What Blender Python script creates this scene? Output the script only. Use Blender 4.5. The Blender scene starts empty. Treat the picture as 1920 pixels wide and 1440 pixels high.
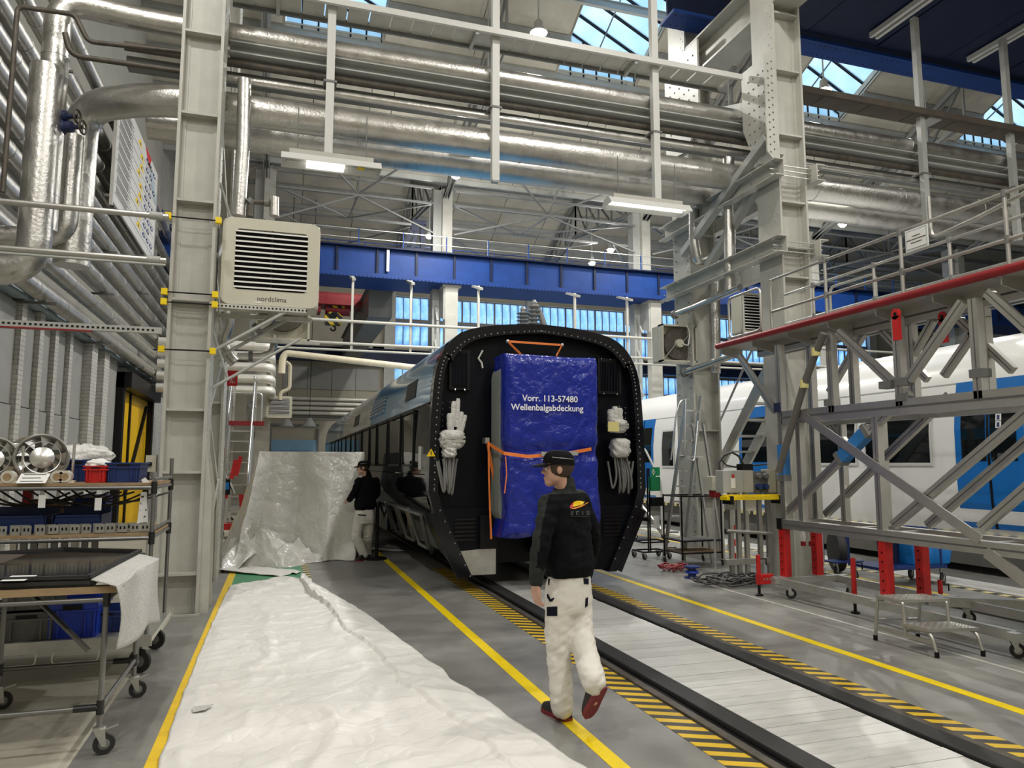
import bpy, bmesh, math, random
from mathutils import Vector, Matrix
random.seed(7)
SC = bpy.context.scene
COL = SC.collection

# ------------------------------------------------------------------ camera
FPX, CX0, CY0, HC = 1369.0, 960.0, 720.0, 1.70
VPX, VPY = 520.0, 870.0                     # vanishing point of the tracks (+Y)
TH = math.atan((VPY - CY0) / FPX)
PSI = math.atan((CX0 - VPX) / math.hypot(FPX, VPY - CY0))
FWD = Vector((math.sin(PSI) * math.cos(TH), math.cos(PSI) * math.cos(TH), math.sin(TH)))
RGT = Vector((math.cos(PSI), -math.sin(PSI), 0))
UPV = RGT.cross(FWD)
CAMP = Vector((0, 0, HC))
cam = bpy.data.cameras.new('camera')
cam.sensor_width = 36.0
cam.lens = 36.0 * FPX / 1920.0
cam.clip_end = 300
camo = bpy.data.objects.new('camera', cam)
COL.objects.link(camo)
camo.matrix_world = Matrix((
    (RGT.x, UPV.x, -FWD.x, 0), (RGT.y, UPV.y, -FWD.y, 0), (RGT.z, UPV.z, -FWD.z, HC), (0, 0, 0, 1)))
SC.camera = camo

def ray(x, y): return FWD * FPX + RGT * (x - CX0) - UPV * (y - CY0)
def OX(x, y, X): d = ray(x, y); return CAMP + d * (X / d.x)     # pixel on plane x = X
def OY(x, y, Y): d = ray(x, y); return CAMP + d * (Y / d.y)
def OZ(x, y, Z=0.0): d = ray(x, y); return CAMP + d * ((Z - HC) / d.z)

# ------------------------------------------------------------------ world, exposure
w = bpy.data.worlds.new('World'); SC.world = w; w.use_nodes = True
nt = w.node_tree; nt.nodes.clear()
wo = nt.nodes.new('ShaderNodeOutputWorld'); bg = nt.nodes.new('ShaderNodeBackground')
nt.links.new(bg.outputs[0], wo.inputs[0])
bg.inputs['Color'].default_value = (0.60, 0.77, 1.0, 1); bg.inputs['Strength'].default_value = 3.4
SC.view_settings.view_transform = 'Standard'; SC.view_settings.look = 'None'
SC.view_settings.gamma = 1.0; SC.view_settings.use_curve_mapping = False
SC.view_settings.exposure = -0.70

# ------------------------------------------------------------------ materials
MATS = {}
def M(name, rgb, rough=0.5, metal=0.0, var=0.0, vs=4.0, bump=0.0, bs=30.0, coat=0.0, stretch=None, emit=None, es=0.0, rvar=0.0, spec=None):
    """principled material with noise colour variation, noise roughness and noise bump"""
    if name in MATS: return MATS[name]
    m = bpy.data.materials.new(name); m.use_nodes = True; MATS[name] = m
    n = m.node_tree; b = n.nodes['Principled BSDF']
    b.inputs['Base Color'].default_value = (*rgb, 1); b.inputs['Roughness'].default_value = rough
    b.inputs['Metallic'].default_value = metal
    if coat: b.inputs['Coat Weight'].default_value = coat; b.inputs['Coat Roughness'].default_value = 0.04
    if spec is not None: b.inputs['Specular IOR Level'].default_value = spec
    if emit: b.inputs['Emission Color'].default_value = (*emit, 1); b.inputs['Emission Strength'].default_value = es
    if var or bump or rvar:
        tc = n.nodes.new('ShaderNodeTexCoord'); mp = n.nodes.new('ShaderNodeMapping')
        n.links.new(tc.outputs['Object'], mp.inputs[0])
        if stretch: mp.inputs['Scale'].default_value = stretch
        if var or rvar:
            t = n.nodes.new('ShaderNodeTexNoise'); t.inputs['Scale'].default_value = vs; t.inputs['Detail'].default_value = 6; t.inputs['Roughness'].default_value = 0.65
            n.links.new(mp.outputs[0], t.inputs['Vector'])
            if var:
                r = n.nodes.new('ShaderNodeValToRGB'); e = r.color_ramp.elements
                e[0].position = 0.3; e[1].position = 0.7
                e[0].color = (*[max(0, c * (1 - var)) for c in rgb], 1); e[1].color = (*[min(1, c * (1 + var)) for c in rgb], 1)
                n.links.new(t.outputs['Fac'], r.inputs[0]); n.links.new(r.outputs[0], b.inputs['Base Color'])
            if rvar:
                mr = n.nodes.new('ShaderNodeMapRange'); mr.inputs[1].default_value = 0.3; mr.inputs[2].default_value = 0.7
                mr.inputs[3].default_value = max(0.02, rough - rvar); mr.inputs[4].default_value = min(1, rough + rvar)
                n.links.new(t.outputs['Fac'], mr.inputs[0]); n.links.new(mr.outputs[0], b.inputs['Roughness'])
        if bump:
            t2 = n.nodes.new('ShaderNodeTexNoise'); t2.inputs['Scale'].default_value = bs; t2.inputs['Detail'].default_value = 4
            n.links.new(mp.outputs[0], t2.inputs['Vector'])
            bp = n.nodes.new('ShaderNodeBump'); bp.inputs['Strength'].default_value = bump; bp.inputs['Distance'].default_value = 0.02
            n.links.new(t2.outputs['Fac'], bp.inputs['Height']); n.links.new(bp.outputs[0], b.inputs['Normal'])
    return m

M('concrete', (0.215, 0.213, 0.198), 0.40, var=0.30, vs=1.3, bump=0.05, bs=40, rvar=0.12)
M('concrete_light', (0.46, 0.435, 0.36), 0.5, var=0.18, vs=1.5, bump=0.05, bs=30, rvar=0.1)
M('yellow_paint', (0.78, 0.52, 0.02), 0.5, var=0.12, vs=9)
M('yellow_bright', (0.90, 0.66, 0.0), 0.45, var=0.08, vs=9)
M('green_paint', (0.05, 0.26, 0.12), 0.4, var=0.15, vs=5)
M('white_paint', (0.72, 0.72, 0.68), 0.5, var=0.1, vs=6)
M('line_white', (0.45, 0.44, 0.40), 0.6, var=0.2, vs=6)
M('steel_paint', (0.46, 0.455, 0.41), 0.45, var=0.10, vs=3, bump=0.04, bs=60)      # grey-beige painted columns
M('steel_grey', (0.40, 0.41, 0.39), 0.45, var=0.10, vs=3)
M('truss_grey', (0.25, 0.255, 0.245), 0.5, var=0.1, vs=3)
M('steel_dark', (0.16, 0.165, 0.16), 0.5, var=0.15, vs=3)
M('rivet_grey', (0.43, 0.42, 0.37), 0.45)
M('roof_board', (0.50, 0.475, 0.40), 0.8, var=0.12, vs=1.5)
M('lag', (0.60, 0.59, 0.565), 0.34, metal=0.95, var=0.12, vs=5, bump=0.22, bs=26, rvar=0.08)   # aluminium pipe lagging
M('lag_wall', (0.55, 0.54, 0.51), 0.38, metal=0.92, var=0.15, vs=5, bump=0.2, bs=16, rvar=0.06)
M('galv', (0.58, 0.585, 0.56), 0.38, metal=0.85, var=0.12, vs=10)
M('alu', (0.55, 0.54, 0.51), 0.38, metal=0.85, var=0.08, vs=5, stretch=(1, 1, 1))
M('alu_bright', (0.75, 0.75, 0.73), 0.28, metal=0.9)
M('alu_groove', (0.10, 0.10, 0.10), 0.6)
M('chrome', (0.8, 0.8, 0.8), 0.15, metal=1.0)
M('rust_pipe', (0.10, 0.088, 0.072), 0.55, metal=0.3, var=0.3, vs=8)
M('pipe_white', (0.74, 0.72, 0.65), 0.35, metal=0.2, var=0.06, vs=6)
M('pipe_cream', (0.62, 0.56, 0.42), 0.4, var=0.08, vs=6)
M('crane_blue', (0.009, 0.045, 0.21), 0.5, var=0.15, vs=2, spec=0.25)
M('crane_navy', (0.007, 0.014, 0.045), 0.5, var=0.2, vs=2, spec=0.25)
M('navy', (0.012, 0.02, 0.07), 0.5)
M('black', (0.006, 0.006, 0.007), 0.45, spec=0.25)
M('black_gloss', (0.004, 0.005, 0.008), 0.12, spec=0.4)
M('black_rubber', (0.022, 0.022, 0.022), 0.6, var=0.2, vs=12, bump=0.1, bs=40)
M('heater', (0.56, 0.54, 0.44), 0.45, var=0.05, vs=3)
M('louver', (0.80, 0.80, 0.77), 0.35)
M('white_plastic', (0.62, 0.62, 0.60), 0.4)
M('paper', (0.85, 0.85, 0.84), 0.7)
M('red', (0.55, 0.015, 0.015), 0.4, var=0.1, vs=6)
M('red_dark', (0.26, 0.014, 0.018), 0.4, var=0.1, vs=6)
M('crate_blue', (0.012, 0.045, 0.42), 0.4)
M('crate_navy', (0.012, 0.035, 0.16), 0.4)
M('bin_blue', (0.01, 0.16, 0.48), 0.35)
M('crate_grey', (0.15, 0.155, 0.145), 0.5, var=0.08, vs=8)
M('wood', (0.36, 0.25, 0.14), 0.6, var=0.25, vs=6, stretch=(1, 12, 12))
M('cardboard', (0.50, 0.36, 0.18), 0.7, var=0.08, vs=8)
M('tube_grey', (0.20, 0.20, 0.195), 0.35, metal=0.6, var=0.1, vs=8)
M('joint', (0.012, 0.012, 0.013), 0.4)
M('train_front', (0.004, 0.005, 0.009), 0.35, spec=0.18)
M('train_black', (0.004, 0.005, 0.007), 0.06, spec=0.5)
M('train_blue', (0.035, 0.21, 0.42), 0.14, coat=0.35)
M('train_white', (0.72, 0.71, 0.66), 0.18, coat=0.5)
M('train2_white', (0.84, 0.84, 0.82), 0.25, coat=0.4)
M('train2_blue', (0.01, 0.16, 0.52), 0.25, coat=0.4)
M('glass_dark', (0.005, 0.007, 0.008), 0.04, spec=0.5)
M('skirt', (0.13, 0.125, 0.11), 0.6, var=0.1, vs=4)
M('orange', (0.85, 0.22, 0.04), 0.5, var=0.1, vs=20)
M('cable', (0.05, 0.05, 0.05), 0.45)
M('cable_grey', (0.18, 0.18, 0.175), 0.4)
M('insulator', (0.30, 0.30, 0.29), 0.25, coat=0.4)
M('skin', (0.58, 0.34, 0.25), 0.5)
M('hair', (0.05, 0.03, 0.018), 0.6)
M('jacket', (0.0035, 0.0042, 0.006), 0.85, spec=0.15, var=0.2, vs=20, bump=0.15, bs=12)
M('jacket_grey', (0.028, 0.031, 0.030), 0.85, spec=0.15, var=0.15, vs=30)
M('trousers', (0.76, 0.735, 0.68), 0.8, var=0.05, vs=8, bump=0.35, bs=9)
M('pocket_navy', (0.006, 0.009, 0.02), 0.85, spec=0.15)
M('shoe', (0.02, 0.018, 0.018), 0.6)
M('shoe_red', (0.22, 0.02, 0.025), 0.5)
M('cap', (0.004, 0.004, 0.005), 0.8, spec=0.15)
M('green_box', (0.01, 0.28, 0.10), 0.4)
M('foam', (0.55, 0.54, 0.52), 0.7, var=0.25, vs=60, bump=0.4, bs=120)
M('cloth_blue', (0.012, 0.028, 0.33), 0.32, var=0.12, vs=5, bump=0.25, bs=10)
M('wall_grey', (0.36, 0.35, 0.31), 0.75, var=0.08, vs=2)
M('wall_far', (0.40, 0.37, 0.29), 0.8, var=0.10, vs=1)
M('panel_grey', (0.33, 0.33, 0.31), 0.7, var=0.06, vs=2)
M('door_yellow', (0.82, 0.50, 0.0), 0.45, var=0.06, vs=3)
M('door_blue', (0.22, 0.42, 0.60), 0.5, var=0.05, vs=3)
M('gutter', (0.36, 0.45, 0.50), 0.45, var=0.1, vs=3)
M('tape_yellow', (0.70, 0.62, 0.25), 0.5)
M('blue_pad', (0.03, 0.20, 0.55), 0.5)
M('lamp_on', (1, 1, 1), 0.4, emit=(1.0, 0.98, 0.92), es=28.0)
M('tube_on', (1, 1, 1), 0.4, emit=(1.0, 0.98, 0.85), es=3.5)
M('bag', (0.72, 0.72, 0.70), 0.25, var=0.15, vs=12, bump=0.5, bs=25)
M('wrap', (0.62, 0.61, 0.58), 0.25, metal=0.15, var=0.2, vs=25, bump=0.6, bs=40)
M('text_white', (0.85, 0.85, 0.85), 0.5)
M('text_black', (0.02, 0.02, 0.02), 0.5)
M('text_navy', (0.02, 0.04, 0.14), 0.5)
M('sign_red', (0.55, 0.01, 0.02), 0.4)
M('hazard_yellow', (0.85, 0.58, 0.0), 0.5)
M('logo_orange', (0.85, 0.30, 0.02), 0.6)

def tarp_mat(name, rgb, rough, wr, scale):
    """sheeting: soft swells plus two layers of sharp creases"""
    m = M(name, rgb, rough); n = m.node_tree; b = n.nodes['Principled BSDF']
    tc = n.nodes.new('ShaderNodeTexCoord')
    a = n.nodes.new('ShaderNodeTexNoise'); a.inputs['Scale'].default_value = scale*0.7; a.inputs['Detail'].default_value = 3
    n.links.new(tc.outputs['Object'], a.inputs['Vector'])
    sc_ = n.nodes.new('ShaderNodeVectorMath'); sc_.operation = 'SCALE'; sc_.inputs['Scale'].default_value = 0.5/scale*1.6
    mx = n.nodes.new('ShaderNodeVectorMath'); mx.operation = 'ADD'
    n.links.new(a.outputs['Color'], sc_.inputs[0]); n.links.new(tc.outputs['Object'], mx.inputs[0]); n.links.new(sc_.outputs[0], mx.inputs[1])
    h = None
    for k, (s2, amp) in enumerate(((scale*0.7, 1.6), (scale*2.1, 0.7))):
        v = n.nodes.new('ShaderNodeTexVoronoi'); v.feature = 'DISTANCE_TO_EDGE'; v.inputs['Scale'].default_value = s2
        n.links.new(mx.outputs[0], v.inputs['Vector'])
        cl_ = n.nodes.new('ShaderNodeMath'); cl_.operation = 'MINIMUM'; cl_.inputs[1].default_value = 0.16; n.links.new(v.outputs['Distance'], cl_.inputs[0])
        ad = n.nodes.new('ShaderNodeMath'); ad.operation = 'MULTIPLY_ADD'; ad.inputs[1].default_value = amp
        n.links.new(cl_.outputs[0], ad.inputs[0])
        if h is None: n.links.new(a.outputs['Fac'], ad.inputs[2])
        else: n.links.new(h, ad.inputs[2])
        h = ad.outputs[0]
    bp = n.nodes.new('ShaderNodeBump'); bp.inputs['Strength'].default_value = wr; bp.inputs['Distance'].default_value = 0.3/scale
    n.links.new(h, bp.inputs['Height']); n.links.new(bp.outputs[0], b.inputs['Normal'])
    return m
tarp_mat('tarp_floor', (0.76, 0.745, 0.71), 0.5, 0.22, 3.0)
tarp_mat('tarp_box', (0.74, 0.725, 0.69), 0.24, 0.40, 3.2)
tarp_mat('tarp_blue', (0.007, 0.020, 0.28), 0.27, 0.35, 4.5)
tarp_mat('foil', (0.62, 0.61, 0.585), 0.22, 0.8, 16.0)

def stripes_mat(name, c1, c2, freq, vec, rough=0.5, wear=0.25):
    m = M(name, c1, rough); n = m.node_tree; b = n.nodes['Principled BSDF']
    tc = n.nodes.new('ShaderNodeTexCoord'); dp = n.nodes.new('ShaderNodeVectorMath'); dp.operation = 'DOT_PRODUCT'
    dp.inputs[1].default_value = vec
    n.links.new(tc.outputs['Object'], dp.inputs[0])
    fr = n.nodes.new('ShaderNodeMath'); fr.operation = 'MULTIPLY'; fr.inputs[1].default_value = freq
    n.links.new(dp.outputs['Value'], fr.inputs[0])
    f2 = n.nodes.new('ShaderNodeMath'); f2.operation = 'FRACT'; n.links.new(fr.outputs[0], f2.inputs[0])
    g = n.nodes.new('ShaderNodeMath'); g.operation = 'GREATER_THAN'; g.inputs[1].default_value = 0.5; n.links.new(f2.outputs[0], g.inputs[0])
    t = n.nodes.new('ShaderNodeTexNoise'); t.inputs['Scale'].default_value = 6; t.inputs['Detail'].default_value = 6
    n.links.new(tc.outputs['Object'], t.inputs['Vector'])
    mx = n.nodes.new('ShaderNodeMix'); mx.data_type = 'RGBA'; mx.inputs[6].default_value = (*c1, 1); mx.inputs[7].default_value = (*c2, 1)
    n.links.new(g.outputs[0], mx.inputs[0])
    m2 = n.nodes.new('ShaderNodeMix'); m2.data_type = 'RGBA'; m2.blend_type = 'MULTIPLY'; m2.inputs[0].default_value = wear
    n.links.new(mx.outputs[2], m2.inputs[6]); n.links.new(t.outputs['Fac'], m2.inputs[7])
    n.links.new(m2.outputs[2], b.inputs['Base Color'])
    return m
stripes_mat('hazard', (0.80, 0.52, 0.02), (0.05, 0.045, 0.035), 7.6, (0.45, 0.89, 0))
stripes_mat('hazard_pale', (0.72, 0.62, 0.28), (0.05, 0.045, 0.035), 4.0, (0, 1, 0))

def brick_mat(name, c1, c2, mortar, plane='YZ'):
    m = M(name, c1, 0.8); n = m.node_tree; b = n.nodes['Principled BSDF']
    tc = n.nodes.new('ShaderNodeTexCoord'); sp = n.nodes.new('ShaderNodeSeparateXYZ'); cb = n.nodes.new('ShaderNodeCombineXYZ')
    n.links.new(tc.outputs['Object'], sp.inputs[0])
    if plane == 'YZ': n.links.new(sp.outputs['Y'], cb.inputs[0])
    else:
        ad = n.nodes.new('ShaderNodeMath'); n.links.new(sp.outputs['X'], ad.inputs[0]); n.links.new(sp.outputs['Y'], ad.inputs[1]); n.links.new(ad.outputs[0], cb.inputs[0])
    n.links.new(sp.outputs['Z'], cb.inputs[1])
    br = n.nodes.new('ShaderNodeTexBrick'); br.inputs['Scale'].default_value = 1.0
    br.inputs['Brick Width'].default_value = 0.25; br.inputs['Row Height'].default_value = 0.077; br.inputs['Mortar Size'].default_value = 0.006
    br.inputs['Color1'].default_value = (*c1, 1); br.inputs['Color2'].default_value = (*c2, 1); br.inputs['Mortar'].default_value = (*mortar, 1)
    n.links.new(cb.outputs[0], br.inputs['Vector']); n.links.new(br.outputs['Color'], b.inputs['Base Color'])
    bp = n.nodes.new('ShaderNodeBump'); bp.inputs['Strength'].default_value = 0.5; bp.inputs['Distance'].default_value = 0.01; bp.invert = True
    n.links.new(br.outputs['Fac'], bp.inputs['Height']); n.links.new(bp.outputs[0], b.inputs['Normal'])
brick_mat('brick_white', (0.56, 0.55, 0.51), (0.50, 0.49, 0.46), (0.33, 0.32, 0.30), 'SUM')

def pane_mat(name, rgb, rgb2, scale):
    m = bpy.data.materials.new(name); m.use_nodes = True; MATS[name] = m
    n = m.node_tree; n.nodes.clear(); o = n.nodes.new('ShaderNodeOutputMaterial')
    tr = n.nodes.new('ShaderNodeBsdfTranslucent'); gl = n.nodes.new('ShaderNodeBsdfGlossy'); gl.inputs['Roughness'].default_value = 0.15
    mx = n.nodes.new('ShaderNodeMixShader'); mx.inputs[0].default_value = 0.06
    tc = n.nodes.new('ShaderNodeTexCoord'); t = n.nodes.new('ShaderNodeTexNoise'); t.inputs['Scale'].default_value = scale; t.inputs['Detail'].default_value = 5
    r = n.nodes.new('ShaderNodeValToRGB'); r.color_ramp.elements[0].position = 0.35; r.color_ramp.elements[1].position = 0.65
    r.color_ramp.elements[0].color = (*rgb, 1); r.color_ramp.elements[1].color = (*rgb2, 1)
    n.links.new(tc.outputs['Object'], t.inputs['Vector']); n.links.new(t.outputs['Fac'], r.inputs[0]); n.links.new(r.outputs[0], tr.inputs[0])
    n.links.new(tr.outputs[0], mx.inputs[1]); n.links.new(gl.outputs[0], mx.inputs[2]); n.links.new(mx.outputs[0], o.inputs[0])
pane_mat('pane_sky', (0.62, 0.78, 0.86), (0.86, 0.92, 0.93), 0.6)
pane_mat('pane_end', (0.30, 0.55, 0.86), (0.80, 0.92, 1.0), 1.2)

# ------------------------------------------------------------------ mesh builder
OFF = {}
def woff(o):
    return OFF.get(o.name, Vector((0, 0, 0)))
def V(*a): return Vector(a[0]) if len(a) == 1 else Vector(a)
class MB:
    def __init__(s): s.v = []; s.f = []
    def add(s, vs, fs):
        k = len(s.v); s.v += [tuple(p) for p in vs]; s.f += [tuple(i + k for i in f) for f in fs]; return s
    def box(s, x0, x1, y0, y1, z0, z1):
        return s.add([(x0,y0,z0),(x1,y0,z0),(x1,y1,z0),(x0,y1,z0),(x0,y0,z1),(x1,y0,z1),(x1,y1,z1),(x0,y1,z1)],
                     [(0,3,2,1),(4,5,6,7),(0,1,5,4),(1,2,6,5),(2,3,7,6),(3,0,4,7)])
    def cbox(s, c, d, R=None):
        c = V(c); h = [e / 2 for e in d]; vs = []
        for z in (-1, 1):
            for x, y in ((-1,-1),(1,-1),(1,1),(-1,1)):
                p = Vector((x*h[0], y*h[1], z*h[2])); vs.append(c + (R @ p if R else p))
        return s.add(vs, [(0,3,2,1),(4,5,6,7),(0,1,5,4),(1,2,6,5),(2,3,7,6),(3,0,4,7)])
    def frame(s, a, b, up=(0,0,1)):
        a = V(a); b = V(b); d = (b - a).normalized(); u = V(up)
        if abs(d.dot(u)) > 0.98: u = Vector((0,1,0)) if abs(d.y) < 0.9 else Vector((1,0,0))
        sd = d.cross(u).normalized(); u = sd.cross(d).normalized(); return a, b, d, sd, u
    def bar(s, a, b, wd, ht, up=(0,0,1), du=0, ds=0):
        """rectangular bar, wd across, ht along up"""
        a, b, d, sd, u = s.frame(a, b, up); o = sd * ds + u * du; vs = []
        for p in (a, b):
            for i, j in ((-1,-1),(1,-1),(1,1),(-1,1)): vs.append(p + o + sd * (i*wd/2) + u * (j*ht/2))
        return s.add(vs, [(0,1,2,3),(7,6,5,4),(0,4,5,1),(1,5,6,2),(2,6,7,3),(3,7,4,0)])
    def ibeam(s, a, b, wd, ht, tf=0.02, tw=0.012, up=(0,0,1)):
        s.bar(a, b, wd, tf, up, du=ht/2 - tf/2); s.bar(a, b, wd, tf, up, du=-ht/2 + tf/2); return s.bar(a, b, tw, ht - 2*tf, up)
    def channel(s, a, b, wd, ht, t=0.012, up=(0,0,1), side=1):
        s.bar(a, b, wd, t, up, du=ht/2 - t/2); s.bar(a, b, wd, t, up, du=-ht/2 + t/2); return s.bar(a, b, t, ht - 2*t, up, ds=side*(wd/2 - t/2))
    def angle(s, a, b, wd, t=0.01, up=(0,0,1)):
        s.bar(a, b, wd, t, up, du=-wd/2); return s.bar(a, b, t, wd, up, ds=-wd/2)
    def tube(s, pts, r, n=10, caps=True, closed=False):
        pts = [V(p) for p in pts]; m = len(pts); rr = r if isinstance(r, (list, tuple)) else [r]*m
        tang = []
        for i in range(m):
            if closed: t = (pts[(i+1) % m] - pts[i-1])
            elif i == 0: t = pts[1] - pts[0]
            elif i == m-1: t = pts[-1] - pts[-2]
            else: t = (pts[i+1] - pts[i]).normalized() + (pts[i] - pts[i-1]).normalized()
            tang.append(t.normalized())
        u = Vector((0,0,1)) if abs(tang[0].z) < 0.9 else Vector((1,0,0))
        u = (u - tang[0] * u.dot(tang[0])).normalized(); k = len(s.v)
        for i in range(m):
            u = u - tang[i] * u.dot(tang[i])
            u = u.normalized() if u.length > 1e-6 else Vector((1,0,0))
            w_ = tang[i].cross(u)
            sc = 1.0
            if 0 < i < m-1 and not closed:
                c = (pts[i+1]-pts[i]).normalized().dot((pts[i]-pts[i-1]).normalized()); sc = 1/max(0.5, math.sqrt(max(0.05, (1+c)/2)))
            for j in range(n):
                a = 2*math.pi*j/n; s.v.append(tuple(pts[i] + (u*math.cos(a) + w_*math.sin(a)) * rr[i]))
        L = m if closed else m-1
        for i in range(L):
            i2 = (i+1) % m
            for j in range(n):
                j2 = (j+1) % n; s.f.append((k+i*n+j, k+i*n+j2, k+i2*n+j2, k+i2*n+j))
        if caps and not closed:
            s.f.append(tuple(k+j for j in reversed(range(n)))); s.f.append(tuple(k+(m-1)*n+j for j in range(n)))
        return s
    def lathe(s, prof, c=(0,0,0), axis=(0,0,1), n=20, caps=True):
        """prof: (radius, height along axis)"""
        c = V(c); ax = V(axis).normalized(); u = Vector((1,0,0)) if abs(ax.x) < 0.9 else Vector((0,1,0))
        u = (u - ax*u.dot(ax)).normalized(); w_ = ax.cross(u); k = len(s.v); m = len(prof)
        for r, h in prof:
            for j in range(n):
                a = 2*math.pi*j/n; s.v.append(tuple(c + ax*h + (u*math.cos(a) + w_*math.sin(a))*r))
        for i in range(m-1):
            for j in range(n):
                j2 = (j+1) % n; s.f.append((k+i*n+j, k+i*n+j2, k+(i+1)*n+j2, k+(i+1)*n+j))
        if caps:
            s.f.append(tuple(k+j for j in reversed(range(n)))); s.f.append(tuple(k+(m-1)*n+j for j in range(n)))
        return s
    def prism(s, poly, ext, mp=None):
        """poly: list of 3d points (planar), ext: extrusion vector"""
        e = V(ext); p = [V(q) for q in poly]; n = len(p)
        vs = p + [q + e for q in p]
        return s.add(vs, [tuple(reversed(range(n))), tuple(range(n, 2*n))] + [(i, (i+1) % n, n+(i+1) % n, n+i) for i in range(n)])
    def grid(s, fn, nu, nv, cu=False):
        k = len(s.v)
        for i in range(nu+1):
            for j in range(nv+1): s.v.append(tuple(fn(i/nu, j/nv)))
        for i in range(nu):
            for j in range(nv):
                s.f.append((k+i*(nv+1)+j, k+(i+1)*(nv+1)+j, k+(i+1)*(nv+1)+j+1, k+i*(nv+1)+j+1))
        return s
    def sphere(s, c, r, n=10, m=7):
        c = V(c); rs = r if isinstance(r, (list, tuple)) else (r, r, r)
        k = len(s.v)
        for i in range(1, m):
            a = math.pi*i/m
            for j in range(n):
                b = 2*math.pi*j/n; s.v.append((c.x+rs[0]*math.sin(a)*math.cos(b), c.y+rs[1]*math.sin(a)*math.sin(b), c.z+rs[2]*math.cos(a)))
        s.v.append((c.x, c.y, c.z+rs[2])); s.v.append((c.x, c.y, c.z-rs[2])); t = len(s.v)-2; bt = t+1
        for i in range(m-2):
            for j in range(n): s.f.append((k+i*n+j, k+(i+1)*n+j, k+(i+1)*n+(j+1) % n, k+i*n+(j+1) % n))
        for j in range(n): s.f.append((t, k+j, k+(j+1) % n)); s.f.append((bt, k+(m-2)*n+(j+1) % n, k+(m-2)*n+j))
        return s
    def build(s, name, mat, parent=None, smooth=None, bevel=0, fix=True):
        me = bpy.data.meshes.new(name); o_ = woff(parent) if parent else Vector((0,0,0))
        me.from_pydata([(p[0]-o_.x, p[1]-o_.y, p[2]-o_.z) for p in s.v], [], s.f)
        if fix:
            bm = bmesh.new(); bm.from_mesh(me); bmesh.ops.recalc_face_normals(bm, faces=bm.faces); bm.to_mesh(me); bm.free()
        if smooth:
            me.polygons.foreach_set('use_smooth', [True]*len(me.polygons)); me.set_sharp_from_angle(angle=math.radians(smooth))
        me.materials.append(MATS[mat] if isinstance(mat, str) else mat)
        ob = bpy.data.objects.new(name, me); COL.objects.link(ob)
        if parent: ob.parent = parent; OFF[ob.name] = woff(parent).copy()
        if bevel:
            md = ob.modifiers.new('bevel', 'BEVEL'); md.width = bevel; md.segments = 2; md.limit_method = 'ANGLE'
        return ob
def tag(o, label=None, cat=None, group=None, kind=None):
    if label: o['label'] = label
    if cat: o['category'] = cat
    if group: o['group'] = group
    if kind: o['kind'] = kind
    return o
def T(name, label, cat, loc=(0,0,0), group=None, kind=None):
    o = bpy.data.objects.new(name, None); COL.objects.link(o); o.location = loc; OFF[o.name] = V(loc).copy()
    o.empty_display_size = 0.2
    return tag(o, label, cat, group, kind)
def dup(o, parent=None):
    c = o.copy(); COL.objects.link(c); c.parent = parent; OFF[c.name] = woff(o).copy()
    for ch in list(o.children): dup(ch, c)
    return c
def place(o, loc, rz=0.0):
    o.location = loc; o.rotation_euler = (0, 0, rz); return o
def inst(name, src, parent, loc):
    """a copy of a piece that shares mesh data, shifted by loc (parent-local)"""
    c = src.copy(); c.name = name; COL.objects.link(c); c.parent = parent; c.location = loc; return c
def arc(c, r, a0, a1, n, u, w_):
    c = V(c); u = V(u); w_ = V(w_)
    return [c + (u*math.cos(a0+(a1-a0)*i/n) + w_*math.sin(a0+(a1-a0)*i/n))*r for i in range(n+1)]
def bend(pts, r, n=5):
    """round the corners of a polyline"""
    pts = [V(p) for p in pts]; out = [pts[0]]
    for i in range(1, len(pts)-1):
        a, b, c = pts[i-1], pts[i], pts[i+1]; d1 = (a-b); d2 = (c-b); k = min(r, d1.length*0.49, d2.length*0.49)
        p, q = b + d1.normalized()*k, b + d2.normalized()*k
        for j in range(n+1):
            t = j/n; out.append(p*(1-t)**2 + b*2*t*(1-t) + q*t*t)
    return out + [pts[-1]]
def text(name, s, size, loc, R, mat, parent=None, align='CENTER', bold=0.0):
    cu = bpy.data.curves.new(name, 'FONT'); cu.body = s; cu.size = size; cu.align_x = align; cu.align_y = 'CENTER'; cu.extrude = 0.001; cu.offset = bold; cu.resolution_u = 3
    ob = bpy.data.objects.new(name, cu); COL.objects.link(ob)
    dg = bpy.context.evaluated_depsgraph_get(); me = bpy.data.meshes.new_from_object(ob.evaluated_get(dg))
    bpy.data.objects.remove(ob); bpy.data.curves.remove(cu)
    me.transform(Matrix.Translation(V(loc) - (woff(parent) if parent else Vector())) @ R.to_4x4())
    # every letter an object of its own
    bm = bmesh.new(); bm.from_mesh(me); bmesh.ops.remove_doubles(bm, verts=bm.verts, dist=1e-6); bm.verts.index_update(); seen = set(); out = []
    for v0 in bm.verts:
        if v0.index in seen: continue
        isl = []; stack = [v0]; seen.add(v0.index)
        while stack:
            v = stack.pop(); isl.append(v)
            for e in v.link_edges:
                q = e.other_vert(v)
                if q.index not in seen: seen.add(q.index); stack.append(q)
        ix = {v.index: k for k, v in enumerate(isl)}; fs = {f for v in isl for f in v.link_faces}
        m2 = bpy.data.meshes.new(name); m2.from_pydata([tuple(v.co) for v in isl], [], [[ix[v.index] for v in f.verts] for f in fs])
        m2.materials.append(MATS[mat]); ob = bpy.data.objects.new(name, m2); COL.objects.link(ob); out.append(ob)
        if parent: ob.parent = parent; OFF[ob.name] = woff(parent).copy()
    bm.free(); bpy.data.meshes.remove(me)
    return out
R_FRONT = Matrix(((1,0,0),(0,0,-1),(0,1,0)))      # text facing -Y, reading along +X
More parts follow.
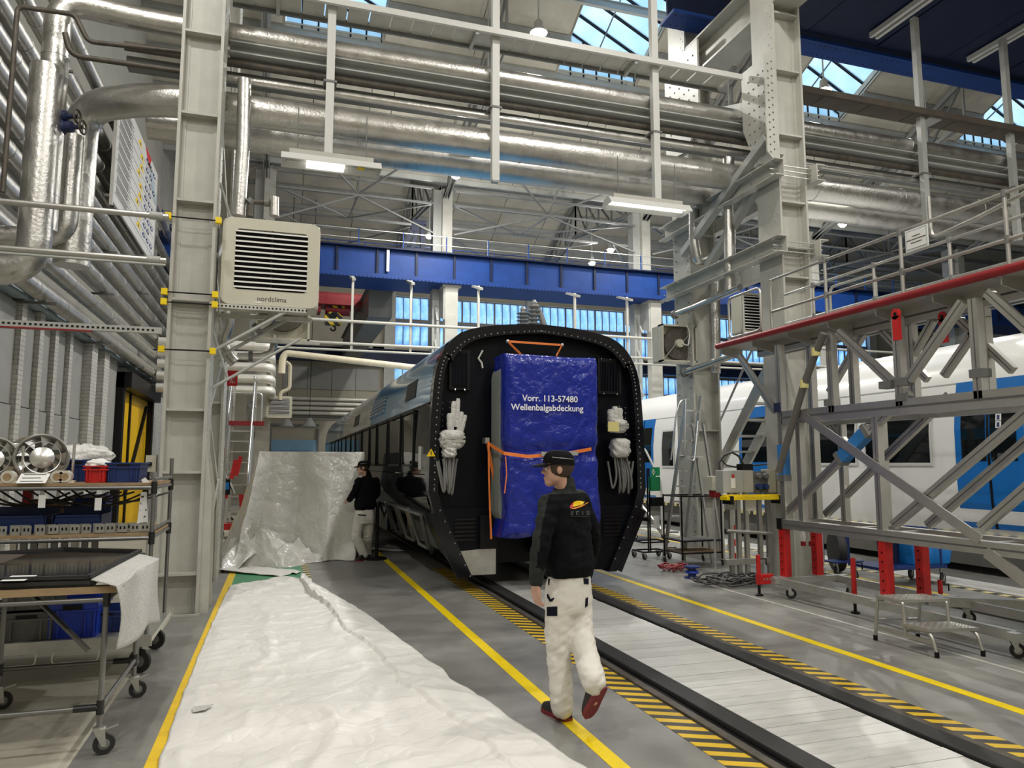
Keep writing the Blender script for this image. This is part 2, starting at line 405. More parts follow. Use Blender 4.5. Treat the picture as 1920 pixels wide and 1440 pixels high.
def light(name, kind, loc, energy, color=(1,1,1), size=0.3, rot=None, parent=None):
    l = bpy.data.lights.new(name, kind); l.energy = energy; l.color = color
    if kind == 'AREA': l.shape = 'DISK'; l.size = size
    else: l.shadow_soft_size = size
    o = bpy.data.objects.new(name, l); COL.objects.link(o); o.location = V(loc) - (woff(parent) if parent else Vector())
    if rot: o.rotation_euler = rot
    if parent: o.parent = parent
    return o
# ================================================================== STRUCTURE
YF = 41.0                                  # far end wall
def S(o): o['kind'] = 'structure'; return o
S(MB().box(-1.07, 46, -9, YF, -0.3, 0).build('floor', 'concrete'))
S(MB().box(-4.3, -1.07, -9, YF, -0.3, 0).build('floor', 'concrete_light'))
# painted lines
def strip(name, x0, x1, y0, y1, mat, h=0.003):
    return S(MB().box(x0, x1, y0, y1, 0.0, h).build(name, mat))
strip('trim_1', -0.66, -0.56, -2, 13.2, 'yellow_paint')
strip('trim_2', 1.85, 1.95, -2, 15.0, 'yellow_bright')
strip('trim_3', 4.90, 5.0, -2, 30, 'yellow_bright')
strip('trim_4', -0.56, 0.44, 9.6, 14.6, 'green_paint')
strip('trim_5', 0.44, 0.54, 9.6, 14.6, 'hazard_pale')
strip('trim_6', 2.47, 2.685, -2, 12, 'hazard')
strip('trim_7', 4.145, 4.35, -2, 30, 'hazard')
strip('trim_8', 5.86, 5.90, 1, 9.6, 'line_white', 0.002)
strip('trim_9', 9.0, 9.12, 2, 26, 'hazard_pale')
strip('trim_10', 9.22, 9.8, 2, 34, 'white_paint')
strip('trim_11', 8.35, 8.42, 2, 34, 'yellow_paint')
strip('trim_12', 5.1, 5.14, 11.8, 20, 'line_white', 0.002)

# ---- track between the hazard bands: rubber channel, rails and board cover
tr = T('track_cover', 'white metal board cover between the black channelled rails', 'track cover', (3.395, 0, 0))
b = MB().box(-0.425, 0.425, -0.071, 0.071, 0.0, 0.022).build('board', 'white_paint')
b.parent = tr; b.location = (0, 10.2, 0.004)
M('board_a', (0.78, 0.775, 0.75), 0.34, metal=0.25, var=0.10, vs=3, stretch=(1, 6, 1), rvar=0.1)
M('board_b', (0.70, 0.695, 0.67), 0.34, metal=0.25, var=0.12, vs=3, stretch=(1, 6, 1), rvar=0.1)
me_a = b.data; me_a.materials[0] = MATS['board_a']; me_b = me_a.copy(); me_b.materials[0] = MATS['board_b']
for k in range(1, 78):
    c = inst('board', b, tr, (random.uniform(-0.004, 0.004), 10.2 - k*0.146, 0.004 + random.uniform(0, 0.003)))
    if random.random() < 0.4: c.data = me_b
for sx, nm in ((-1, 0), (1, 1)):
    xs = 3.415 + sx*0.69
    t = T('rail', ['steel rail set in a black rubber channel beside the walking man', 'steel rail set in a black rubber channel beside the grey step platform'][nm], 'rail', (xs, 0, 0))
    MB().box(min(xs-sx*0.085, xs-sx*0.255), max(xs-sx*0.085, xs-sx*0.255), -2, 30, 0, 0.045).build('rubber_channel', 'black_rubber', t, bevel=0.012)
    MB().box(min(xs-sx*0.03, xs-sx*0.085), max(xs-sx*0.03, xs-sx*0.085), -2, 30, 0, 0.006).build('flange_gap', 'black', t)
    MB().box(xs-0.033, xs+0.033, -2, 30, 0, 0.02).build('rail_head', 'rust_pipe', t, bevel=0.006)

# ---- left wall
wl = S(MB().box(-4.3, -4.0, -9, YF, 0, 16.5).build('wall_left', 'wall_grey'))
def ypx(x, X=-4.0, y=800): return OX(x, y, X).y
fin = None
ylist = [ypx(0)-1.05, ypx(8), ypx(46), ypx(77), ypx(107), ypx(142), ypx(168)]
for k, yy in enumerate(ylist):
    wdt = 0.22 if k < 5 else 0.5
    MB().box(-4.0, -3.87 if k < 5 else -3.78, yy, yy + wdt, 0, 4.25).build('brick_pilaster', 'brick_white', wl)
for k in range(len(ylist)-1):
    MB().box(-4.0, -3.93, ylist[k]+0.24, ylist[k+1]-0.02, 0, 2.6).build('wall_panel', 'panel_grey', wl)
for k in range(len(ylist)-1):
    MB().box(-4.0, -3.95, ylist[k]+0.24, ylist[k+1]-0.02, 2.62, 4.2).build('wall_panel', 'panel_grey', wl)
yd0, yd1 = ypx(207), ypx(266)
for k, (a, b2) in enumerate(((ylist[-1]+0.55, yd0-0.15), (yd1+0.3, 33.0))):
    MB().box(-4.0, -3.9, a, b2, 0, 4.25).build('wall_panel', 'panel_grey' if k == 0 else 'brick_white', wl)
d1 = S(T('door_1', 'yellow roller door with black frame in the left wall', 'door', (-3.9, (yd0+yd1)/2, 0)))
del d1['category']
MB().box(-3.98, -3.88, yd0, yd1, 0, 3.6).build('curtain', 'door_yellow', d1)
for yy in (yd0-0.15, yd1):
    MB().box(-4.0, -3.72, yy, yy+0.25, 0, 4.0).build('frame_post', 'black', d1)
MB().box(-4.0, -3.55, yd0-0.15, yd1+0.3, 3.6, 4.0).build('roller_box', 'black', d1)
MB().box(-3.88, -3.83, yd0+1.5, yd0+1.62, 0, 3.6).build('strut', 'black', d1)
MB().bar((-3.85, yd1-0.4, 3.4), (-3.85, yd0+1.4, 0.9), 0.1, 0.1).build('strut', 'black', d1)
# blue-grey channel along the wall above the panels
g = S(MB().box(-4.0, -3.78, -2, 34, 4.26, 4.3).box(-4.0, -3.78, -2, 34, 4.56, 4.6).box(-3.98, -3.94, -2, 34, 4.3, 4.56).build('trim_13', 'gutter'))
for k in range(26):
    MB().box(-3.94, -3.80, 2+k*1.25, 2.05+k*1.25, 4.3, 4.56).build('stiffener', 'steel_dark', g)
# upper windows high in the left wall
# ---- far wall with windows
def far_wall():
    wf = MB()
    wf.box(-4.3, 6.1, YF, YF+0.3, 0, 12.3); wf.box(39.5, 46, YF, YF+0.3, 0, 12.3)
    wf.box(4.9, 46, YF, YF+0.3, 0, 4.9); wf.box(4.9, 46, YF, YF+0.3, 7.2, 8.3); wf.box(4.9, 46, YF, YF+0.3, 11.3, 12.4)
    o = S(wf.build('wall_far', 'wall_far'))
    for k in range(5):      # piers between the windows
        x = 5.8 + 8.5*k
        MB().box(x-0.3, x+0.3, YF-0.25, YF+0.3, 0, 12.3).build('pier', 'steel_paint', o)
    for k in range(4):
        MB().box(0.15+k*1.28, 1.40+k*1.28, YF-0.06, YF, 5.75, 6.95).build('wall_panel', 'panel_grey', o)
        MB().box(0.15+k*1.28, 1.40+k*1.28, YF-0.06, YF, 4.3, 5.7).build('wall_panel', 'wall_far', o)
    return o
wall_far = far_wall()
pane = None; n_w = 0
for zb, rows in ((4.9, [(4.95, 6.02), (6.08, 7.15)]), (8.3, [(8.35, 9.75), (9.95, 11.2)])):
    for k in range(4):
        x0, x1 = 6.1 + 8.5*k, 14.0 + 8.5*k
        n_w += 1
        wn = T('window_%d' % n_w, None, None, (x0, YF+0.1, zb)); S(wn)
        nc = 16; wdt = (x1-x0)/nc
        fr = MB().box(x0, x1, YF+0.05, YF+0.17, rows[0][0]-0.06, rows[0][0]).box(x0, x1, YF+0.05, YF+0.17, rows[1][1], rows[1][1]+0.06)
        fr.box(x0, x1, YF+0.03, YF+0.17, rows[0][1], rows[1][0])
        fr.build('window_frame', 'steel_dark', wn)
        for i in range(nc+1):
            big = i % 4 == 0
            MB().box(x0+i*wdt-(0.04 if big else 0.018), x0+i*wdt+(0.04 if big else 0.018), YF+(0.02 if big else 0.06), YF+0.17, rows[0][0], rows[1][1]).build('mullion', 'steel_dark', wn)
        for r0, r1 in rows:
            pn = MB().box(x0+0.02, x0+wdt-0.02, YF+0.10, YF+0.11, r0, r1).build('pane', 'pane_end', wn)
            for i in range(1, nc): inst('pane', pn, wn, (i*wdt, 0, 0))
d2 = S(T('door_2', 'pale blue sectional door in the far wall', None, (0.8, YF, 0)))
for k in range(5):
    MB().box(-0.35, 2.0, YF-0.08, YF-0.02, k*0.6, k*0.6+0.585).build('door_section', 'door_blue', d2)
for x in (-0.45, 2.0): MB().box(x, x+0.1, YF-0.15, YF, 0, 3.6).build('guide_rail', 'steel_dark', d2)
MB().box(-0.45, 2.1, YF-0.2, YF, 3.75, 3.85).build('shaft', 'steel_dark', d2)

# ---- other walls of the hall
S(MB().box(45.7, 46, -9, YF, 0, 16.5).build('wall_right', 'wall_far'))
S(MB().box(-4.3, 46, -9.3, -9, 0, 12.3).build('wall_back', 'wall_far'))

# ---- roofs: gables with ridges along X; board panels, purlins
XR0, XR1 = -4.3, 46.0
KS = 0.438
def roof(name, y0, z0, y1, z1, npan, holes=(), purl=6):
    """one slope from (y0,z0) to (y1,z1); boards between purlins; holes = (xa,xb,ya,yb)"""
    dy = (y1-y0)/purl; root = T(name, None, None, (0, y0, z0)); S(root)
    nx = npan; wx = (XR1-XR0)/nx
    zf = lambda y: z0 + (z1-z0)*(y-y0)/(y1-y0)
    for i in range(purl):
        ya, yb = y0+dy*i, y0+dy*(i+1)
        # split the row at the holes
        cuts = []
        for (xa, xb, h0, h1) in holes:
            if min(ya, yb) < max(h0, h1)-0.01 and max(ya, yb) > min(h0, h1)+0.01: cuts.append((xa, xb))
        cuts.sort()
        spans = []; x = XR0
        for xa, xb in cuts: spans.append((x, xa)); x = xb
        spans.append((x, XR1))
        for xa, xb in spans:
            k = max(1, round((xb-xa)/wx)); ww = (xb-xa)/k
            for j in range(k):
                a, c = xa+ww*j+0.015, xa+ww*(j+1)-0.015; e = 0.02*(1 if yb > ya else -1)
                MB().prism([(a, ya+e, zf(ya+e)), (c, ya+e, zf(ya+e)), (c, yb-e, zf(yb-e)), (a, yb-e, zf(yb-e))], (0, 0, 0.06)).build('roof_panel', 'roof_board', root)
    # cover above the joints
    return root, zf
def purlins(root, zf, ys, x0=XR0, x1=XR1, cuts=()):
    for y in ys:
        MB().ibeam((x0, y, zf(y)-0.11), (x1, y, zf(y)-0.11), 0.09, 0.2, 0.014, 0.01).build('purlin', 'steel_grey', root)
LX0, LX1, LY = 8.3, 11.1, 21.15
lant = [(LX0+8.5*k, LX1+8.5*k) for k in range(-1, 4)]
RY, RZ = 18.65, 12.3 + (26-18.65)*KS
rb, zb_ = roof('ceiling', 26.0, 12.3, RY, RZ, 20, [(a, c, LY-0.2, RY) for a, c in lant], 6)
purlins(rb, zb_, [26-0.15, 24.78, 23.55, 22.3, LY+0.0])
for k in range(-1, 5):      # purlins interrupted by the lanterns
    xa = LX1+8.5*(k-1) if k > -1 else XR0; xb = LX0+8.5*k
    xb = min(xb, XR1)
    MB().ibeam((xa, 19.9, zb_(19.9)-0.11), (xb, 19.9, zb_(19.9)-0.11), 0.09, 0.2).build('purlin', 'steel_grey', rb)
MB().ibeam((XR0, RY, RZ-0.15), (XR1, RY, RZ-0.15), 0.12, 0.26).build('ridge_beam', 'steel_grey', rb)
rn, zn_ = roof('ceiling', 11.3, 12.3, RY, RZ, 14, [(a, c, RY, 16.15) for a, c in lant], 3)
rc, zc_ = roof('ceiling', 41.3, 12.3, 33.9, 12.3+7.4*KS, 20, (), 6)
purlins(rc, zc_, [34.0, 35.2, 36.4, 37.6, 38.8, 40.0, 41.0])
rd, zd_ = roof('ceiling', 26.0, 12.3, 33.9, 12.3+7.4*KS, 12, (), 3)
ra, za_ = roof('ceiling', 11.3, 12.3, 1.2, 12.3+10.1*0.3, 10, (), 3)
re_, ze_ = roof('ceiling', -9.2, 12.3, 1.2, 12.3+10.1*0.3, 10, (), 3)
# closing sheet above the boards so no light leaks through the joints
for (y0, z0, y1, z1) in ((41.3, 12.3, 33.9, 12.3+7.4*KS), (26, 12.3, 33.9, 12.3+7.4*KS), (11.3, 12.3, 1.2, 15.33), (-9.3, 12.3, 1.2, 15.33)):
    S(MB().prism([(XR0, y0, z0+0.07), (XR1, y0, z0+0.07), (XR1, y1, z1+0.07), (XR0, y1, z1+0.07)], (0, 0, 0.05)).build('ceiling', 'roof_board'))
for ysgn in (0, 1):
    m = MB()
    y0, y1 = (26.0, LY-0.05) if ysgn == 0 else (11.3, 16.15)
    zf = zb_ if ysgn == 0 else zn_
    m.prism([(XR0, y0, zf(y0)+0.07), (XR1, y0, zf(y0)+0.07), (XR1, y1, zf(y1)+0.07), (XR0, y1, zf(y1)+0.07)], (0, 0, 0.05))
    xa = XR0
    for a, c in lant + [(XR1, XR1)]:
        m.prism([(xa, y1, zf(y1)+0.07), (a, y1, zf(y1)+0.07), (a, RY, RZ+0.07), (xa, RY, RZ+0.07)], (0, 0, 0.05)); xa = c
    S(m.build('ceiling', 'roof_board'))

# ---- glazed roof lanterns
for k, (a, c) in enumerate(lant):
    n_w += 1
    wn = S(T('window_%d' % n_w, None, None, ((a+c)/2, RY, RZ)))
    mid = a+0.14; hz = 1.35
    for yy0, yy1, zf in ((RY, LY, zb_), (16.15, RY, zn_)):
        # timber upstand with a hazard-like slatted lining
        MB().prism([(a, yy0, zf(yy0)), (a, yy1, zf(yy1)), (a, yy1, zf(yy1)+0.35), (a, yy0, zf(yy0)+0.35)], (-0.08, 0, 0)).build('upstand', 'roof_board', wn)
        MB().prism([(c, yy0, zf(yy0)), (c, yy1, zf(yy1)), (c, yy1, zf(yy1)+0.35), (c, yy0, zf(yy0)+0.35)], (0.08, 0, 0)).build('upstand', 'roof_board', wn)
        ny = 4
        for side, (xe, sgn) in enumerate(((c, 1), (a, -1))):
            for j in range(ny):
                ya, yb = yy0+(yy1-yy0)*j/ny, yy0+(yy1-yy0)*(j+1)/ny
                pa, pb = zf(ya)+0.35, zf(yb)+0.35
                e = 0.03
                MB().prism([(mid+sgn*0.03, ya+e, pa+hz), (mid+sgn*0.03, yb-e, pb+hz), (xe, yb-e, pb), (xe, ya+e, pa)], (0, 0, 0.012)).build('pane', 'pane_sky', wn)
            for j in range(ny+1):
                ya = yy0+(yy1-yy0)*j/ny; pa = zf(ya)+0.35
                MB().bar((mid, ya, pa+hz), (xe, ya, pa), 0.07, 0.1).build('glazing_bar', 'black', wn)
            MB().bar(((mid+xe)/2, yy0, zf(yy0)+0.35+hz/2-0.05), ((mid+xe)/2, yy1, zf(yy1)+0.35+hz/2-0.05), 0.03, 0.05).build('glazing_bar', 'steel_dark', wn)
        MB().bar((mid, yy0, zf(yy0)+0.35+hz), (mid, yy1, zf(yy1)+0.35+hz), 0.08, 0.14).build('ridge_bar', 'black', wn)
    for yy, zf in ((LY, zb_), (16.15, zn_)):       # glazed gable ends
        z0 = zf(yy)
        for j in range(6):
            xa, xb = a+(c-a)*j/6, a+(c-a)*(j+1)/6
            h = lambda x: 0.35+hz*((c-x)/(c-mid) if x > mid else (x-a)/(mid-a))
            MB().prism([(xa+0.02, yy, z0), (xb-0.02, yy, z0), (xb-0.02, yy, z0+h(xb)), (xa+0.02, yy, z0+h(xa))], (0, 0.012, 0)).build('pane', 'pane_sky', wn)
            MB().bar((xb, yy-0.02, z0), (xb, yy-0.02, z0+h(xb)), 0.05, 0.05).build('glazing_bar', 'black', wn)
# ================================================================== COLUMNS
def rivets(m, pts, nrm, r=0.016):
    n_ = V(nrm).normalized(); u = Vector((0,0,1)) if abs(n_.z) < 0.9 else Vector((1,0,0)); s_ = n_.cross(u).normalized(); u = s_.cross(n_)
    for p in pts:
        p = V(p); k = [p+u*r, p+s_*r, p-u*r, p-s_*r, p+n_*r*0.8]
        m.add(k, [(0,1,4),(1,2,4),(2,3,4),(3,0,4)])
def column(name, label, x0, x1, y0, y1, z1, stz, mat='steel_paint', z0=0.0, group=None):
    c = T(name, label, 'column', ((x0+x1)/2, (y0+y1)/2, z0), group)
    tf = 0.035
    for xa in (x0, x1-tf):
        MB().box(xa, xa+tf, y0, y1, z0, z1).build('flange', mat, c)
    ym = y0 + min(0.14, (y1-y0)*0.4)
    MB().box(x0+tf, x1-tf, ym, ym+0.03, z0, z1).build('web', mat, c)
    for xa, sg in ((x0+tf, 1), (x1-tf, -1)):
        MB().box(min(xa, xa+sg*0.05), max(xa, xa+sg*0.05), ym-0.012, ym, z0, z1).build('edge_angle', mat, c)
    for z in stz:
        MB().box(x0+tf, x1-tf, y0+0.015, ym, z, z+0.03).build('stiffener', mat, c)
    m = MB(); zz = z0 + 0.15
    while zz < z1:
        rivets(m, [(x0, y0+0.06, zz), (x0, y0+0.12, zz+0.09)], (-1,0,0)); rivets(m, [(x1, y0+0.06, zz), (x1, y0+0.12, zz+0.09), (x1, y1-0.08, zz)], (1,0,0)); zz += 0.18
    tag(m.build('rivet', 'rivet_grey', c), kind='stuff')
    return c
def zl(y): return OY(345, y, 9.2).z
cl = column('hall_column', 'tall grey riveted column with yellow cornered clamps beside the parts rack', -1.28, -0.80, 9.2, 9.75, 10.5, [zl(y) for y in (55, 210, 375, 563, 770, 888, 1080)])
MB().box(-1.30, -0.78, 9.12, 9.16, 0, 0.02).build('base_edge', 'steel_paint', cl)
for s_ in (1,):      # flared base plate on the aisle side, with peeling edge angles
    MB().prism([(-0.80, 9.25, 0), (-0.70, 9.25, 0), (-0.72, 9.25, 1.4), (-0.80, 9.25, 1.9)], (0, 0.03, 0)).build('base_gusset', 'steel_paint', cl)
    MB().prism([(-0.80, 9.70, 0), (-0.70, 9.70, 0), (-0.72, 9.70, 1.4), (-0.80, 9.70, 1.9)], (0, 0.03, 0)).build('base_gusset', 'steel_paint', cl)
# clamps of the cross bars: black rods with yellow end blocks
for k, y in enumerate((405, 547, 566, 655)):
    z = OY(350, y, 9.1).z
    cp = T('clamp_rod', ['black clamp rod with yellow ends round the riveted column, topmost', 'black clamp rod with yellow ends level with the heater bottom, upper of a close pair', 'black clamp rod with yellow ends level with the heater bottom, lower of a close pair', 'black clamp rod with yellow ends round the riveted column, lowest'][k], 'clamp', (-1.04, 9.17, z))
    MB().tube([(-1.32, 9.17, z), (-0.76, 9.17, z)], 0.009, 6).build('rod', 'black', cp)
    for x in (-1.35, -0.80): MB().box(x, x+0.065, 9.13, 9.2, z-0.035, z+0.035).build('end_block', 'yellow_bright', cp)
column('hall_column', 'grey riveted column behind the clamped column, half hidden by the heater', -1.28, -0.80, 11.7, 12.3, 10.5, [1.2, 2.6, 4.0, 5.4, 6.8, 8.2])
lc = T('column_lacing', 'lattice of flat bars joining the pair of grey columns beside the white heap', 'lacing', (-0.9, 10.7, 0))
for k in range(5):
    z = 0.5+k*1.9
    MB().bar((-0.82, 9.75, z), (-0.82, 11.7, z+0.95), 0.02, 0.09).build('lacing_bar', 'steel_paint', lc)
    MB().bar((-0.84, 11.7, z+0.95), (-0.84, 9.75, z+1.9), 0.02, 0.09).build('lacing_bar', 'steel_paint', lc)
def zr(y): return OY(1490, y, 9.1).z
cr = column('hall_column', 'tall grey riveted column rising through the railed work platform', 7.24, 7.76, 9.1, 9.65, 10.6, [zr(y) for y in (30, 135, 255, 380, 465, 520, 640)])
# gusset plates of the upper bracket on the front column
MB().prism([(7.20, 9.12, 6.35), (7.20, 9.12, 8.2), (7.20, 9.9, 8.2), (7.20, 9.9, 7.2), (7.20, 9.6, 6.5)], (0.04, 0, 0)).build('gusset_plate', 'steel_paint', cr)
MB().prism([(7.05, 9.1, 6.5), (7.24, 9.1, 6.3), (7.24, 9.1, 8.2), (7.05, 9.1, 8.1)], (0, 0.03, 0)).build('gusset_plate', 'steel_paint', cr)
m = MB()
for z in [6.5+0.12*i for i in range(13)]: rivets(m, [(7.11, 9.1, z), (7.18, 9.1, z+0.05)], (0,-1,0), 0.02)
for i in range(5):
    for j in range(8): rivets(m, [(7.20, 9.2+0.13*i, 6.7+0.18*j)], (-1,0,0), 0.022)
tag(m.build('gusset_rivet', 'steel_dark', cr), kind='stuff')
crr = column('hall_column', 'grey riveted column behind the aluminium stepladder, foot among cable and frames', 7.24, 7.80, 11.7, 12.3, 10.6, [1.1, 2.3, 3.5, 6.0, 7.4])
MB().prism([(7.20, 11.2, 8.0), (7.20, 11.7, 7.6), (7.20, 12.4, 7.7), (7.20, 12.4, 9.6), (7.20, 11.2, 9.6)], (0.04, 0, 0)).build('gusset_plate', 'steel_paint', crr)
m = MB()
for i in range(6):
    for j in range(7): rivets(m, [(7.20, 11.35+0.17*i, 8.15+0.2*j)], (-1,0,0), 0.024)
for j in range(34): rivets(m, [(7.24, 11.78, 0.3+0.2*j), (7.24, 12.2, 0.4+0.2*j)], (-1,0,0), 0.022)
tag(m.build('gusset_rivet', 'steel_dark', crr), kind='stuff')
def thing_bar(name, label, cat, parts, mat, group=None):
    """parts: list of (partname, MB)"""
    p0 = parts[0][1].v; c = [sum(q[i] for q in p0)/len(p0) for i in range(3)]
    t = T(name, label, cat, c, group)
    for pn, m_ in parts: m_.build(pn, mat, t)
    return t
for z, lb in ((5.0, 'grey beam bolted between the column pair just above the box heater'), (6.2, 'grey beam bolted between the column pair below the big silver pipe')):
    t = thing_bar('tie_beam', lb, 'beam', [('beam', MB().channel((7.12, 8.92, z), (7.12, 12.5, z), 0.16, 0.26, 0.015, side=1)), ('beam', MB().channel((7.88, 8.92, z), (7.88, 12.5, z), 0.16, 0.26, 0.015, side=-1))], 'steel_paint')
    m = MB()
    for y in (9.0, 9.5, 11.8, 12.3): rivets(m, [(7.19-0.16, y, z+0.07), (7.19-0.16, y, z-0.07)], (-1,0,0), 0.028)
    tag(m.build('bolt', 'steel_dark', t), kind='stuff')
    for j in range(3): MB().tube([(7.04, 9.05, z-0.08+j*0.08), (7.95, 9.05, z-0.08+j*0.08)], 0.012, 6).build('tie_rod', 'galv', t)
t = thing_bar('bracket_beam', 'heavy grey bracket beam at the top of the right column pair', 'beam', [('beam', MB().ibeam((7.5, 8.0, 9.35), (7.5, 12.6, 9.35), 0.5, 0.7, 0.04, 0.04))], 'steel_paint')
MB().channel((7.3, 11.5, 8.15), (7.3, 9.5, 7.45), 0.14, 0.24, 0.015).build('strut', 'steel_grey', t)
MB().channel((7.7, 11.5, 8.15), (7.7, 9.5, 7.45), 0.14, 0.24, 0.015).build('strut', 'steel_grey', t)
t = thing_bar('knee_brace', 'pair of grey angle braces from the right column gusset down past the pipes', 'brace', [('brace', MB().angle((7.1, 9.15, 6.75), (7.1, 11.7, 5.6), 0.12, 0.015)), ('brace', MB().angle((7.3, 9.15, 6.55), (7.3, 11.2, 5.25), 0.12, 0.015))], 'steel_grey')

# far row under the blue runway girder
XC = [-0.66, 5.80, 14.28, 22.8, 31.5]
fl = ['grey column of the far row left of the crane hook', 'pale grey column rising from the blue runway girder above the train end', 'pale grey column rising from the blue runway girder by the lit fluorescent trough', 'grey column of the far row behind the notice on the platform railing', 'grey column of the far row at the railing bend']
for i, x in enumerate(XC):
    c = T('runway_column', fl[i], 'column', (x, 26.6, 0))
    m = MB().box(x-0.42, x-0.10, 26.75, 27.2, 0, 12.2); m.build('shaft_side', 'steel_grey', c)
    MB().box(x-0.10, x+0.28, 26.55, 26.95, 9.3, 12.2).build('upper_shaft', 'steel_paint', c)
    MB().box(x-0.10, x+0.38, 25.95, 26.3, 0, 8.3).build('lower_shaft', 'steel_paint', c)
    MB().prism([(x-0.16, 26.0, 8.3), (x-0.16, 26.0, 7.0), (x-0.16, 28.2, 7.7), (x-0.16, 28.2, 8.3)], (0.06, 0, 0)).build('bracket', 'steel_grey', c)
    MB().box(x-0.2, x+0.5, 25.9, 26.5, 8.22, 8.3).build('cap_plate', 'steel_paint', c)
    for k in range(6): MB().bar((x-0.3, 26.3, 0.5+k*1.3), (x-0.3, 26.75, 1.15+k*1.3), 0.08, 0.04).build('lacing_bar', 'steel_grey', c)

# ================================================================== CRANE RUNWAY, far
g = T('runway_girder', 'long blue riveted crane runway girder with walkway and railing', 'girder', (15, 26, 8.35))
GX0, GX1 = -3.9, 40
MB().box(GX0, GX1, 25.75, 26.45, 9.42, 9.47).build('top_flange', 'crane_navy', g)
MB().box(GX0, GX1, 25.72, 27.6, 8.30, 8.35).build('bottom_flange', 'crane_blue', g)
MB().box(GX0, GX1, 27.5, 27.54, 8.35, 9.1).build('inner_web', 'crane_navy', g)
pw = 1.42; k = 0; x = GX0
pan = MB().box(GX0+0.02, GX0+pw-0.02, 25.98, 26.02, 8.37, 9.42).build('web_panel', 'crane_blue', g)
stf = MB().box(GX0-0.045, GX0+0.045, 25.90, 25.99, 8.37, 9.42).build('stiffener', 'crane_navy', g)
nk = int((GX1-GX0)/pw)
for k in range(1, nk):
    inst('web_panel', pan, g, (k*pw, 0, 0)); inst('stiffener', stf, g, (k*pw, 0, 0))
m = MB()
for k in range(300): rivets(m, [(GX0+0.14*k, 25.72, 8.325)], (0,-1,0), 0.025)
tag(m.build('rivet', 'crane_navy', g), kind='stuff')
MB().box(GX0, GX1, 25.86, 25.9, 8.37, 8.5).build('edge_angle', 'crane_blue', g)
# railing on top
for zz in (9.72, 10.05): MB().tube([(GX0, 25.8, zz), (GX1, 25.8, zz)], 0.018, 6).build('railing_bar', 'galv', g)
ps = MB().box(GX0-0.02, GX0+0.02, 25.78, 25.82, 9.47, 10.07).build('railing_post', 'crane_blue', g)
for k in range(1, 28): inst('railing_post', ps, g, (k*1.6, 0, 0))
for zz in (9.72, 10.1): MB().tube([(GX0, 27.5, zz), (GX1, 27.5, zz)], 0.018, 6).build('railing_bar', 'crane_blue', g)
for k in range(26): MB().box(GX0+k*1.7, GX0+k*1.7+0.04, 27.48, 27.52, 9.1, 10.1).build('railing_post', 'crane_blue', g)
hs = T('girder_hoist', 'dark blue A-frame hoist standing on the blue girder walkway', 'hoist', (4.3, 26.6, 9.47))
ha, hb_ = OY(742, 470, 26.6).x, OY(793, 470, 26.6).x
for xa_, xb2 in ((ha, ha+0.75), (ha+0.45, ha+0.85), (hb_, hb_-0.05)): MB().bar((xa_, 26.6, 9.12), (xb2, 26.6, 10.75), 0.16, 0.16).build('leg', 'crane_navy', hs)
MB().box(ha+0.6, hb_+0.1, 26.5, 26.7, 10.7, 10.85).build('head_beam', 'crane_navy', hs); MB().box(ha+0.3, hb_, 26.45, 26.75, 9.6, 9.75).build('cross_beam', 'crane_navy', hs); MB().lathe([(0.16, -0.1), (0.16, 0.1)], (ha+0.7, 26.6, 10.55), (0,1,0), 14).build('sheave', 'crane_navy', hs, 40)
mk = OY(727, 495, 25.9); MB().box(mk.x-0.05, mk.x+0.05, 25.84, 25.9, 8.6, 9.4).build('marker_bar', 'white_plastic', g)
# hangers below the girder holding a rail
for i, px in enumerate((660, 770, 897, 1078, 1176)):
    x = OY(px, 600, 25.0).x
    h = T('rail_hanger', 'white hanger post below the blue runway girder', 'hanger', (x, 25.0, 5.9), 'hanger posts below the runway girder')
    MB().box(x-0.04, x+0.04, 24.96, 25.04, 5.5, 8.1).build('post', 'steel_paint', h)
    MB().bar((x, 24.6, 7.9), (x, 25.8, 8.28), 0.12, 0.08).build('top_arm', 'steel_paint', h)
for k, (y, z, r) in enumerate(((24.95, 6.52, 0.055), (24.95, 5.75, 0.05), (24.95, 5.52, 0.04))):
    MB().tube([(-1, y, z), (30, y, z)], r, 8).build('conductor_rail', 'steel_paint', None, 60)
    o = bpy.context.scene.collection.objects[-1]
    tag(o, ['pale flat conductor rail below the girder, passing the crane hook', 'upper of two thin pale rails above the cream pipe', 'lower of two thin pale rails above the cream pipe'][k], 'rail')

# ---- crane in the far bay: box beam, red trolley, hook blocks
cb = T('bridge_crane', 'dark grey crane bridge beam sloping away behind the blue girder', 'crane', (3.8, 33, 7.5))
MB().box(3.15, 4.05, 28.0, 39.95, 7.35, 8.45).build('bridge_beam', 'steel_dark', cb)
MB().box(3.05, 4.15, 27.8, 39.95, 8.45, 8.5).build('top_plate', 'steel_dark', cb)
tl = T('crane_trolley', 'red crane trolley under the blue girder near the hook blocks', 'trolley', (1.6, 31, 8.2))
MB().box(0.6, 3.2, 30.4, 31.6, 8.25, 8.75).build('trolley_frame', 'red_dark', tl)
MB().box(0.9, 1.5, 30.6, 31.4, 7.95, 8.3).build('drum', 'red_dark', tl)
MB().lathe([(0.3, -0.5), (0.3, 0.5)], (2.2, 31, 8.2), (1,0,0), 14).build('drum', 'red_dark', tl, 40)
stripes_mat('hook_stripe', (0.85, 0.6, 0.02), (0.015, 0.015, 0.015), 3.6, (0.7, 0, 0.7), 0.4, 0.0)
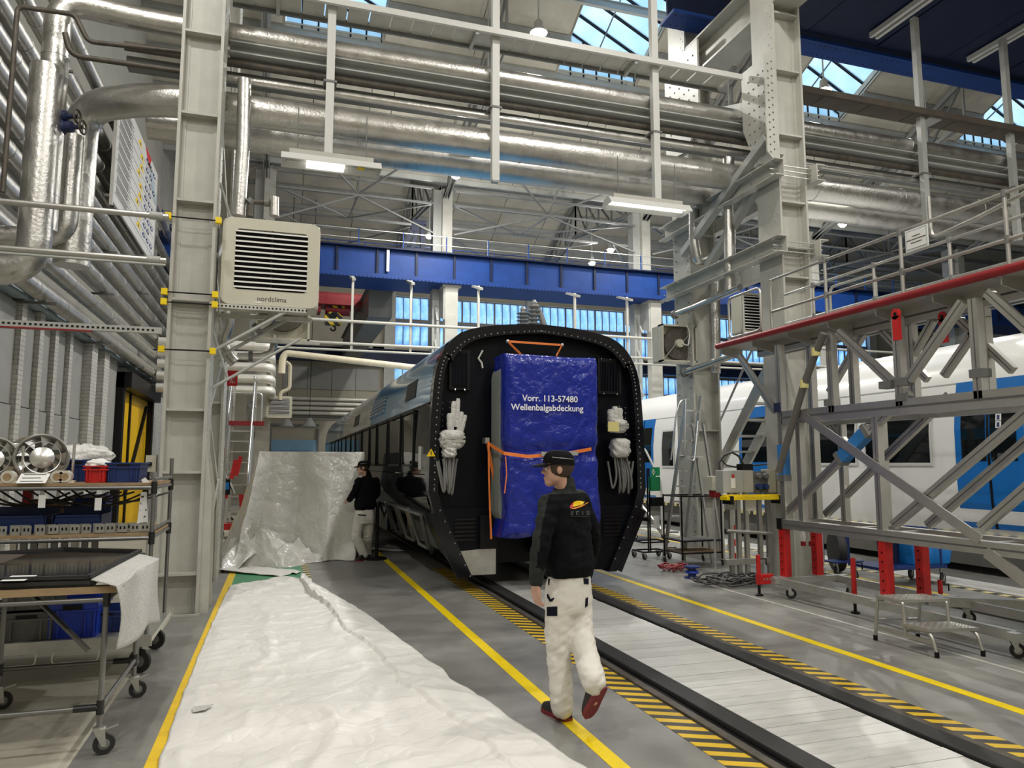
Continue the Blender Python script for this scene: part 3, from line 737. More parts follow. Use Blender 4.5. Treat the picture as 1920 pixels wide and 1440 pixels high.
for i, (px, py, lb) in enumerate(((631, 566, 'yellow and black striped hook block hanging higher by the trolley'), (625, 597, 'yellow and black striped hook block hanging lower by the trolley'))):
    p = OY(px, py, 30.8)
    h = T('hook_block', lb, 'hook', p)
    MB().prism([(p.x-0.32, p.y-0.1, p.z-0.28), (p.x+0.32, p.y-0.1, p.z-0.28), (p.x+0.36, p.y-0.1, p.z+0.08), (p.x+0.18, p.y-0.1, p.z+0.25), (p.x-0.18, p.y-0.1, p.z+0.25), (p.x-0.36, p.y-0.1, p.z+0.08)], (0, 0.3, 0)).build('block', 'hook_stripe', h)
    MB().lathe([(0.14, -0.14), (0.14, 0.14)], (p.x, p.y, p.z+0.1), (0,1,0), 14).build('sheave', 'black', h, 40)
    for dx in (-0.15, -0.05, 0.05, 0.15): MB().tube([(p.x+dx, p.y, p.z+0.2), (p.x+dx, p.y, 8.3)], 0.014, 5).build('rope', 'black', h)
    MB().tube(arc((p.x, p.y, p.z-0.42), 0.1, math.pi*0.5, -math.pi, 8, (1,0,0), (0,0,1)), 0.035, 6).build('hook', 'black', h, 50)
fr = T('runway_girder', 'dark blue far runway girder low across the end windows', 'girder', (15, 40.2, 7.4))
MB().box(-3.9, 45, 40.2, 40.7, 7.25, 7.95).build('web', 'crane_navy', fr)
MB().box(-3.9, 45, 40.0, 40.7, 7.95, 8.0).build('top_flange', 'crane_navy', fr)
# ---- near runway girder and crane bridge: the dark blue mass at the top right
ng = T('runway_girder', 'dark navy riveted runway girder overhead beside the tall platform column', 'girder', (18, 11.4, 10.02))
MB().box(6.7, 45, 11.15, 11.65, 10.02, 10.08).build('bottom_flange', 'crane_blue', ng)
MB().box(6.7, 45, 11.38, 11.42, 10.08, 11.2).build('web', 'crane_navy', ng)
MB().box(6.7, 45, 11.15, 11.65, 11.2, 11.25).build('top_flange', 'crane_navy', ng)
m = MB()
for k in range(180): rivets(m, [(6.8+0.13*k, 11.25, 10.02), (6.86+0.13*k, 11.55, 10.02)], (0,0,-1), 0.02)
tag(m.build('rivet', 'crane_navy', ng), kind='stuff')
nb = T('crane_walkway', 'dark navy plated walkway under the overhead crane, light rails below', 'walkway', (18, 8, 10.15))
for k in range(13):
    MB().box(7.95+k*1.7, 9.62+k*1.7, 6.6, 11.12, 10.15+0.01*(k % 2), 10.2+0.01*(k % 2)).build('deck_plate', 'crane_navy', nb)
MB().box(7.9, 30, 6.5, 6.58, 10.0, 11.4).build('side_girder', 'crane_navy', nb)

# ================================================================== ROOF TRUSSES
def truss(label, x, y0, y1, zf, depth, n, group):
    t = T('roof_truss', label, 'truss', (x, (y0+y1)/2, zf(y0)-depth), group)
    for dx in (-0.09, 0.09):
        MB().bar((x+dx, y0, zf(y0)-0.3), (x+dx, y1, zf(y1)-0.3), 0.03, 0.16).build('top_chord', 'truss_grey', t)
        MB().bar((x+dx, y0, zf(y0)-0.3), (x+dx, y1, zf(y1)-0.3-depth), 0.03, 0.14).build('bottom_chord', 'truss_grey', t)
    for k in range(1, n+1):
        a = k/n; ya = y0+(y1-y0)*a; b_ = (k-0.5)/n; yb = y0+(y1-y0)*b_
        MB().bar((x, ya, zf(ya)-0.3), (x, ya, zf(ya)-0.3-depth*a), 0.07, 0.07).build('vertical', 'truss_grey', t)
        ap = (k-1)/n; yp = y0+(y1-y0)*ap
        MB().bar((x, yp, zf(yp)-0.3-depth*ap), (x, ya, zf(ya)-0.3), 0.06, 0.08).build('diagonal', 'steel_dark' if k % 2 else 'truss_grey', t)
    return t
tl_ = ['over the crane hook side', 'over the train end', 'over the lit trough', 'beyond the tall platform column', 'beyond the platform railing']
for i, x in enumerate((-0.7, 5.8, 14.28, 22.8, 31.5)):
    truss('grey lattice roof truss of the middle bay ' + tl_[i], x, 26.4, 18.65, zb_, 1.5, 5, 'roof trusses of the middle bay')
    truss('grey lattice roof truss of the far bay ' + tl_[i], x, 41.0, 33.9, zc_, 1.9, 5, 'roof trusses of the far bay')
    truss('grey lattice roof truss past the blue girder ' + tl_[i], x, 26.8, 33.9, zd_, 1.9, 5, 'roof trusses past the blue girder')
# wind bracing along the column heads
bl_ = ['left of the train', 'above the train end', 'beyond the lit trough', 'above the railing notice']
for i in range(4):
    xa, xb = XC[i]+0.34, XC[i+1]-0.46; xm = (xa+xb)/2
    t = T('wind_bracing', 'lattice of thin grey bracing bars at the column heads ' + bl_[i], 'bracing', (xm, 27, 12.0), 'bracing at the column heads')
    for z in (11.55, 12.15): MB().bar((xa, 26.5, z), (xb, 26.5, z), 0.1, 0.07).build('chord', 'truss_grey', t)
    MB().bar((xa, 30.2, 11.9), (xb, 30.2, 11.9), 0.1, 0.08).build('chord', 'truss_grey', t)
    for (p, q) in (((xa, 26.5, 11.55), (xm, 30.2, 11.9)), ((xb, 26.5, 11.55), (xm, 30.2, 11.9)), ((xm, 26.5, 11.55), (xm, 30.2, 11.9)), ((xa, 26.5, 10.4), (xm, 26.5, 11.55)), ((xb, 26.5, 10.4), (xm, 26.5, 11.55)),
                   ((xa, 30.2, 11.9), (xm, 36.0, 12.4)), ((xb, 30.2, 11.9), (xm, 36.0, 12.4)), ((xa, 22.5, 12.6), (xm, 26.5, 11.6)), ((xb, 22.5, 12.6), (xm, 26.5, 11.6)), ((xm, 26.5, 11.6), (xm, 24, 13.0))):
        MB().bar(p, q, 0.06, 0.06).build('diagonal', 'truss_grey', t)
# sag rods under the roof, two per bay
for i, x in enumerate((2.5, 10.0, 12.4, 18.5, 20.6, 27.0)):
    MB().bar((x, 26, zb_(26)-0.24), (x, LY, zb_(LY)-0.24), 0.03, 0.03).build('sag_rod', 'steel_dark', rb)

# ================================================================== OVERHEAD PIPES ACROSS THE AISLE
YP = 10.2
def pz(y, x=440, Y=YP): return OY(x, y, Y).z
def pipe(name, label, cat, pts, r, mat='lag', bands=(), n=20, br=0.25, seam=True):
    t = T(name, label, cat, pts[0]); P = bend(pts, br, 7) if len(pts) > 2 else pts
    MB().tube(P, r, n).build('pipe_run', mat, t, 50)
    for q, d in bands:
        d = V(d).normalized()*0.012; q = V(q)
        MB().tube([q-d, q+d], r+0.006, n).build('joint_band', mat, t, 50)
    return t
XRP, YRP = -2.98, YP
zu, zbg = (pz(48)+pz(85))/2, (pz(175)+pz(235))/2
def xb(xs, z, y=YP): return [((x, y, z), (1,0,0)) for x in xs]
pipe('insulated_pipe', 'upper silver pipe crossing the aisle below the plank walkway, rising from the left wall', 'pipe', [(XRP+0.14, YRP-0.15, 4.55), (XRP+0.14, YRP-0.15, zu), (-1.9, YP, zu), (24, YP, zu)], 0.155, bands=xb((0.9, 2.6, 4.6, 6.2, 9, 11, 13.5), zu)+[((XRP+0.14, YRP-0.15, z), (0,0,1)) for z in (5.0, 5.9, 6.8)], br=0.35)
pipe('insulated_pipe', 'wide silver pipe crossing the aisle above the fluorescent troughs, in front', 'pipe', [(XRP+0.30, YRP+0.55, 4.3), (XRP+0.30, YRP+0.55, zbg), (-1.7, YP, zbg), (24, YP, zbg)], 0.215, bands=xb((0.6, 1.9, 3.4, 4.7, 5.6, 8.8, 10.7, 12.6), zbg), br=0.45)
pipe('insulated_pipe', 'second wide silver pipe close behind the one above the fluorescent troughs', 'pipe', [(-1.9, YP+0.75, zbg-0.02), (24, YP+0.75, zbg-0.02)], 0.225, bands=xb((0.2, 1.6, 3.0, 4.4, 9, 12), zbg-0.02, YP+0.75))
pipe('insulated_pipe', 'thin silver pipe lying on top of the wide aisle pipe', 'pipe', [(-0.9, YP-0.1, pz(155)), (24, YP-0.1, pz(155))], 0.055, n=10)
pipe('rusty_pipe', 'dark rusty pipe crossing the aisle above the thin silver pipe', 'pipe', [(-2.1, YP, pz(118)), (24, YP, pz(118))], 0.06, 'rust_pipe', n=10)
t = thing_bar('pipe_beam', 'long grey steel beam under the upper silver aisle pipe', 'beam', [('beam', MB().ibeam((-0.8, YP, pz(97)), (24, YP, pz(97)), 0.3, 0.17, 0.02, 0.02))], 'steel_grey')
t = T('cable_tray', 'dark perforated cable tray crossing the aisle behind the rusty pipe', 'tray', (2, YP+0.25, pz(133)))
MB().channel((-2.1, YP+0.25, pz(133)), (24, YP+0.25, pz(133)), 0.22, 0.12, 0.008).build('tray', 'steel_dark', t)
# risers at the left wall: more elbows and valves
pipe('insulated_pipe', 'stout silver riser bending towards the left wall below the tube rails', 'pipe', [(XRP+0.09, YRP-0.25, 6.6), (XRP+0.09, YRP-0.25, 4.0), (-3.9, YRP-0.25, 4.0)], 0.185, br=0.4)
pipe('insulated_pipe', 'short silver branch beside the valves joining the upper wall elbow', 'pipe', [(-2.72, 10.55, 6.0), (-2.72, 10.55, 4.6), (-3.9, 10.55, 4.55)], 0.14, br=0.3)
pipe('thin_pipe', 'thin dark pipe climbing left of the silver riser and kinking right', 'pipe', [OY(5, 360, 9.7), OY(33, 12, 9.7), OY(140, 27, 9.7), OY(165, 78, 9.7), OY(345, 98, 9.7)], 0.03, 'rust_pipe', n=8, br=0.08)
pipe('thin_pipe', 'thin brown pipe leaving the riser between the two silver pipes', 'pipe', [OY(122, 62, 9.72), OY(132, 104, 9.72), OY(352, 136, 9.72)], 0.035, 'rust_pipe', n=8, br=0.15)
for i, (px, py) in enumerate(((145, 228), (155, 248))):
    p = OY(px-22, py-5, 10.1)
    v = T('pipe_valve', ['dark blue valve with brown handwheel beside the silver riser, upper', 'dark blue valve with brown handwheel beside the silver riser, lower'][i], 'valve', p)
    MB().lathe([(0.09, 0), (0.11, 0.04), (0.07, 0.08), (0.07, 0.16), (0.03, 0.18), (0.03, 0.28)], (p.x-0.12, p.y-0.05, p.z), (1, -0.25, 0), 12).build('body', 'navy', v, 40)
    c = V(p.x+0.16, p.y-0.12, p.z)
    MB().tube(arc(c, 0.085, 0, 2*math.pi*15/16, 15, (0.25, 1, 0), (0,0,1)), 0.014, 6, closed=True).build('handwheel', 'rust_pipe', v, 50)
    for k in range(2): MB().bar(c+Vector((0,0,-0.08)) if k else c+Vector((-0.02,-0.08,0)), c+Vector((0,0,0.08)) if k else c+Vector((0.02,0.08,0)), 0.012, 0.012).build('spoke', 'rust_pipe', v)
# pipes running along the left wall
for i, mm in enumerate((0.725, 0.868, 1.02, 1.155, 1.28, 1.41, 1.53, 1.66, 1.84, 2.1)):
    z = OX(520-300, 870-300*mm, -3.62).z
    r = 0.135 if i < 5 else 0.12
    lb = ['lowest silver pipe along the left wall, just above the blue-grey channel'] + ['silver pipe along the left wall, number %s up from the blue-grey channel' % w_ for w_ in ('two', 'three', 'four', 'five', 'six', 'seven', 'eight', 'nine', 'ten')]
    t = T('wall_pipe', lb[i], 'pipe', (-3.62, 2, z), 'silver pipes along the left wall')
    MB().tube([(-3.62, 1, z), (-3.62, 38, z)], r, 16).build('pipe_run', 'lag_wall', t, 50)
    bnd = MB().tube([(-3.62, 2, z), (-3.62, 2.03, z)], r+0.007, 16).build('joint_band', 'lag_wall', t, 50)
    for k in range(1, 24): inst('joint_band', bnd, t, (0, k*1.5+(i % 3)*0.4, 0))
    if i % 2 == 0:
        for k in range(8): MB().bar((-4.0, 5+k*4, z-r-0.02), (-3.4, 5+k*4, z-r-0.02), 0.05, 0.04).build('bracket', 'steel_dark', t)
# ---- plank walkway (seen from below) beside the pipes
zw = pz(5)+0.02
yn = OZ(960, 67, zw).y
wk = T('plank_walkway', 'pale plank walkway crossing overhead with a white near edge', 'walkway', (3, YP, zw))
bd = MB().box(-0.8, -0.51, yn+0.03, YP+0.04, zw, zw+0.03).build('plank', 'steel_paint', wk)
nb_ = int((7.15+0.8)/0.31)
for k in range(1, nb_): inst('plank', bd, wk, (k*0.31, 0, random.uniform(0, 0.006)))
MB().box(-0.8, 7.15, yn-0.03, yn+0.02, zw-0.03, zw+0.06).build('near_edge', 'white_plastic', wk)
MB().box(-0.8, 7.15, YP+0.02, YP+0.06, zw-0.05, zw+0.04).build('far_edge', 'steel_dark', wk)
for x in (-0.2, 2.6, 5.2): MB().bar((x, yn, zw-0.04), (x, YP+0.05, zw-0.04), 0.05, 0.07).build('cross_bearer', 'steel_grey', wk)
wk2 = T('plank_walkway', 'dark brown plank walkway overhead right of the tall platform column', 'walkway', (12, YP, zw))
M('plank_dark', (0.085, 0.07, 0.055), 0.7, var=0.2, vs=3)
for k in range(14): MB().box(7.85+k*1.0, 8.83+k*1.0, yn+0.05, YP+0.02, zw-0.02, zw+0.03).build('plank', 'plank_dark', wk2)
MB().box(7.8, 21.9, yn-0.02, yn+0.03, zw-0.03, zw+0.08).build('near_edge', 'plank_dark', wk2)
MB().box(11.2, 11.5, yn+0.05, YP, zw-0.05, zw-0.02).build('cross_bearer', 'steel_grey', wk2)
# ---- hangers
YH = 9.95
for i, (px, py, top) in enumerate(((615, 297, 9.0), (928, 340, 13.0), (1232, 392, 13.0), (1733, 335, 10.0), (1897, 300, 10.0))):
    p = OY(px, py, YH)
    zz = p.z if i < 3 else 5.95
    h = T('pipe_hanger', ['white channel hanger holding the aisle pipes above the unlit trough', 'white channel hanger holding the aisle pipes between the two troughs', 'white channel hanger holding the aisle pipes above the lit trough', 'grey channel hanger through the dark walkway, nearer the tall column', 'grey channel hanger through the dark walkway, farther from the tall column'][i], 'hanger', (p.x, YH, zz))
    MB().channel((p.x, YH, zz), (p.x, YH, top), 0.11, 0.10, 0.012, up=(0,1,0)).build('post', 'white_plastic' if i < 3 else 'steel_grey', h)
    MB().box(p.x-0.09, p.x+0.09, YH-0.06, YH+0.35, pz(147), pz(147)+0.03).build('clip', 'steel_dark', h)
    MB().box(p.x-0.035, p.x+0.035, YH, YH+0.3, zu-0.2, zu-0.15).build('cradle', 'steel_grey', h)
    MB().box(p.x-0.045, p.x+0.045, YH-0.045, YH+0.045, zz-0.02, zz).build('end_cap', 'steel_grey', h)
# light rails under the navy walkway, with posts
for i, (pa, pb) in enumerate((((1735, 2), (1642, 76)), ((1918, 70), (1812, 118)))):
    a, b_ = OZ(*pa, 10.0), OZ(*pb, 10.0)
    x = (a.x+b_.x)/2
    t = T('light_rail', ['pale double rail under the navy walkway nearer the tall column', 'pale double rail under the navy walkway farther from the tall column'][i], 'rail', (x, b_.y, 10.0))
    for dx in (-0.07, 0.07): MB().bar((x+dx, 6.6, 10.08), (x+dx, b_.y, 10.08), 0.07, 0.1).build('rail_bar', 'white_plastic', t)
# ---- fluorescent troughs
def trough(label, pa, pb, Y, lit, group=None):
    a, b_ = OY(*pa, Y), OY(*pb, Y); z = (a.z+b_.z)/2; xa, xb_ = a.x, b_.x
    t = T('fluorescent_trough', label, 'light', ((xa+xb_)/2, Y, z), group)
    m = MB()
    prof = [(-0.17, 0.0), (-0.09, 0.10), (0.09, 0.10), (0.17, 0.0)]
    for k in range(3):
        (ya, za), (yb, zb__) = prof[k], prof[k+1]
        m.prism([(xa, Y+ya, z+za), (xa, Y+yb, z+zb__), (xa, Y+yb, z+zb__+0.012), (xa, Y+ya, z+za+0.012)], (xb_-xa, 0, 0))
    m.build('reflector', 'white_plastic', t)
    for x in (xa, xb_-0.012): MB().prism([(x, Y-0.17, z), (x, Y-0.09, z+0.1), (x, Y+0.09, z+0.1), (x, Y+0.17, z)], (0.012, 0, 0)).build('end_plate', 'white_plastic', t)
    for dy in (-0.05, 0.05): MB().tube([(xa+0.06, Y+dy, z+0.05), (xb_-0.06, Y+dy, z+0.05)], 0.018, 8).build('tube', 'tube_on' if lit else 'white_plastic', t, 50)
    MB().box(xa+0.1, xb_-0.1, Y-0.05, Y+0.05, z+0.112, z+0.19).build('ballast_box', 'steel_paint', t)
    if not lit:
        MB().box(xa+0.32, xa+0.82, Y-0.14, Y+0.1, z-0.005, z).build('diffuser', 'tube_on', t)
        MB().box(xa+0.99, xa+1.08, Y-0.14, Y-0.05, z-0.006, z).build('tag', 'yellow_bright', t)
    for x in (xa+0.2, xb_-0.2): MB().tube([(x, Y, z+0.19), (x, Y, z+0.8)], 0.008, 5).build('wire', 'steel_dark', t)
    return t
trough('fluorescent trough with a short lit cover and yellow tag above the heater', (527, 300), (713, 329), 9.8, False)
trough('lit fluorescent trough hanging above the train end', (1137, 383), (1288, 404), 9.8, True)
trough('lit fluorescent trough right of the tall platform column', (1513, 374), (1612, 381), 10.6, True)
# ---- high bay lamps
hb_me = None
def roof_z(y):
    if y > 33.9: return zc_(y)
    if y > 26: return zd_(y)
    if y > RY: return zb_(y)
    if y > 11.3: return zn_(y)
    return za_(y) if y > 1.2 else ze_(y)
def highbay(label, p, energy, group=None):
    t = T('high_bay_lamp', label, 'lamp', p, group)
    MB().lathe([(0.07, 0.30), (0.10, 0.26), (0.11, 0.12), (0.19, 0.03), (0.20, 0.0)], p, (0,0,1), 14).build('housing', 'steel_grey', t, 40)
    MB().lathe([(0.02, -0.13), (0.09, -0.115), (0.14, -0.07), (0.16, 0.0)], p, (0,0,1), 14).build('lens', 'lamp_on', t, 60)
    MB().tube([(p[0], p[1], p[2]+0.3), (p[0], p[1], roof_z(p[1])-0.01)], 0.02, 5).build('stem', 'steel_grey', t)
    light('lamp_light', 'POINT', (p[0], p[1], p[2]-0.24), energy*0.26, (1, 0.97, 0.915), 0.09, None, t)
    light('lamp_beam', 'AREA', (p[0], p[1], p[2]-0.15), energy*0.36, (1, 0.97, 0.915), 0.3, None, t)
LE = 1050
for i, q in enumerate(((1010, 62), (915, 218), (1370, 293), (1545, 170), (1745, 345), (875, 295), (855, 328), (823, 411), (805, 442), (1250, 380), (1187, 438), (1145, 468), (1110, 493), (1580, 420))):
    p = OZ(*q, 11.4)
    row = 'over the train end' if p.x < 10 else ('over the far track' if p.x < 17 else 'beyond the tall platform column')
    bay = 'middle bay by the walkway' if p.y < 17 else ('middle bay by the blue girder' if p.y < 25 else 'past the blue girder')
    highbay('bright high bay lamp %s, %s' % (row, bay), p, LE, 'high bay lamps of the hall')
for x in (-2.2, 5.4, 13.5):
    for y in (-5.0, 0.5, 5.5): highbay('bright high bay lamp of the near bay before the plank walkway', V(x, y, 11.2), LE*0.8, 'high bay lamps of the hall')
# ================================================================== TRAIN under assembly
TX, TY, TYE = 3.56, 9.9, 33.0
half = [(1.13,0.17),(1.34,0.61),(1.54,1.05),(1.62,1.32),(1.615,1.7),(1.61,2.05),(1.59,2.45),(1.57,2.75),(1.545,2.95),(1.49,3.15),(1.36,3.38),(1.15,3.55),(0.82,3.63),(0.43,3.68),(0,3.70)]
_h = [V(x, z) if False else (x, z) for x, z in half]
for _ in range(2):          # round the corners of the upper profile
    o_ = [_h[0]]
    for (xa, za), (xb_, zb2) in zip(_h, _h[1:]):
        if za < 1.2: o_.append((xb_, zb2)); continue
        o_ += [(xa*0.75+xb_*0.25, za*0.75+zb2*0.25), (xa*0.25+xb_*0.75, za*0.25+zb2*0.75)]
    o_.append(_h[-1]); _h = o_
half = [p_ for i_, p_ in enumerate(_h) if i_ == 0 or p_ != _h[i_-1]]
def loop(sc=1.0, inset=0.0, zmin=0.0):
    h = [(x-inset*min(1, x/0.4), z-inset*(1 if z > 3.2 else 0)) for x, z in half if z >= zmin]
    return [(-x, z) for x, z in h] + [(x, z) for x, z in reversed(h[:-1])]
tr = T('train_car', 'unfinished dark passenger train car with blue roof and wrapped end', 'train', (TX, TY, 0))
def side_strip(name, pts, y0, y1, mat, thick=0.0):
    """skin strip following profile points (dx,z) from y0 to y1"""
    m = MB(); k = len(pts)
    n = max(1, int((y1-y0)/1.2))
    def fn(u, v):
        i = v*(k-1); a = int(min(i, k-2)); f = i-a
        x = pts[a][0]*(1-f)+pts[a+1][0]*f; z = pts[a][1]*(1-f)+pts[a+1][1]*f
        return (TX+x, y0+(y1-y0)*u, z)
    m.grid(fn, n, k-1)
    o = m.build(name, mat, tr, 35, fix=False)
    return o
roofpts = [(-1.587,2.54),(-1.57,2.75),(-1.545,2.95),(-1.49,3.15),(-1.36,3.38),(-1.15,3.55),(-0.82,3.63),(-0.43,3.68),(0,3.70),(0.43,3.68),(0.82,3.63),(1.15,3.55),(1.36,3.38),(1.49,3.15),(1.545,2.95),(1.57,2.75),(1.587,2.54)]
for a, b_, mt in ((TY, 16.7, 'train_blue'), (16.7, 24.2, 'train_white'), (24.2, 25.6, 'train_blue'), (25.6, 26.4, 'train_white'), (26.4, TYE, 'train_blue')):
    side_strip('roof_skin', roofpts, a+0.01, b_, mt)
for s_ in (-1, 1):
    lw = [(s_*x, z) for x, z in ((1.44,0.86),(1.54,1.05),(1.60,1.20),(1.62,1.32),(1.617,1.55))]
    up = [(s_*x, z) for x, z in ((1.617,1.56),(1.615,1.7),(1.61,2.05),(1.595,2.35),(1.588,2.53))]
    side_strip('lower_side', lw, TY+0.02, TYE, 'train_black')
    side_strip('window_band', up, TY+0.02, TYE, 'train_black')
    MB().box(TX+s_*1.585-0.012, TX+s_*1.585+0.012, TY, TYE, 2.525, 2.55).build('trim_strip', 'black', tr)
# window surrounds on the visible side
xs = TX-1.60
wins = []
yy = 10.95
for k in range(13):
    wd = 1.25 if k % 3 else 0.95
    wins.append((yy, yy+wd)); yy += wd+0.32
for k, (a, b_) in enumerate(wins):
    if b_ > TYE-0.4: break
    w_ = MB().box(xs-0.022, xs+0.0, a+0.05, b_-0.05, 1.72, 2.46).build('side_window', 'glass_dark', tr)
    P = [(xs-0.022, a, 1.68), (xs-0.022, b_, 1.68), (xs-0.012, b_, 2.5), (xs-0.012, a, 2.5)]
    fr = MB()
    for i in range(4): fr.bar(P[i], P[(i+1) % 4], 0.03, 0.03, up=(1,0,0))
    fr.build('window_frame', 'black', w_)
# vents and grille in the roof side
def on_roof(y, z): # x of left roof side at z
    for (xa, za), (xb_, zb2) in zip(roofpts, roofpts[1:8]):
        if za <= z <= zb2: return TX + xa + (xb_-xa)*(z-za)/(zb2-za)
    return TX-1.57
for y0, y1 in ((11.1, 12.0), (19.4, 20.6)):
    MB().prism([(on_roof(0, 2.72)-0.012, y0, 2.72), (on_roof(0, 3.0)-0.012, y0, 3.0), (on_roof(0, 3.0)-0.012, y1, 3.0), (on_roof(0, 2.72)-0.012, y1, 2.72)], (0.02, 0, 0)).build('vent', 'black', tr)
gr = MB().prism([(on_roof(0, 2.7)-0.008, 14.5, 2.7), (on_roof(0, 3.05)-0.008, 14.5, 3.05), (on_roof(0, 3.05)-0.008, 16.9, 3.05), (on_roof(0, 2.7)-0.008, 16.9, 2.7)], (0.015, 0, 0)).build('louvre_panel', 'train_blue', tr)
for k in range(9):
    z = 2.72+k*0.037
    MB().bar((on_roof(0, z)-0.018, 14.55, z), (on_roof(0, z)-0.018, 16.85, z), 0.02, 0.012).build('slat', 'train_white' if k % 2 else 'train_blue', gr)
# door handle / white fitting near the front corner
MB().box(xs-0.04, xs, 10.35, 10.42, 1.62, 1.95).build('handle', 'white_plastic', tr)
# ---- end wall (front)
outer = loop(); inner = loop(inset=0.13)
def ring(y0, y1, o_, i_, mat, name):
    n = len(o_); m = MB()
    vs = [(TX+x, y0, z) for x, z in o_] + [(TX+x, y0, z) for x, z in i_] + [(TX+x, y1, z) for x, z in o_] + [(TX+x, y1, z) for x, z in i_]
    fs = []
    for i in range(n-1):
        fs += [(i, i+1, n+i+1, n+i), (2*n+i, 3*n+i, 3*n+i+1, 2*n+i+1), (i, 2*n+i, 2*n+i+1, i+1), (n+i, n+i+1, 3*n+i+1, 3*n+i)]
    fs += [(0, n, 3*n, 2*n), (n-1, 3*n-1, 4*n-1, 2*n-1)]
    m.add(vs, fs); return m.build(name, mat, tr, 30)
ring(TY-0.16, TY+0.14, outer, inner, 'black_gloss', 'end_frame')
# recessed end wall with a gangway opening
up_in = [(x, z) for x, z in inner if z > 1.0]
MB().prism([(TX+x, TY+0.02, z) for x, z in inner if z > 0.95], (0, 0.06, 0)).build('end_wall', 'train_front', tr)
MB().prism([(TX+x, TYE, z) for x, z in inner if z > 0.95], (0, 0.06, 0)).build('end_wall', 'train_front', tr)
# lower legs of the end (buffer modules)
for s_ in (-1, 1):
    MB().prism([(TX+s_*0.63, TY-0.06, 0.2), (TX+s_*1.04, TY-0.06, 0.2), (TX+s_*1.46, TY-0.06, 1.1), (TX+s_*0.63, TY-0.06, 1.1)], (0, 0.7, 0)).build('buffer_module', 'train_front', tr)
    p = MB().prism([(TX+s_*0.66, TY-0.09, 0.2), (TX+s_*1.06, TY-0.09, 0.2), (TX+s_*1.2, TY-0.09, 0.52), (TX+s_*0.66, TY-0.09, 0.56)], (0, 0.03, 0)).build('step_plate', 'galv' if s_ < 0 else 'train_front', tr)
    MB().box(TX+s_*0.78-0.12, TX+s_*0.78+0.12, TY-0.16, TY-0.06, 0.55, 1.0).build('buffer_block', 'black', tr)
    for k in range(6):
        MB().box(TX+s_*1.10-0.14, TX+s_*1.10+0.14, TY-0.085, TY-0.06, 0.66+k*0.055, 0.69+k*0.055).build('slat', 'black_gloss', tr)
    MB().bar((TX+s_*1.17, TY-0.14, 0.17), (TX+s_*1.58, TY-0.14, 1.03), 0.05, 0.08).build('corner_strip', 'black_gloss', tr)
MB().box(TX-0.63, TX+0.63, TY+0.3, TY+0.4, 0.3, 1.0).build('headstock', 'black', tr)
MB().lathe([(0.12, 0), (0.12, 0.5), (0.18, 0.52), (0.18, 0.6)], (TX, TY+0.3, 0.55), (0,-1,0), 14).build('coupler', 'black', tr, 40)
MB().box(TX-0.62, TX+0.62, TY-0.05, TY+0.05, 0.98, 1.1).build('gangway_sill', 'steel_dark', tr)
MB().box(TX-0.1, TX-0.02, TY-0.1, TY, 0.62, 0.72).build('socket', 'galv', tr)
# grilles either side
for s_, (pa, pb) in ((-1, ((842, 655), (880, 732))), (1, ((1119, 672), (1163, 740)))):
    a, b_ = OY(*pa, TY-0.02), OY(*pb, TY-0.02)
    g = MB().box(a.x, b_.x, TY-0.06, TY+0.02, b_.z, a.z).build('grille', 'black', tr)
    n = 12
    for k in range(n):
        x = a.x+0.05+(b_.x-a.x-0.1)*k/(n-1)
        MB().box(x-0.006, x+0.006, TY-0.085, TY-0.06, b_.z+0.05, a.z-0.05).build('slat', 'train_front', g)
    for (xx, zz) in ((a.x+0.05, a.z-0.01), ((a.x+b_.x)/2, a.z-0.01), (a.x+0.08, b_.z+0.0), (b_.x-0.08, b_.z+0.0)):
        MB().sphere((xx, TY-0.07, zz), 0.016, 6, 4).build('screw', 'chrome', g)
# bolts round the frame
m = MB()
for i in range(len(inner)-1):
    (xa, za), (xb_, zb2) = inner[i], inner[i+1]
    L = math.hypot(xb_-xa, zb2-za); n = max(1, int(L/0.16))
    for k in range(n):
        f = k/n; rivets(m, [(TX+(xa+(xb_-xa)*f)*1.035, TY-0.16, (za+(zb2-za)*f)+0.03)], (0,-1,0), 0.012)
for s_ in (-1, 1):
    for k in range(9):
        rivets(m, [(TX+s_*1.40, TY+0.02, 1.9+k*0.08), (TX+s_*1.30, TY+0.02, 1.92+k*0.08)], (0,-1,0), 0.012)
tag(m.build('bolt', 'galv', tr), kind='stuff')
MB().tube([OY(905, 657, TY-0.05), OY(897, 672, TY-0.05), OY(903, 680, TY-0.05), OY(905, 690, TY-0.05)], 0.014, 6).build('hose_stub', 'white_plastic', tr, 50)
# warning triangle
w0 = OY(809, 850, TY-0.2)
MB().prism([(w0.x-0.06, TY-0.175, w0.z-0.04), (w0.x+0.06, TY-0.175, w0.z-0.04), (w0.x, TY-0.175, w0.z+0.065)], (0, 0.004, 0)).build('warning_sign', 'hazard_yellow', tr)
MB().box(w0.x-0.006, w0.x+0.006, TY-0.179, TY-0.175, w0.z-0.02, w0.z+0.03).build('warning_mark', 'text_black', tr)
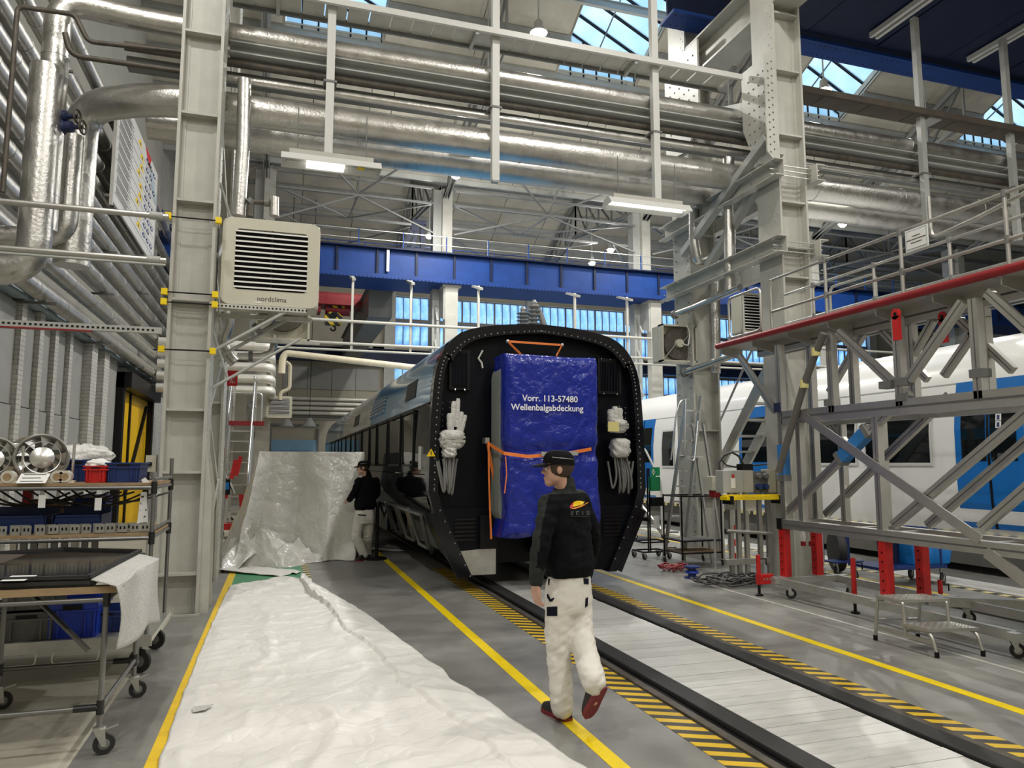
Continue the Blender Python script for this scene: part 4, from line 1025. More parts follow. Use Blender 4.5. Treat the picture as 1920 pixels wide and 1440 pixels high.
# ---- underframe
MB().box(TX-1.35, TX+1.35, TY+0.7, TYE-0.3, 0.78, 1.0).build('underframe', 'black', tr)
for y0 in (TY+2.6, TYE-5.2):
    bg_ = MB().box(TX-1.15, TX+1.15, y0-1.5, y0+1.5, 0.42, 0.62).build('bogie', 'black', tr)
    for dy in (-1.1, 1.1):
        for s_ in (-1, 1):
            MB().lathe([(0.42, -0.06), (0.44, -0.05), (0.44, 0.04), (0.46, 0.06)], (TX+s_*0.74, y0+dy, 0.49), (s_*1.0,0,0), 24).build('wheel', 'steel_dark', bg_, 40)
    for s_ in (-1, 1): MB().box(TX+s_*1.12-0.08, TX+s_*1.12+0.08, y0-1.4, y0+1.4, 0.42, 0.72).build('side_frame', 'steel_dark', bg_)
for k, (ya, yb) in enumerate(((15.2, 17.4), (17.8, 20.5), (21, 24))):
    MB().box(TX-1.38, TX+1.38, ya, yb, 0.35, 0.8).build('equipment_box', 'black_gloss', tr)
# open skirt frames along the visible side
for k in range(4):
    y0 = TY+1.0+k*1.25; x = TX-1.5
    P = [(x, y0, 0.95), (x, y0+1.0, 0.95), (x+0.18, y0+1.05, 0.42), (x+0.22, y0+0.5, 0.40)]
    m = MB()
    for i in range(4): m.bar(P[i], P[(i+1) % 4], 0.05, 0.04)
    m.build('skirt_frame', 'alu' if k % 2 else 'steel_dark', tr)
MB().prism([(TX-1.52, TY+0.12, 1.0), (TX-1.5, TY+0.9, 0.98), (TX-1.3, TY+0.75, 0.5), (TX-1.25, TY+0.2, 0.35)], (0.04, 0, 0)).build('skirt_panel', 'black_gloss', tr)
# ---- roof insulators
ins = T('roof_insulator', 'ribbed grey ceramic insulator pair on the train roof', 'insulator', (TX-0.12, TY+0.75, 3.68))
ix = OY(990, 600, TY+0.7).x
for dx, hh, n in ((-0.08, 0.34, 6), (0.10, 0.46, 7)):
    prof = []
    for k in range(n):
        z = 3.72+hh*k/n; prof += [(0.05, z), (0.105, z+hh/n*0.35), (0.105, z+hh/n*0.5), (0.05, z+hh/n*0.7)]
    prof.append((0.045, 3.72+hh))
    MB().lathe(prof, (ix+dx, TY+0.7, 0), (0,0,1), 16).build('ceramic_stack', 'insulator', ins, 30)
    MB().lathe([(0.03, 3.72+hh), (0.05, 3.75+hh), (0.02, 3.80+hh)], (ix+dx, TY+0.7, 0), (0,0,1), 12).build('terminal', 'galv', ins, 40)
MB().box(ix-0.25, ix+0.3, TY+0.5, TY+0.9, 3.66, 3.73).build('base_plate', 'black', ins)
MB().tube(bend([(ix+0.12, TY+0.7, 4.17), (ix+0.2, TY+0.7, 4.05), (ix+0.27, TY+0.7, 3.85), (ix+0.34, TY+0.7, 3.72)], 0.1), 0.05, 10).build('bushing', 'insulator', ins, 50)

# ---- wrapped gangway bellows
bx0, bx1, bz0, bz1 = 2.84, 4.20, 0.82, 3.16
bl = T('gangway_bellows', 'grey rounded gangway bellows frame under the blue cover', 'bellows', (3.5, TY-0.3, bz0))
def rrect(x0, x1, z0, z1, r, n=6):
    out = []
    for cx, cz, a0 in ((x1-r, z0+r, -math.pi/2), (x1-r, z1-r, 0), (x0+r, z1-r, math.pi/2), (x0+r, z0+r, math.pi)):
        for k in range(n+1): a = a0+math.pi/2*k/n; out.append((cx+r*math.cos(a), cz+r*math.sin(a)))
    return out
M('bellows_grey', (0.22, 0.25, 0.23), 0.6)
rr = rrect(bx0-0.02, bx1-0.02, bz0+0.05, bz1-0.06, 0.22)
for k in range(5):
    MB().prism([(x, TY-0.19-k*0.075, z) for x, z in rr], (0, 0.062, 0)).build('bellows_fold', 'bellows_grey', bl)
tp = T('bellows_cover', 'crinkled blue plastic cover lettered Wellenbalgabdeckung on the train end', 'cover', (3.5, TY-0.65, bz0))
from mathutils import noise as NZ
def cover_sheet():
    w2, h2 = (bx1-bx0)/2, (bz1-bz0+0.08)/2; cx, cz = (bx0+bx1)/2, (bz0-0.04+bz1)/2; r = 0.13; dep = 0.42
    def path(s_, half_):
        """arc-length walk from the middle of the front round the edge to the side; returns (offset, depth)"""
        L1 = half_-r; L2 = r*math.pi/2; tot = L1+L2+dep; d = abs(s_)*tot; sg = 1 if s_ >= 0 else -1
        if d < L1: return sg*d, 0.0
        if d < L1+L2: a = (d-L1)/r; return sg*(L1+r*math.sin(a)), r*(1-math.cos(a))
        return sg*half_, r+(d-L1-L2)
    m_ = MB()
    def fn(u, v):
        x, dx = path(-1+2*u, w2); z, dz = path(-1+2*v, h2)
        y = TY-0.735+max(dx, dz)
        if dx > 0 and dz > 0: y = TY-0.735+min(dep+r, math.hypot(dx, dz))
        p = Vector((x*1.0, y, z))
        fold_ = 0.016*(1-abs(NZ.noise(Vector((x*3.2+z*0.8, y, z*1.2))))*2.2)+0.012*(1-abs(NZ.noise(Vector((x*7+3, y*3, z*5+x*3))))*2)+0.006*NZ.noise(p*16)
        waist = math.exp(-((cz+z-1.86)/0.10)**2)
        low = max(0, min(1, (1.75-(cz+z))/0.9))
        side = abs(x)/w2
        x2 = x*(1-0.035*waist) + low*0.035*math.sin(z*7+1)*side
        vert = low*0.035*math.sin(x*13+0.5*math.sin(z*4))*(1-0.4*side) + 0.02*(1-low)*math.sin(x*6+1.2)
        z2 = z + (0.035*math.sin(x*5+1) if z < -h2+0.25 else 0) - 0.02*math.exp(-((x-0.2)/0.3)**2)*(1 if z > h2-0.1 else 0)
        return (cx+x2+0.3*fold_*side, y-fold_*(1 if max(dx, dz) < r else 0.5)+0.045*waist*(1 if max(dx, dz) < r else 0)-vert*(1 if max(dx, dz) < r else 0), cz+z2)
    m_.grid(fn, 90, 110)
    return m_.build('cover_sheet', 'tarp_blue', tp, 80, fix=True)
cover_sheet()
for s_, py, sz in (('Vorr. 113-57480', 748, 0.117), ('Wellenbalgabdeckung', 765, 0.117)):
    p = OY(1032 if s_[0] == 'V' else 1027, py, TY-0.79)
    text('lettering', s_, sz, (p.x, TY-0.79, p.z), R_FRONT, 'text_white', tp, bold=0.0015)
# orange straps
st = T('ratchet_strap', 'orange ratchet strap round the waist of the blue cover', 'strap', (3.5, TY-0.76, 1.85))
P = [OY(913, 829, TY-0.2), OY(925, 838, TY-0.45), OY(945, 850, TY-0.78), OY(990, 856, TY-0.80), OY(1070, 849, TY-0.80), OY(1108, 842, TY-0.72), OY(1113, 845, TY-0.4)]
def ribbon(pts, w_, up=(0,0,1), t=0.006):
    m_ = MB()
    for a, b_ in zip(pts, pts[1:]): m_.bar(a, V(b_)+(V(b_)-V(a)).normalized()*0.004, t, w_, up)
    return m_
ribbon(P, 0.045).build('webbing', 'orange', st)
for q in ((1022, 851), (1075, 850)): c = OY(*q, TY-0.815); MB().box(c.x-0.06, c.x+0.06, c.y-0.02, c.y+0.015, c.z-0.028, c.z+0.028).build('ratchet', 'galv', st)
st = T('tie_strap', 'orange strap triangle above the blue cover', 'strap', (3.4, TY-0.2, 3.2))
A, B_ = OY(952, 640, TY-0.2), OY(1054, 647, TY-0.2)
ribbon([OY(977, 665, TY-0.5), A, B_, OY(1043, 668, TY-0.5)], 0.03).build('webbing', 'orange', st)
for q in (A, B_): MB().sphere(q, 0.03, 8, 5).build('eye_bolt', 'galv', st, 60)
st = T('tie_strap', 'loose orange strap hanging from a hook left of the blue cover', 'strap', (2.7, TY-0.25, 1.9))
ribbon([OY(914, 828, TY-0.22), OY(921, 870, TY-0.22), OY(932, 925, TY-0.25)], 0.04, (1,0,0)).build('webbing', 'orange', st)
ribbon([OY(916, 828, TY-0.3), OY(917, 900, TY-0.32), OY(919, 960, TY-0.32), OY(921, 1010, TY-0.32)], 0.025, (1,0,0)).build('webbing', 'orange', st)
MB().box(2.70, 2.76, TY-0.25, TY-0.1, 1.98, 2.06).build('hook_bracket', 'galv', st)
st = T('tie_strap', 'thin orange cord dangling on the blue cover below the waist strap', 'strap', (2.9, TY-0.8, 1.6))
MB().tube([OY(948, 856, TY-0.80), OY(950, 890, TY-0.80), OY(946, 925, TY-0.82)], 0.008, 6).build('cord', 'orange', st)
st = T('tie_strap', 'orange strap end under the bottom of the blue cover', 'strap', (3.2, TY-0.7, 0.75))
ribbon([OY(978, 993, TY-0.70), OY(1000, 1002, TY-0.70), OY(1010, 1008, TY-0.6)], 0.05).build('webbing', 'orange', st)

# ---- wrapped jumper cables either side
def jumper(label, tops, blk, blk2, cab, seed):
    random.seed(seed)
    y = TY-0.22
    c0 = OY((blk[0]+blk[2])/2, blk[3], y)
    t = T('jumper_cable', label, 'cable', c0)
    for (xa, ya, xb_, yb, r) in tops:
        a, b_ = OY(xa, ya, y-0.05), OY(xb_, yb, y)
        d = (b_-a)
        MB().tube([a, a+d*0.12, a+d*0.45, a+d*0.55, b_], [r*0.65, r, r*0.95, r*1.15, r], 10).build('plug', 'foil', t, 50)
    for q in (blk, blk2):
        if not q: continue
        a, b_ = OY(q[0], q[1], y), OY(q[2], q[3], y)
        cx, cz, hx, hz = (a.x+b_.x)/2, (a.z+b_.z)/2, abs(b_.x-a.x)/2, abs(a.z-b_.z)/2
        m_ = MB()
        def fn(u, v):
            an = u*2*math.pi; zz = -1+2*v
            rr_ = (1-abs(zz)**5*0.35)*(1+0.10*math.sin(an*5+zz*7)+0.06*math.sin(an*9-zz*13))
            sx = math.copysign(abs(math.cos(an))**0.55, math.cos(an)); sy = math.copysign(abs(math.sin(an))**0.55, math.sin(an))
            return (cx+hx*sx*rr_, y+0.11*sy*rr_, cz+hz*zz)
        m_.grid(fn, 28, 10)
        m_.f.append(tuple(j*11 for j in range(28))); m_.f.append(tuple(j*11+10 for j in range(28)))
        m_.build('wrapped_block', 'foil', t, 60)
        if q is blk:
            for zz in (-0.3, 0.1): MB().bar((cx-hx*1.02, y-0.11, cz+hz*zz), (cx+hx*1.02, y-0.115, cz+hz*(zz+0.12)), 0.012, 0.03).build('tape', 'galv', t)
    for k in range(7):
        xa = cab[0]+(cab[1]-cab[0])*k/6
        a = OY(xa, cab[2], y+0.03*(k % 3)); xm = xa+random.uniform(-6, 6)+cab[4]*(k/6)
        b_ = OY(xm, cab[3]-random.uniform(0, 14), y+0.05*(k % 2)); e = OY(xm+random.uniform(8, 16)*(1 if k % 2 else -1), cab[2]+10, y+0.08)
        mid = OY(xa+(xm-xa)*0.4+cab[4]*0.5, (cab[2]+cab[3])/2, y-0.03)
        MB().tube(bend([a, mid, b_, e], 0.25, 6), 0.017, 7).build('cable', 'cable_grey', t, 60)
jumper('wrapped jumper cable plugs shaped like a hand on the train end beside the warning triangle', [(843, 775, 845, 808, 0.045), (851, 752, 849, 800, 0.036), (859, 747, 856, 800, 0.034), (866, 772, 860, 806, 0.034), (873, 778, 864, 812, 0.030)], (826, 806, 868, 842), (830, 838, 854, 858), (834, 852, 850, 938, -4), 5)
jumper('wrapped jumper cable plugs with a yellow cap on the train end beside the white train', [(1144, 768, 1146, 795, 0.05), (1153, 762, 1153, 795, 0.05), (1162, 765, 1160, 795, 0.05)], (1142, 786, 1172, 812), (1146, 822, 1178, 858), (1152, 1174, 855, 935, 12), 8)
q = OY(1150, 800, TY-0.34); MB().box(q.x-0.09, q.x+0.08, TY-0.36, TY-0.33, q.z-0.07, q.z+0.07).build('yellow_cap', 'tape_yellow', [o for o in COL.objects if o.name == 'jumper_cable.001'][0])

# ================================================================== SECOND TRAIN on the right
X2 = 10.3
t2 = T('train_car', 'white and blue passenger train standing beyond the aluminium platform', 'train', (11.85, 16, 0))
prof2 = [(0.10, 0.62), (0.02, 0.9), (0.0, 1.3), (0.0, 2.2), (0.06, 2.75), (0.16, 3.2), (0.36, 3.52), (0.75, 3.74), (1.55, 3.85)]
full2 = [(X2+x, z) for x, z in prof2] + [(X2+3.1-x, z) for x, z in reversed(prof2[:-1])]
y20, y21 = -4.0, 30.0
m = MB(); n = len(full2)
m.grid(lambda u, v: (full2[min(n-1, int(v*(n-1)+0.5))][0], y20+(y21-y20)*u, full2[min(n-1, int(v*(n-1)+0.5))][1]), 10, n-1)
m.f.append(tuple(range(n))); m.f.append(tuple(10*n+j for j in range(n)))
m.build('body_shell', 'train2_white', t2, 35)
def x2at(z):
    for (xa, za), (xb_, zb2) in zip(prof2, prof2[1:]):
        if za <= z <= zb2: return X2 + xa+(xb_-xa)*(z-za)/(zb2-za)
    return X2
def patch2(name, y0, y1, z0, z1, mat, off=0.006, parent=None, r=0.0):
    m_ = MB(); n_ = 6
    m_.grid(lambda u, v: (x2at(z0+(z1-z0)*v)-off, y0+(y1-y0)*u, z0+(z1-z0)*v), 1, n_)
    o = m_.build(name, mat, parent or t2, fix=False)
    md = o.modifiers.new('thick', 'SOLIDIFY'); md.thickness = 0.005; md.offset = 0
    return o
def yx(px, py=800): return OX(px, py, X2).y
def door2(ya, yb):
    d_ = patch2('door', ya, yb, 0.72, 3.0, 'train2_blue', 0.008)
    ym = (ya+yb)/2
    for a, b_ in ((ya+0.12, ym-0.04), (ym+0.04, yb-0.12)):
        patch2('door_window', a, b_, 1.75, 2.75, 'glass_dark', 0.016, d_)
    patch2('door_gap', ym-0.02, ym+0.02, 0.72, 3.0, 'black', 0.014, d_)
    return d_
door2(yx(1224), yx(1185)); dA = door2(yx(1920), yx(1789)); door2(yx(1500)-0.1, yx(1385))
def win2(ya, yb, z0=1.72, z1=2.72):
    w_ = patch2('side_window', ya, yb, z0, z1, 'glass_dark', 0.012)
    for a, b_, c, d_ in ((ya-0.04, yb+0.04, z0-0.05, z0), (ya-0.04, yb+0.04, z1, z1+0.05), (ya-0.04, ya, z0, z1), (yb, yb+0.04, z0, z1)):
        patch2('window_frame', a, b_, c, d_, 'white_plastic', 0.018, w_)
win2(yx(1262), yx(1241), 1.65, 2.6); win2(yx(1602), yx(1535)); win2(yx(1742), yx(1622))
for k in range(5): win2(20.5+k*1.7, 21.8+k*1.7)
# pictograms beside the big door
for k, py in enumerate((768, 782, 796)):
    y = yx(1873); z = OX(1873, py, X2).z
    patch2('pictogram', y-0.045, y+0.045, z-0.05, z+0.05, 'text_white', 0.02, dA)
    patch2('pictogram_figure', y-0.02, y+0.02, z-0.035, z+0.035, 'text_navy', 0.026, dA)
patch2('door_button', yx(1873)-0.04, yx(1873)+0.04, 1.78, 1.86, 'chrome', 0.022, dA)
patch2('roof_line', y20, y21, 2.98, 3.0, 'steel_grey', 0.004)
MB().box(X2+0.2, X2+2.9, y20, y21, 0.25, 0.66).build('underframe', 'skirt', t2)
for k in range(60): pass
h_ = MB().box(X2+0.06, X2+0.12, y20, y21, 0.56, 0.63).build('hazard_edge', 'hazard_pale', t2)
for y0 in (0.5, 6.5, 12.5, 22.0):
    for dy in (-1.1, 1.1): MB().lathe([(0.40, -0.06), (0.43, -0.05), (0.43, 0.06)], (X2+0.8, y0+dy, 0.46), (-1,0,0), 22).build('wheel', 'steel_dark', t2, 40)
MB().box(X2+0.16, X2+0.2, y20, y21, 0.12, 0.56).build('side_skirt', 'skirt', t2)
# ================================================================== PEOPLE
from mathutils import noise as NZ
from mathutils.bvhtree import BVHTree
def remesh(m_, name, voxel, sm, mat, parent, disp=None, mats=(), pick=None):
    """weld overlapping volumes into one continuous surface, smooth it, add folds"""
    me = bpy.data.meshes.new(name); me.from_pydata(m_.v, [], m_.f)
    bm = bmesh.new(); bm.from_mesh(me); bmesh.ops.recalc_face_normals(bm, faces=bm.faces); bm.to_mesh(me); bm.free()
    ob = bpy.data.objects.new(name, me); COL.objects.link(ob)
    r = ob.modifiers.new('r', 'REMESH'); r.mode = 'VOXEL'; r.voxel_size = voxel
    s = ob.modifiers.new('s', 'SMOOTH'); s.iterations = sm; s.factor = 0.5
    dg = bpy.context.evaluated_depsgraph_get(); dg.update()
    me2 = bpy.data.meshes.new_from_object(ob.evaluated_get(dg)); bpy.data.objects.remove(ob); bpy.data.meshes.remove(me)
    if disp:
        nr = [v.normal.copy() for v in me2.vertices]
        for v, n_ in zip(me2.vertices, nr): v.co = v.co + n_*disp(v.co)
    o_ = woff(parent) if parent else Vector()
    bv = BVHTree.FromPolygons([v.co.copy() for v in me2.vertices], [tuple(p.vertices) for p in me2.polygons])
    me2.materials.clear(); me2.materials.append(MATS[mat])
    for x in mats: me2.materials.append(MATS[x])
    if pick:
        for p in me2.polygons: p.material_index = pick(p.center)
    me2.polygons.foreach_set('use_smooth', [True]*len(me2.polygons))
    me2.transform(Matrix.Translation(-o_)); me2.name = name
    ob = bpy.data.objects.new(name, me2); COL.objects.link(ob)
    if parent: ob.parent = parent; OFF[ob.name] = o_.copy()
    return ob, bv
def torso(m_, rings, rt, fw, grow=0.0, n=20):
    """rings: (centre, half width, half depth)"""
    k = len(m_.v)
    for c, w_, d_ in rings:
        for j in range(n):
            a = 2*math.pi*j/n; ca, sa = math.cos(a), math.sin(a)
            sx = math.copysign(abs(ca)**0.85, ca); sy = math.copysign(abs(sa)**0.85, sa)
            m_.v.append(tuple(V(c) + rt*(sx*(w_+grow)) + fw*(sy*(d_+grow))))
    for i in range(len(rings)-1):
        for j in range(n): m_.f.append((k+i*n+j, k+i*n+(j+1) % n, k+(i+1)*n+(j+1) % n, k+(i+1)*n+j))
    m_.f.append(tuple(k+j for j in reversed(range(n)))); m_.f.append(tuple(k+(len(rings)-1)*n+j for j in range(n)))
def limb(m_, pts, rad, n=14, sub=5):
    P = []; Rr = []
    for i in range(len(pts)-1):
        a, b_ = V(pts[i]), V(pts[i+1])
        for k in range(sub):
            t = k/sub; P.append(a.lerp(b_, t)); Rr.append(rad[i]*(1-t)+rad[i+1]*t)
    P.append(V(pts[-1])); Rr.append(rad[-1])
    # soften the joints
    for _ in range(2):
        P = [P[0]] + [(P[i-1]+P[i]*2+P[i+1])/4 for i in range(1, len(P)-1)] + [P[-1]]
    m_.tube(P, Rr, n)
    m_.sphere(P[0], Rr[0], 12, 8); m_.sphere(P[-1], Rr[-1], 12, 8)
def hand(m_, wrist, d, pal, thumb, L=0.185):
    """palm and five bent fingers; d: direction down the hand, pal: palm normal, thumb: side of the thumb"""
    d = V(d).normalized(); sd = V(thumb); sd = (sd-d*sd.dot(d)).normalized(); pn = V(pal); pn = (pn-d*pn.dot(d)-sd*pn.dot(sd)).normalized()
    w_ = V(wrist)
    for k in range(4):       # palm as a fan of thick metacarpals
        o = sd*(0.03-0.02*k)
        m_.tube([w_+o*0.55, w_+d*0.05+o*0.95, w_+d*0.092+o*1.05], [0.017, 0.0165, 0.013], 8)
    for k, l in enumerate((0.074, 0.083, 0.077, 0.060)):
        b_ = w_+d*0.088+sd*(0.033-0.0215*k)
        c1 = b_+(d*0.94+pn*0.30).normalized()*l*0.45; c2 = c1+(d*0.72+pn*0.66).normalized()*l*0.33; c3 = c2+(d*0.45+pn*0.85).normalized()*l*0.24
        m_.tube([b_, c1, c2, c3], [0.0105, 0.0098, 0.0088, 0.0072], 8); m_.sphere(c3, 0.0072, 8, 5)
    b_ = w_+d*0.025+sd*0.026; c1 = b_+(d*0.75+sd*0.6+pn*0.25).normalized()*0.045; c2 = c1+(d*0.95+pn*0.3).normalized()*0.032; c3 = c2+(d*0.9+pn*0.4-sd*0.1).normalized()*0.024
    m_.tube([b_, c1, c2, c3], [0.0155, 0.0125, 0.0108, 0.0085], 8); m_.sphere(c3, 0.0085, 8, 5)
def shoe(parent, heel, toe, up, sc=1.0):
    heel, toe = V(heel), V(toe); ax = (toe-heel); L = ax.length; ax.normalize(); u = V(up); u = (u-ax*u.dot(ax)).normalized(); s_ = ax.cross(u)
    secs = [(-0.02, 0.026, 0.05), (0.03, 0.036, 0.085), (0.15, 0.040, 0.105), (0.30, 0.041, 0.098), (0.45, 0.042, 0.082), (0.62, 0.046, 0.066), (0.80, 0.046, 0.052), (0.93, 0.036, 0.040), (1.0, 0.018, 0.024)]
    m_ = MB(); n = 14; k = 0
    for t, w_, h_ in secs:
        for j in range(n):
            a = 2*math.pi*j/n; z = math.sin(a); m_.v.append(tuple(heel+ax*(L*t)+s_*(w_*sc*math.copysign(abs(math.cos(a))**0.7, math.cos(a)))+u*(0.022+(h_*sc*z if z > 0 else 0.0))))
    for i in range(len(secs)-1):
        for j in range(n): m_.f.append((i*n+j, i*n+(j+1) % n, (i+1)*n+(j+1) % n, (i+1)*n+j))
    m_.f.append(tuple(range(n))); m_.f.append(tuple((len(secs)-1)*n+j for j in range(n)))
    sh = m_.build('shoe', 'shoe', parent, 50)
    m2 = MB()
    out = [(t, w_+0.004) for t, w_, h_ in secs]
    pts = [heel+ax*(L*t)+s_*(w_*sc) for t, w_ in out] + [heel+ax*(L*t)-s_*(w_*sc) for t, w_ in reversed(out)]
    m2.prism(pts, u*0.026); m2.build('sole', 'shoe_red', sh)
    for t in (0.42, 0.5, 0.58): c = heel+ax*(L*t); MB().tube([c-s_*0.022+u*0.098*sc*(1.1-t*0.55), c+s_*0.022+u*0.098*sc*(1.1-t*0.55)], 0.004, 6).build('lace', 'shoe_red', sh)
def head(m_, c, f, rt, k=1.0):
    """skull, jaw, nose, brow, ears; f is where the face looks"""
    up = Vector((0,0,1)); c = V(c)
    def ell(o, r, n=16, mm=12):
        q = MB().sphere((0,0,0), 1.0, n, mm); kk = len(m_.v)
        for p in q.v: m_.v.append(tuple(c + f*(o[0]+p[1]*r[0])*k + rt*(o[1]+p[0]*r[1])*k + up*(o[2]+p[2]*r[2])*k))
        m_.f += [tuple(i+kk for i in fc) for fc in q.f]
    ell((-0.012, 0, 0.035), (0.098, 0.078, 0.092)); ell((0.035, 0, -0.03), (0.058, 0.058, 0.075)); ell((0.055, 0, -0.085), (0.038, 0.040, 0.030)); ell((0.01, 0, -0.055), (0.055, 0.060, 0.050))
    ell((0.085, 0, 0.035), (0.014, 0.045, 0.012)); ell((0.099, 0, -0.012), (0.020, 0.013, 0.015)); ell((0.092, 0, 0.012), (0.012, 0.009, 0.026)); ell((0.088, 0, -0.052), (0.013, 0.024, 0.008)); ell((0.085, 0, -0.066), (0.012, 0.020, 0.008))
    for s_ in (-1, 1): ell((0.062, s_*0.038, 0.0), (0.020, 0.018, 0.018)); ell((-0.008, s_*0.078, 0.0), (0.020, 0.008, 0.031))
def person(label, root, J, hd, face, H=1.0, jacket_pick=None, name='person', fold=1.0):
    t = T(name, label, 'person', root)
    f = Vector((-math.sin(hd), math.cos(hd), 0)); rt = Vector((math.cos(hd), math.sin(hd), 0))
    fh = V(face).normalized(); rh = Vector((fh.y, -fh.x, 0)).normalized()
    C, Hd = J['hip'], J['head']
    neck0 = J['neck']
    up = Vector((0,0,1))
    # ---- body: one continuous surface
    b = MB()
    rg = [(C+up*-0.08, 0.13, 0.10), (C+up*0.05, 0.145, 0.105), (C.lerp(neck0, 0.35), 0.135, 0.095), (C.lerp(neck0, 0.65), 0.155, 0.10), (C.lerp(neck0, 0.88), 0.15, 0.085), (neck0+up*-0.01, 0.065, 0.06), (neck0+up*0.05, 0.055, 0.058)]
    torso(b, rg, rt, f)
    limb(b, [neck0-up*0.03, Hd-up*0.06-fh*0.012], [0.058, 0.052])
    head(b, Hd, fh, rh, 1.0)
    for s_ in ('l', 'r'):
        limb(b, [J['sh_'+s_], J['el_'+s_], J['wr_'+s_]], [0.055, 0.042, 0.029])
        hand(b, J['wr_'+s_], J['hd_'+s_][0], J['hd_'+s_][1], J['hd_'+s_][2])
        limb(b, [J['hip_'+s_], J['kn_'+s_], J['an_'+s_]], [0.078, 0.052, 0.038])
        limb(b, [J['an_'+s_], J['heel_'+s_].lerp(J['toe_'+s_], 0.6)+up*0.035], [0.036, 0.026])
    body, bv = remesh(b, 'body', 0.0058, 2, 'skin', t)
    # ---- face details
    for s_ in (-1, 1):
        e = Hd+fh*0.083+rh*(s_*0.034)+up*0.012
        MB().sphere(e, 0.0115, 10, 7).build('eye', 'text_white', body, 60)
        MB().sphere(e+fh*0.0085+rh*s_*0.001, 0.006, 8, 5).build('iris', 'hair', body, 60)
        MB().tube([e+up*0.022+fh*0.012-rh*0.016, e+up*0.026+fh*0.013, e+up*0.02+fh*0.002+rh*s_*0.016], [0.003, 0.004, 0.002], 6).build('eyebrow', 'hair', body)
    MB().tube([Hd+fh*0.099-up*0.059-rh*0.018, Hd+fh*0.101-up*0.0585, Hd+fh*0.099-up*0.059+rh*0.018], 0.002, 6).build('mouth', 'red_dark', body)
    # ---- hair below the cap
    hr = MB()
    def hf(u, v):
        a = math.pi*(0.28+1.44*u); z = -0.055+0.10*v
        fr_, sd_ = math.cos(a), math.sin(a)
        k_ = math.sqrt(max(0.05, 1-((z-0.035)/0.105)**2))
        return Hd + fh*(-0.012+0.104*fr_*k_) + rh*(0.083*sd_*k_) + up*z
    hr.grid(hf, 20, 8); h_ = hr.build('hair', 'hair', t, 60, fix=False); sm_ = h_.modifiers.new('t', 'SOLIDIFY'); sm_.thickness = 0.012; sm_.offset = 1
    # ---- cap
    cp = MB()
    def cf(u, v):
        a = 2*math.pi*u; th_ = math.pi*0.5*v
        return Hd + fh*(-0.008+0.112*math.cos(a)*math.cos(th_)**0.6) + rh*(0.091*math.sin(a)*math.cos(th_)**0.6) + up*(0.04+0.098*math.sin(th_)**0.9+0.012*math.cos(a)*(1-v))
    cp.grid(cf, 28, 10); c_ = cp.build('cap', 'cap', t, 60, fix=False)
    br = MB()
    def bf(u, v):
        a = -1.05+2.1*u; r_ = 0.105+0.075*v*math.cos(a*0.95)
        return Hd + fh*(-0.008+(0.112+0.075*v)*math.cos(a)) + rh*((0.090)*math.sin(a)) + up*(0.052-0.016*v*1.1-0.012*abs(math.sin(a)))
    br.grid(bf, 16, 4); o = br.build('brim', 'cap', c_, 60, fix=False); sm_ = o.modifiers.new('t', 'SOLIDIFY'); sm_.thickness = 0.005
    MB().tube([Hd + fh*(-0.008+0.106*math.cos(2*math.pi*k/24)) + rh*(0.088*math.sin(2*math.pi*k/24)) + up*(0.082+0.014*math.cos(2*math.pi*k/24)) for k in range(4, 21)], 0.0018, 5).build('piping', 'galv', c_)
    # ---- jacket
    j = MB(); hem = J['hem']
    rg = [(hem, 0.178, 0.135), (hem+up*0.03, 0.182, 0.14), (hem+up*0.07, 0.198, 0.152), (hem.lerp(neck0, 0.35), 0.192, 0.142), (hem.lerp(neck0, 0.6), 0.195, 0.138), (hem.lerp(neck0, 0.80), 0.192, 0.125), (hem.lerp(neck0, 0.92), 0.135, 0.095), (neck0, 0.085, 0.08)]
    torso(j, rg, rt, f)
    for s_ in ('l', 'r'):
        limb(j, [J['sh_'+s_], J['el_'+s_], J['wr_'+s_].lerp(J['el_'+s_], 0.10)], [0.082, 0.066, 0.050])
        limb(j, [neck0-up*0.055, J['sh_'+s_]], [0.072, 0.072])
    limb(j, [neck0-up*0.02, neck0+up*0.055-f*0.0+fh*0.004], [0.080, 0.072])
    wr = lambda p: fold*(0.012*NZ.noise(Vector((p.x*9, p.y*9, p.z*16))) + 0.006*NZ.noise(Vector((p.x*22, p.y*22, p.z*34))))
    jk, jbv = remesh(j, 'jacket', 0.0105, 3, 'jacket', t, wr, ('jacket_grey',), jacket_pick)
    # ---- trousers
    q = MB()
    torso(q, [(C+up*-0.13, 0.172, 0.135), (C+up*-0.06, 0.180, 0.145), (C+up*0.02, 0.174, 0.138), (hem+up*0.02, 0.16, 0.12)], rt, f)
    for s_ in ('l', 'r'):
        an = J['an_'+s_]
        limb(q, [J['hip_'+s_], J['kn_'+s_], J['kn_'+s_].lerp(an, 0.55), an+ (J['kn_'+s_]-an).normalized()*-0.01], [0.112, 0.086, 0.080, 0.076])
    kn = [J['kn_l'], J['kn_r'], J['an_l'], J['an_r']]
    def wt(p):
        d_ = min((p-x).length for x in kn); a_ = 0.45+0.9*math.exp(-(d_/0.16)**2)
        return fold*a_*(0.009*NZ.noise(Vector((p.x*7, p.y*7, p.z*17+p.x*9))) + 0.007*(0.5-abs(NZ.noise(Vector((p.x*10+3, p.y*10, p.z*26-p.x*12))))*1.6))
    trs, tbv = remesh(q, 'trousers', 0.0105, 2, 'trousers', t, wt)
    for s_ in ('l', 'r'): shoe(t, J['heel_'+s_], J['toe_'+s_], J['sup_'+s_])
    return t, jk, jbv, trs, tbv
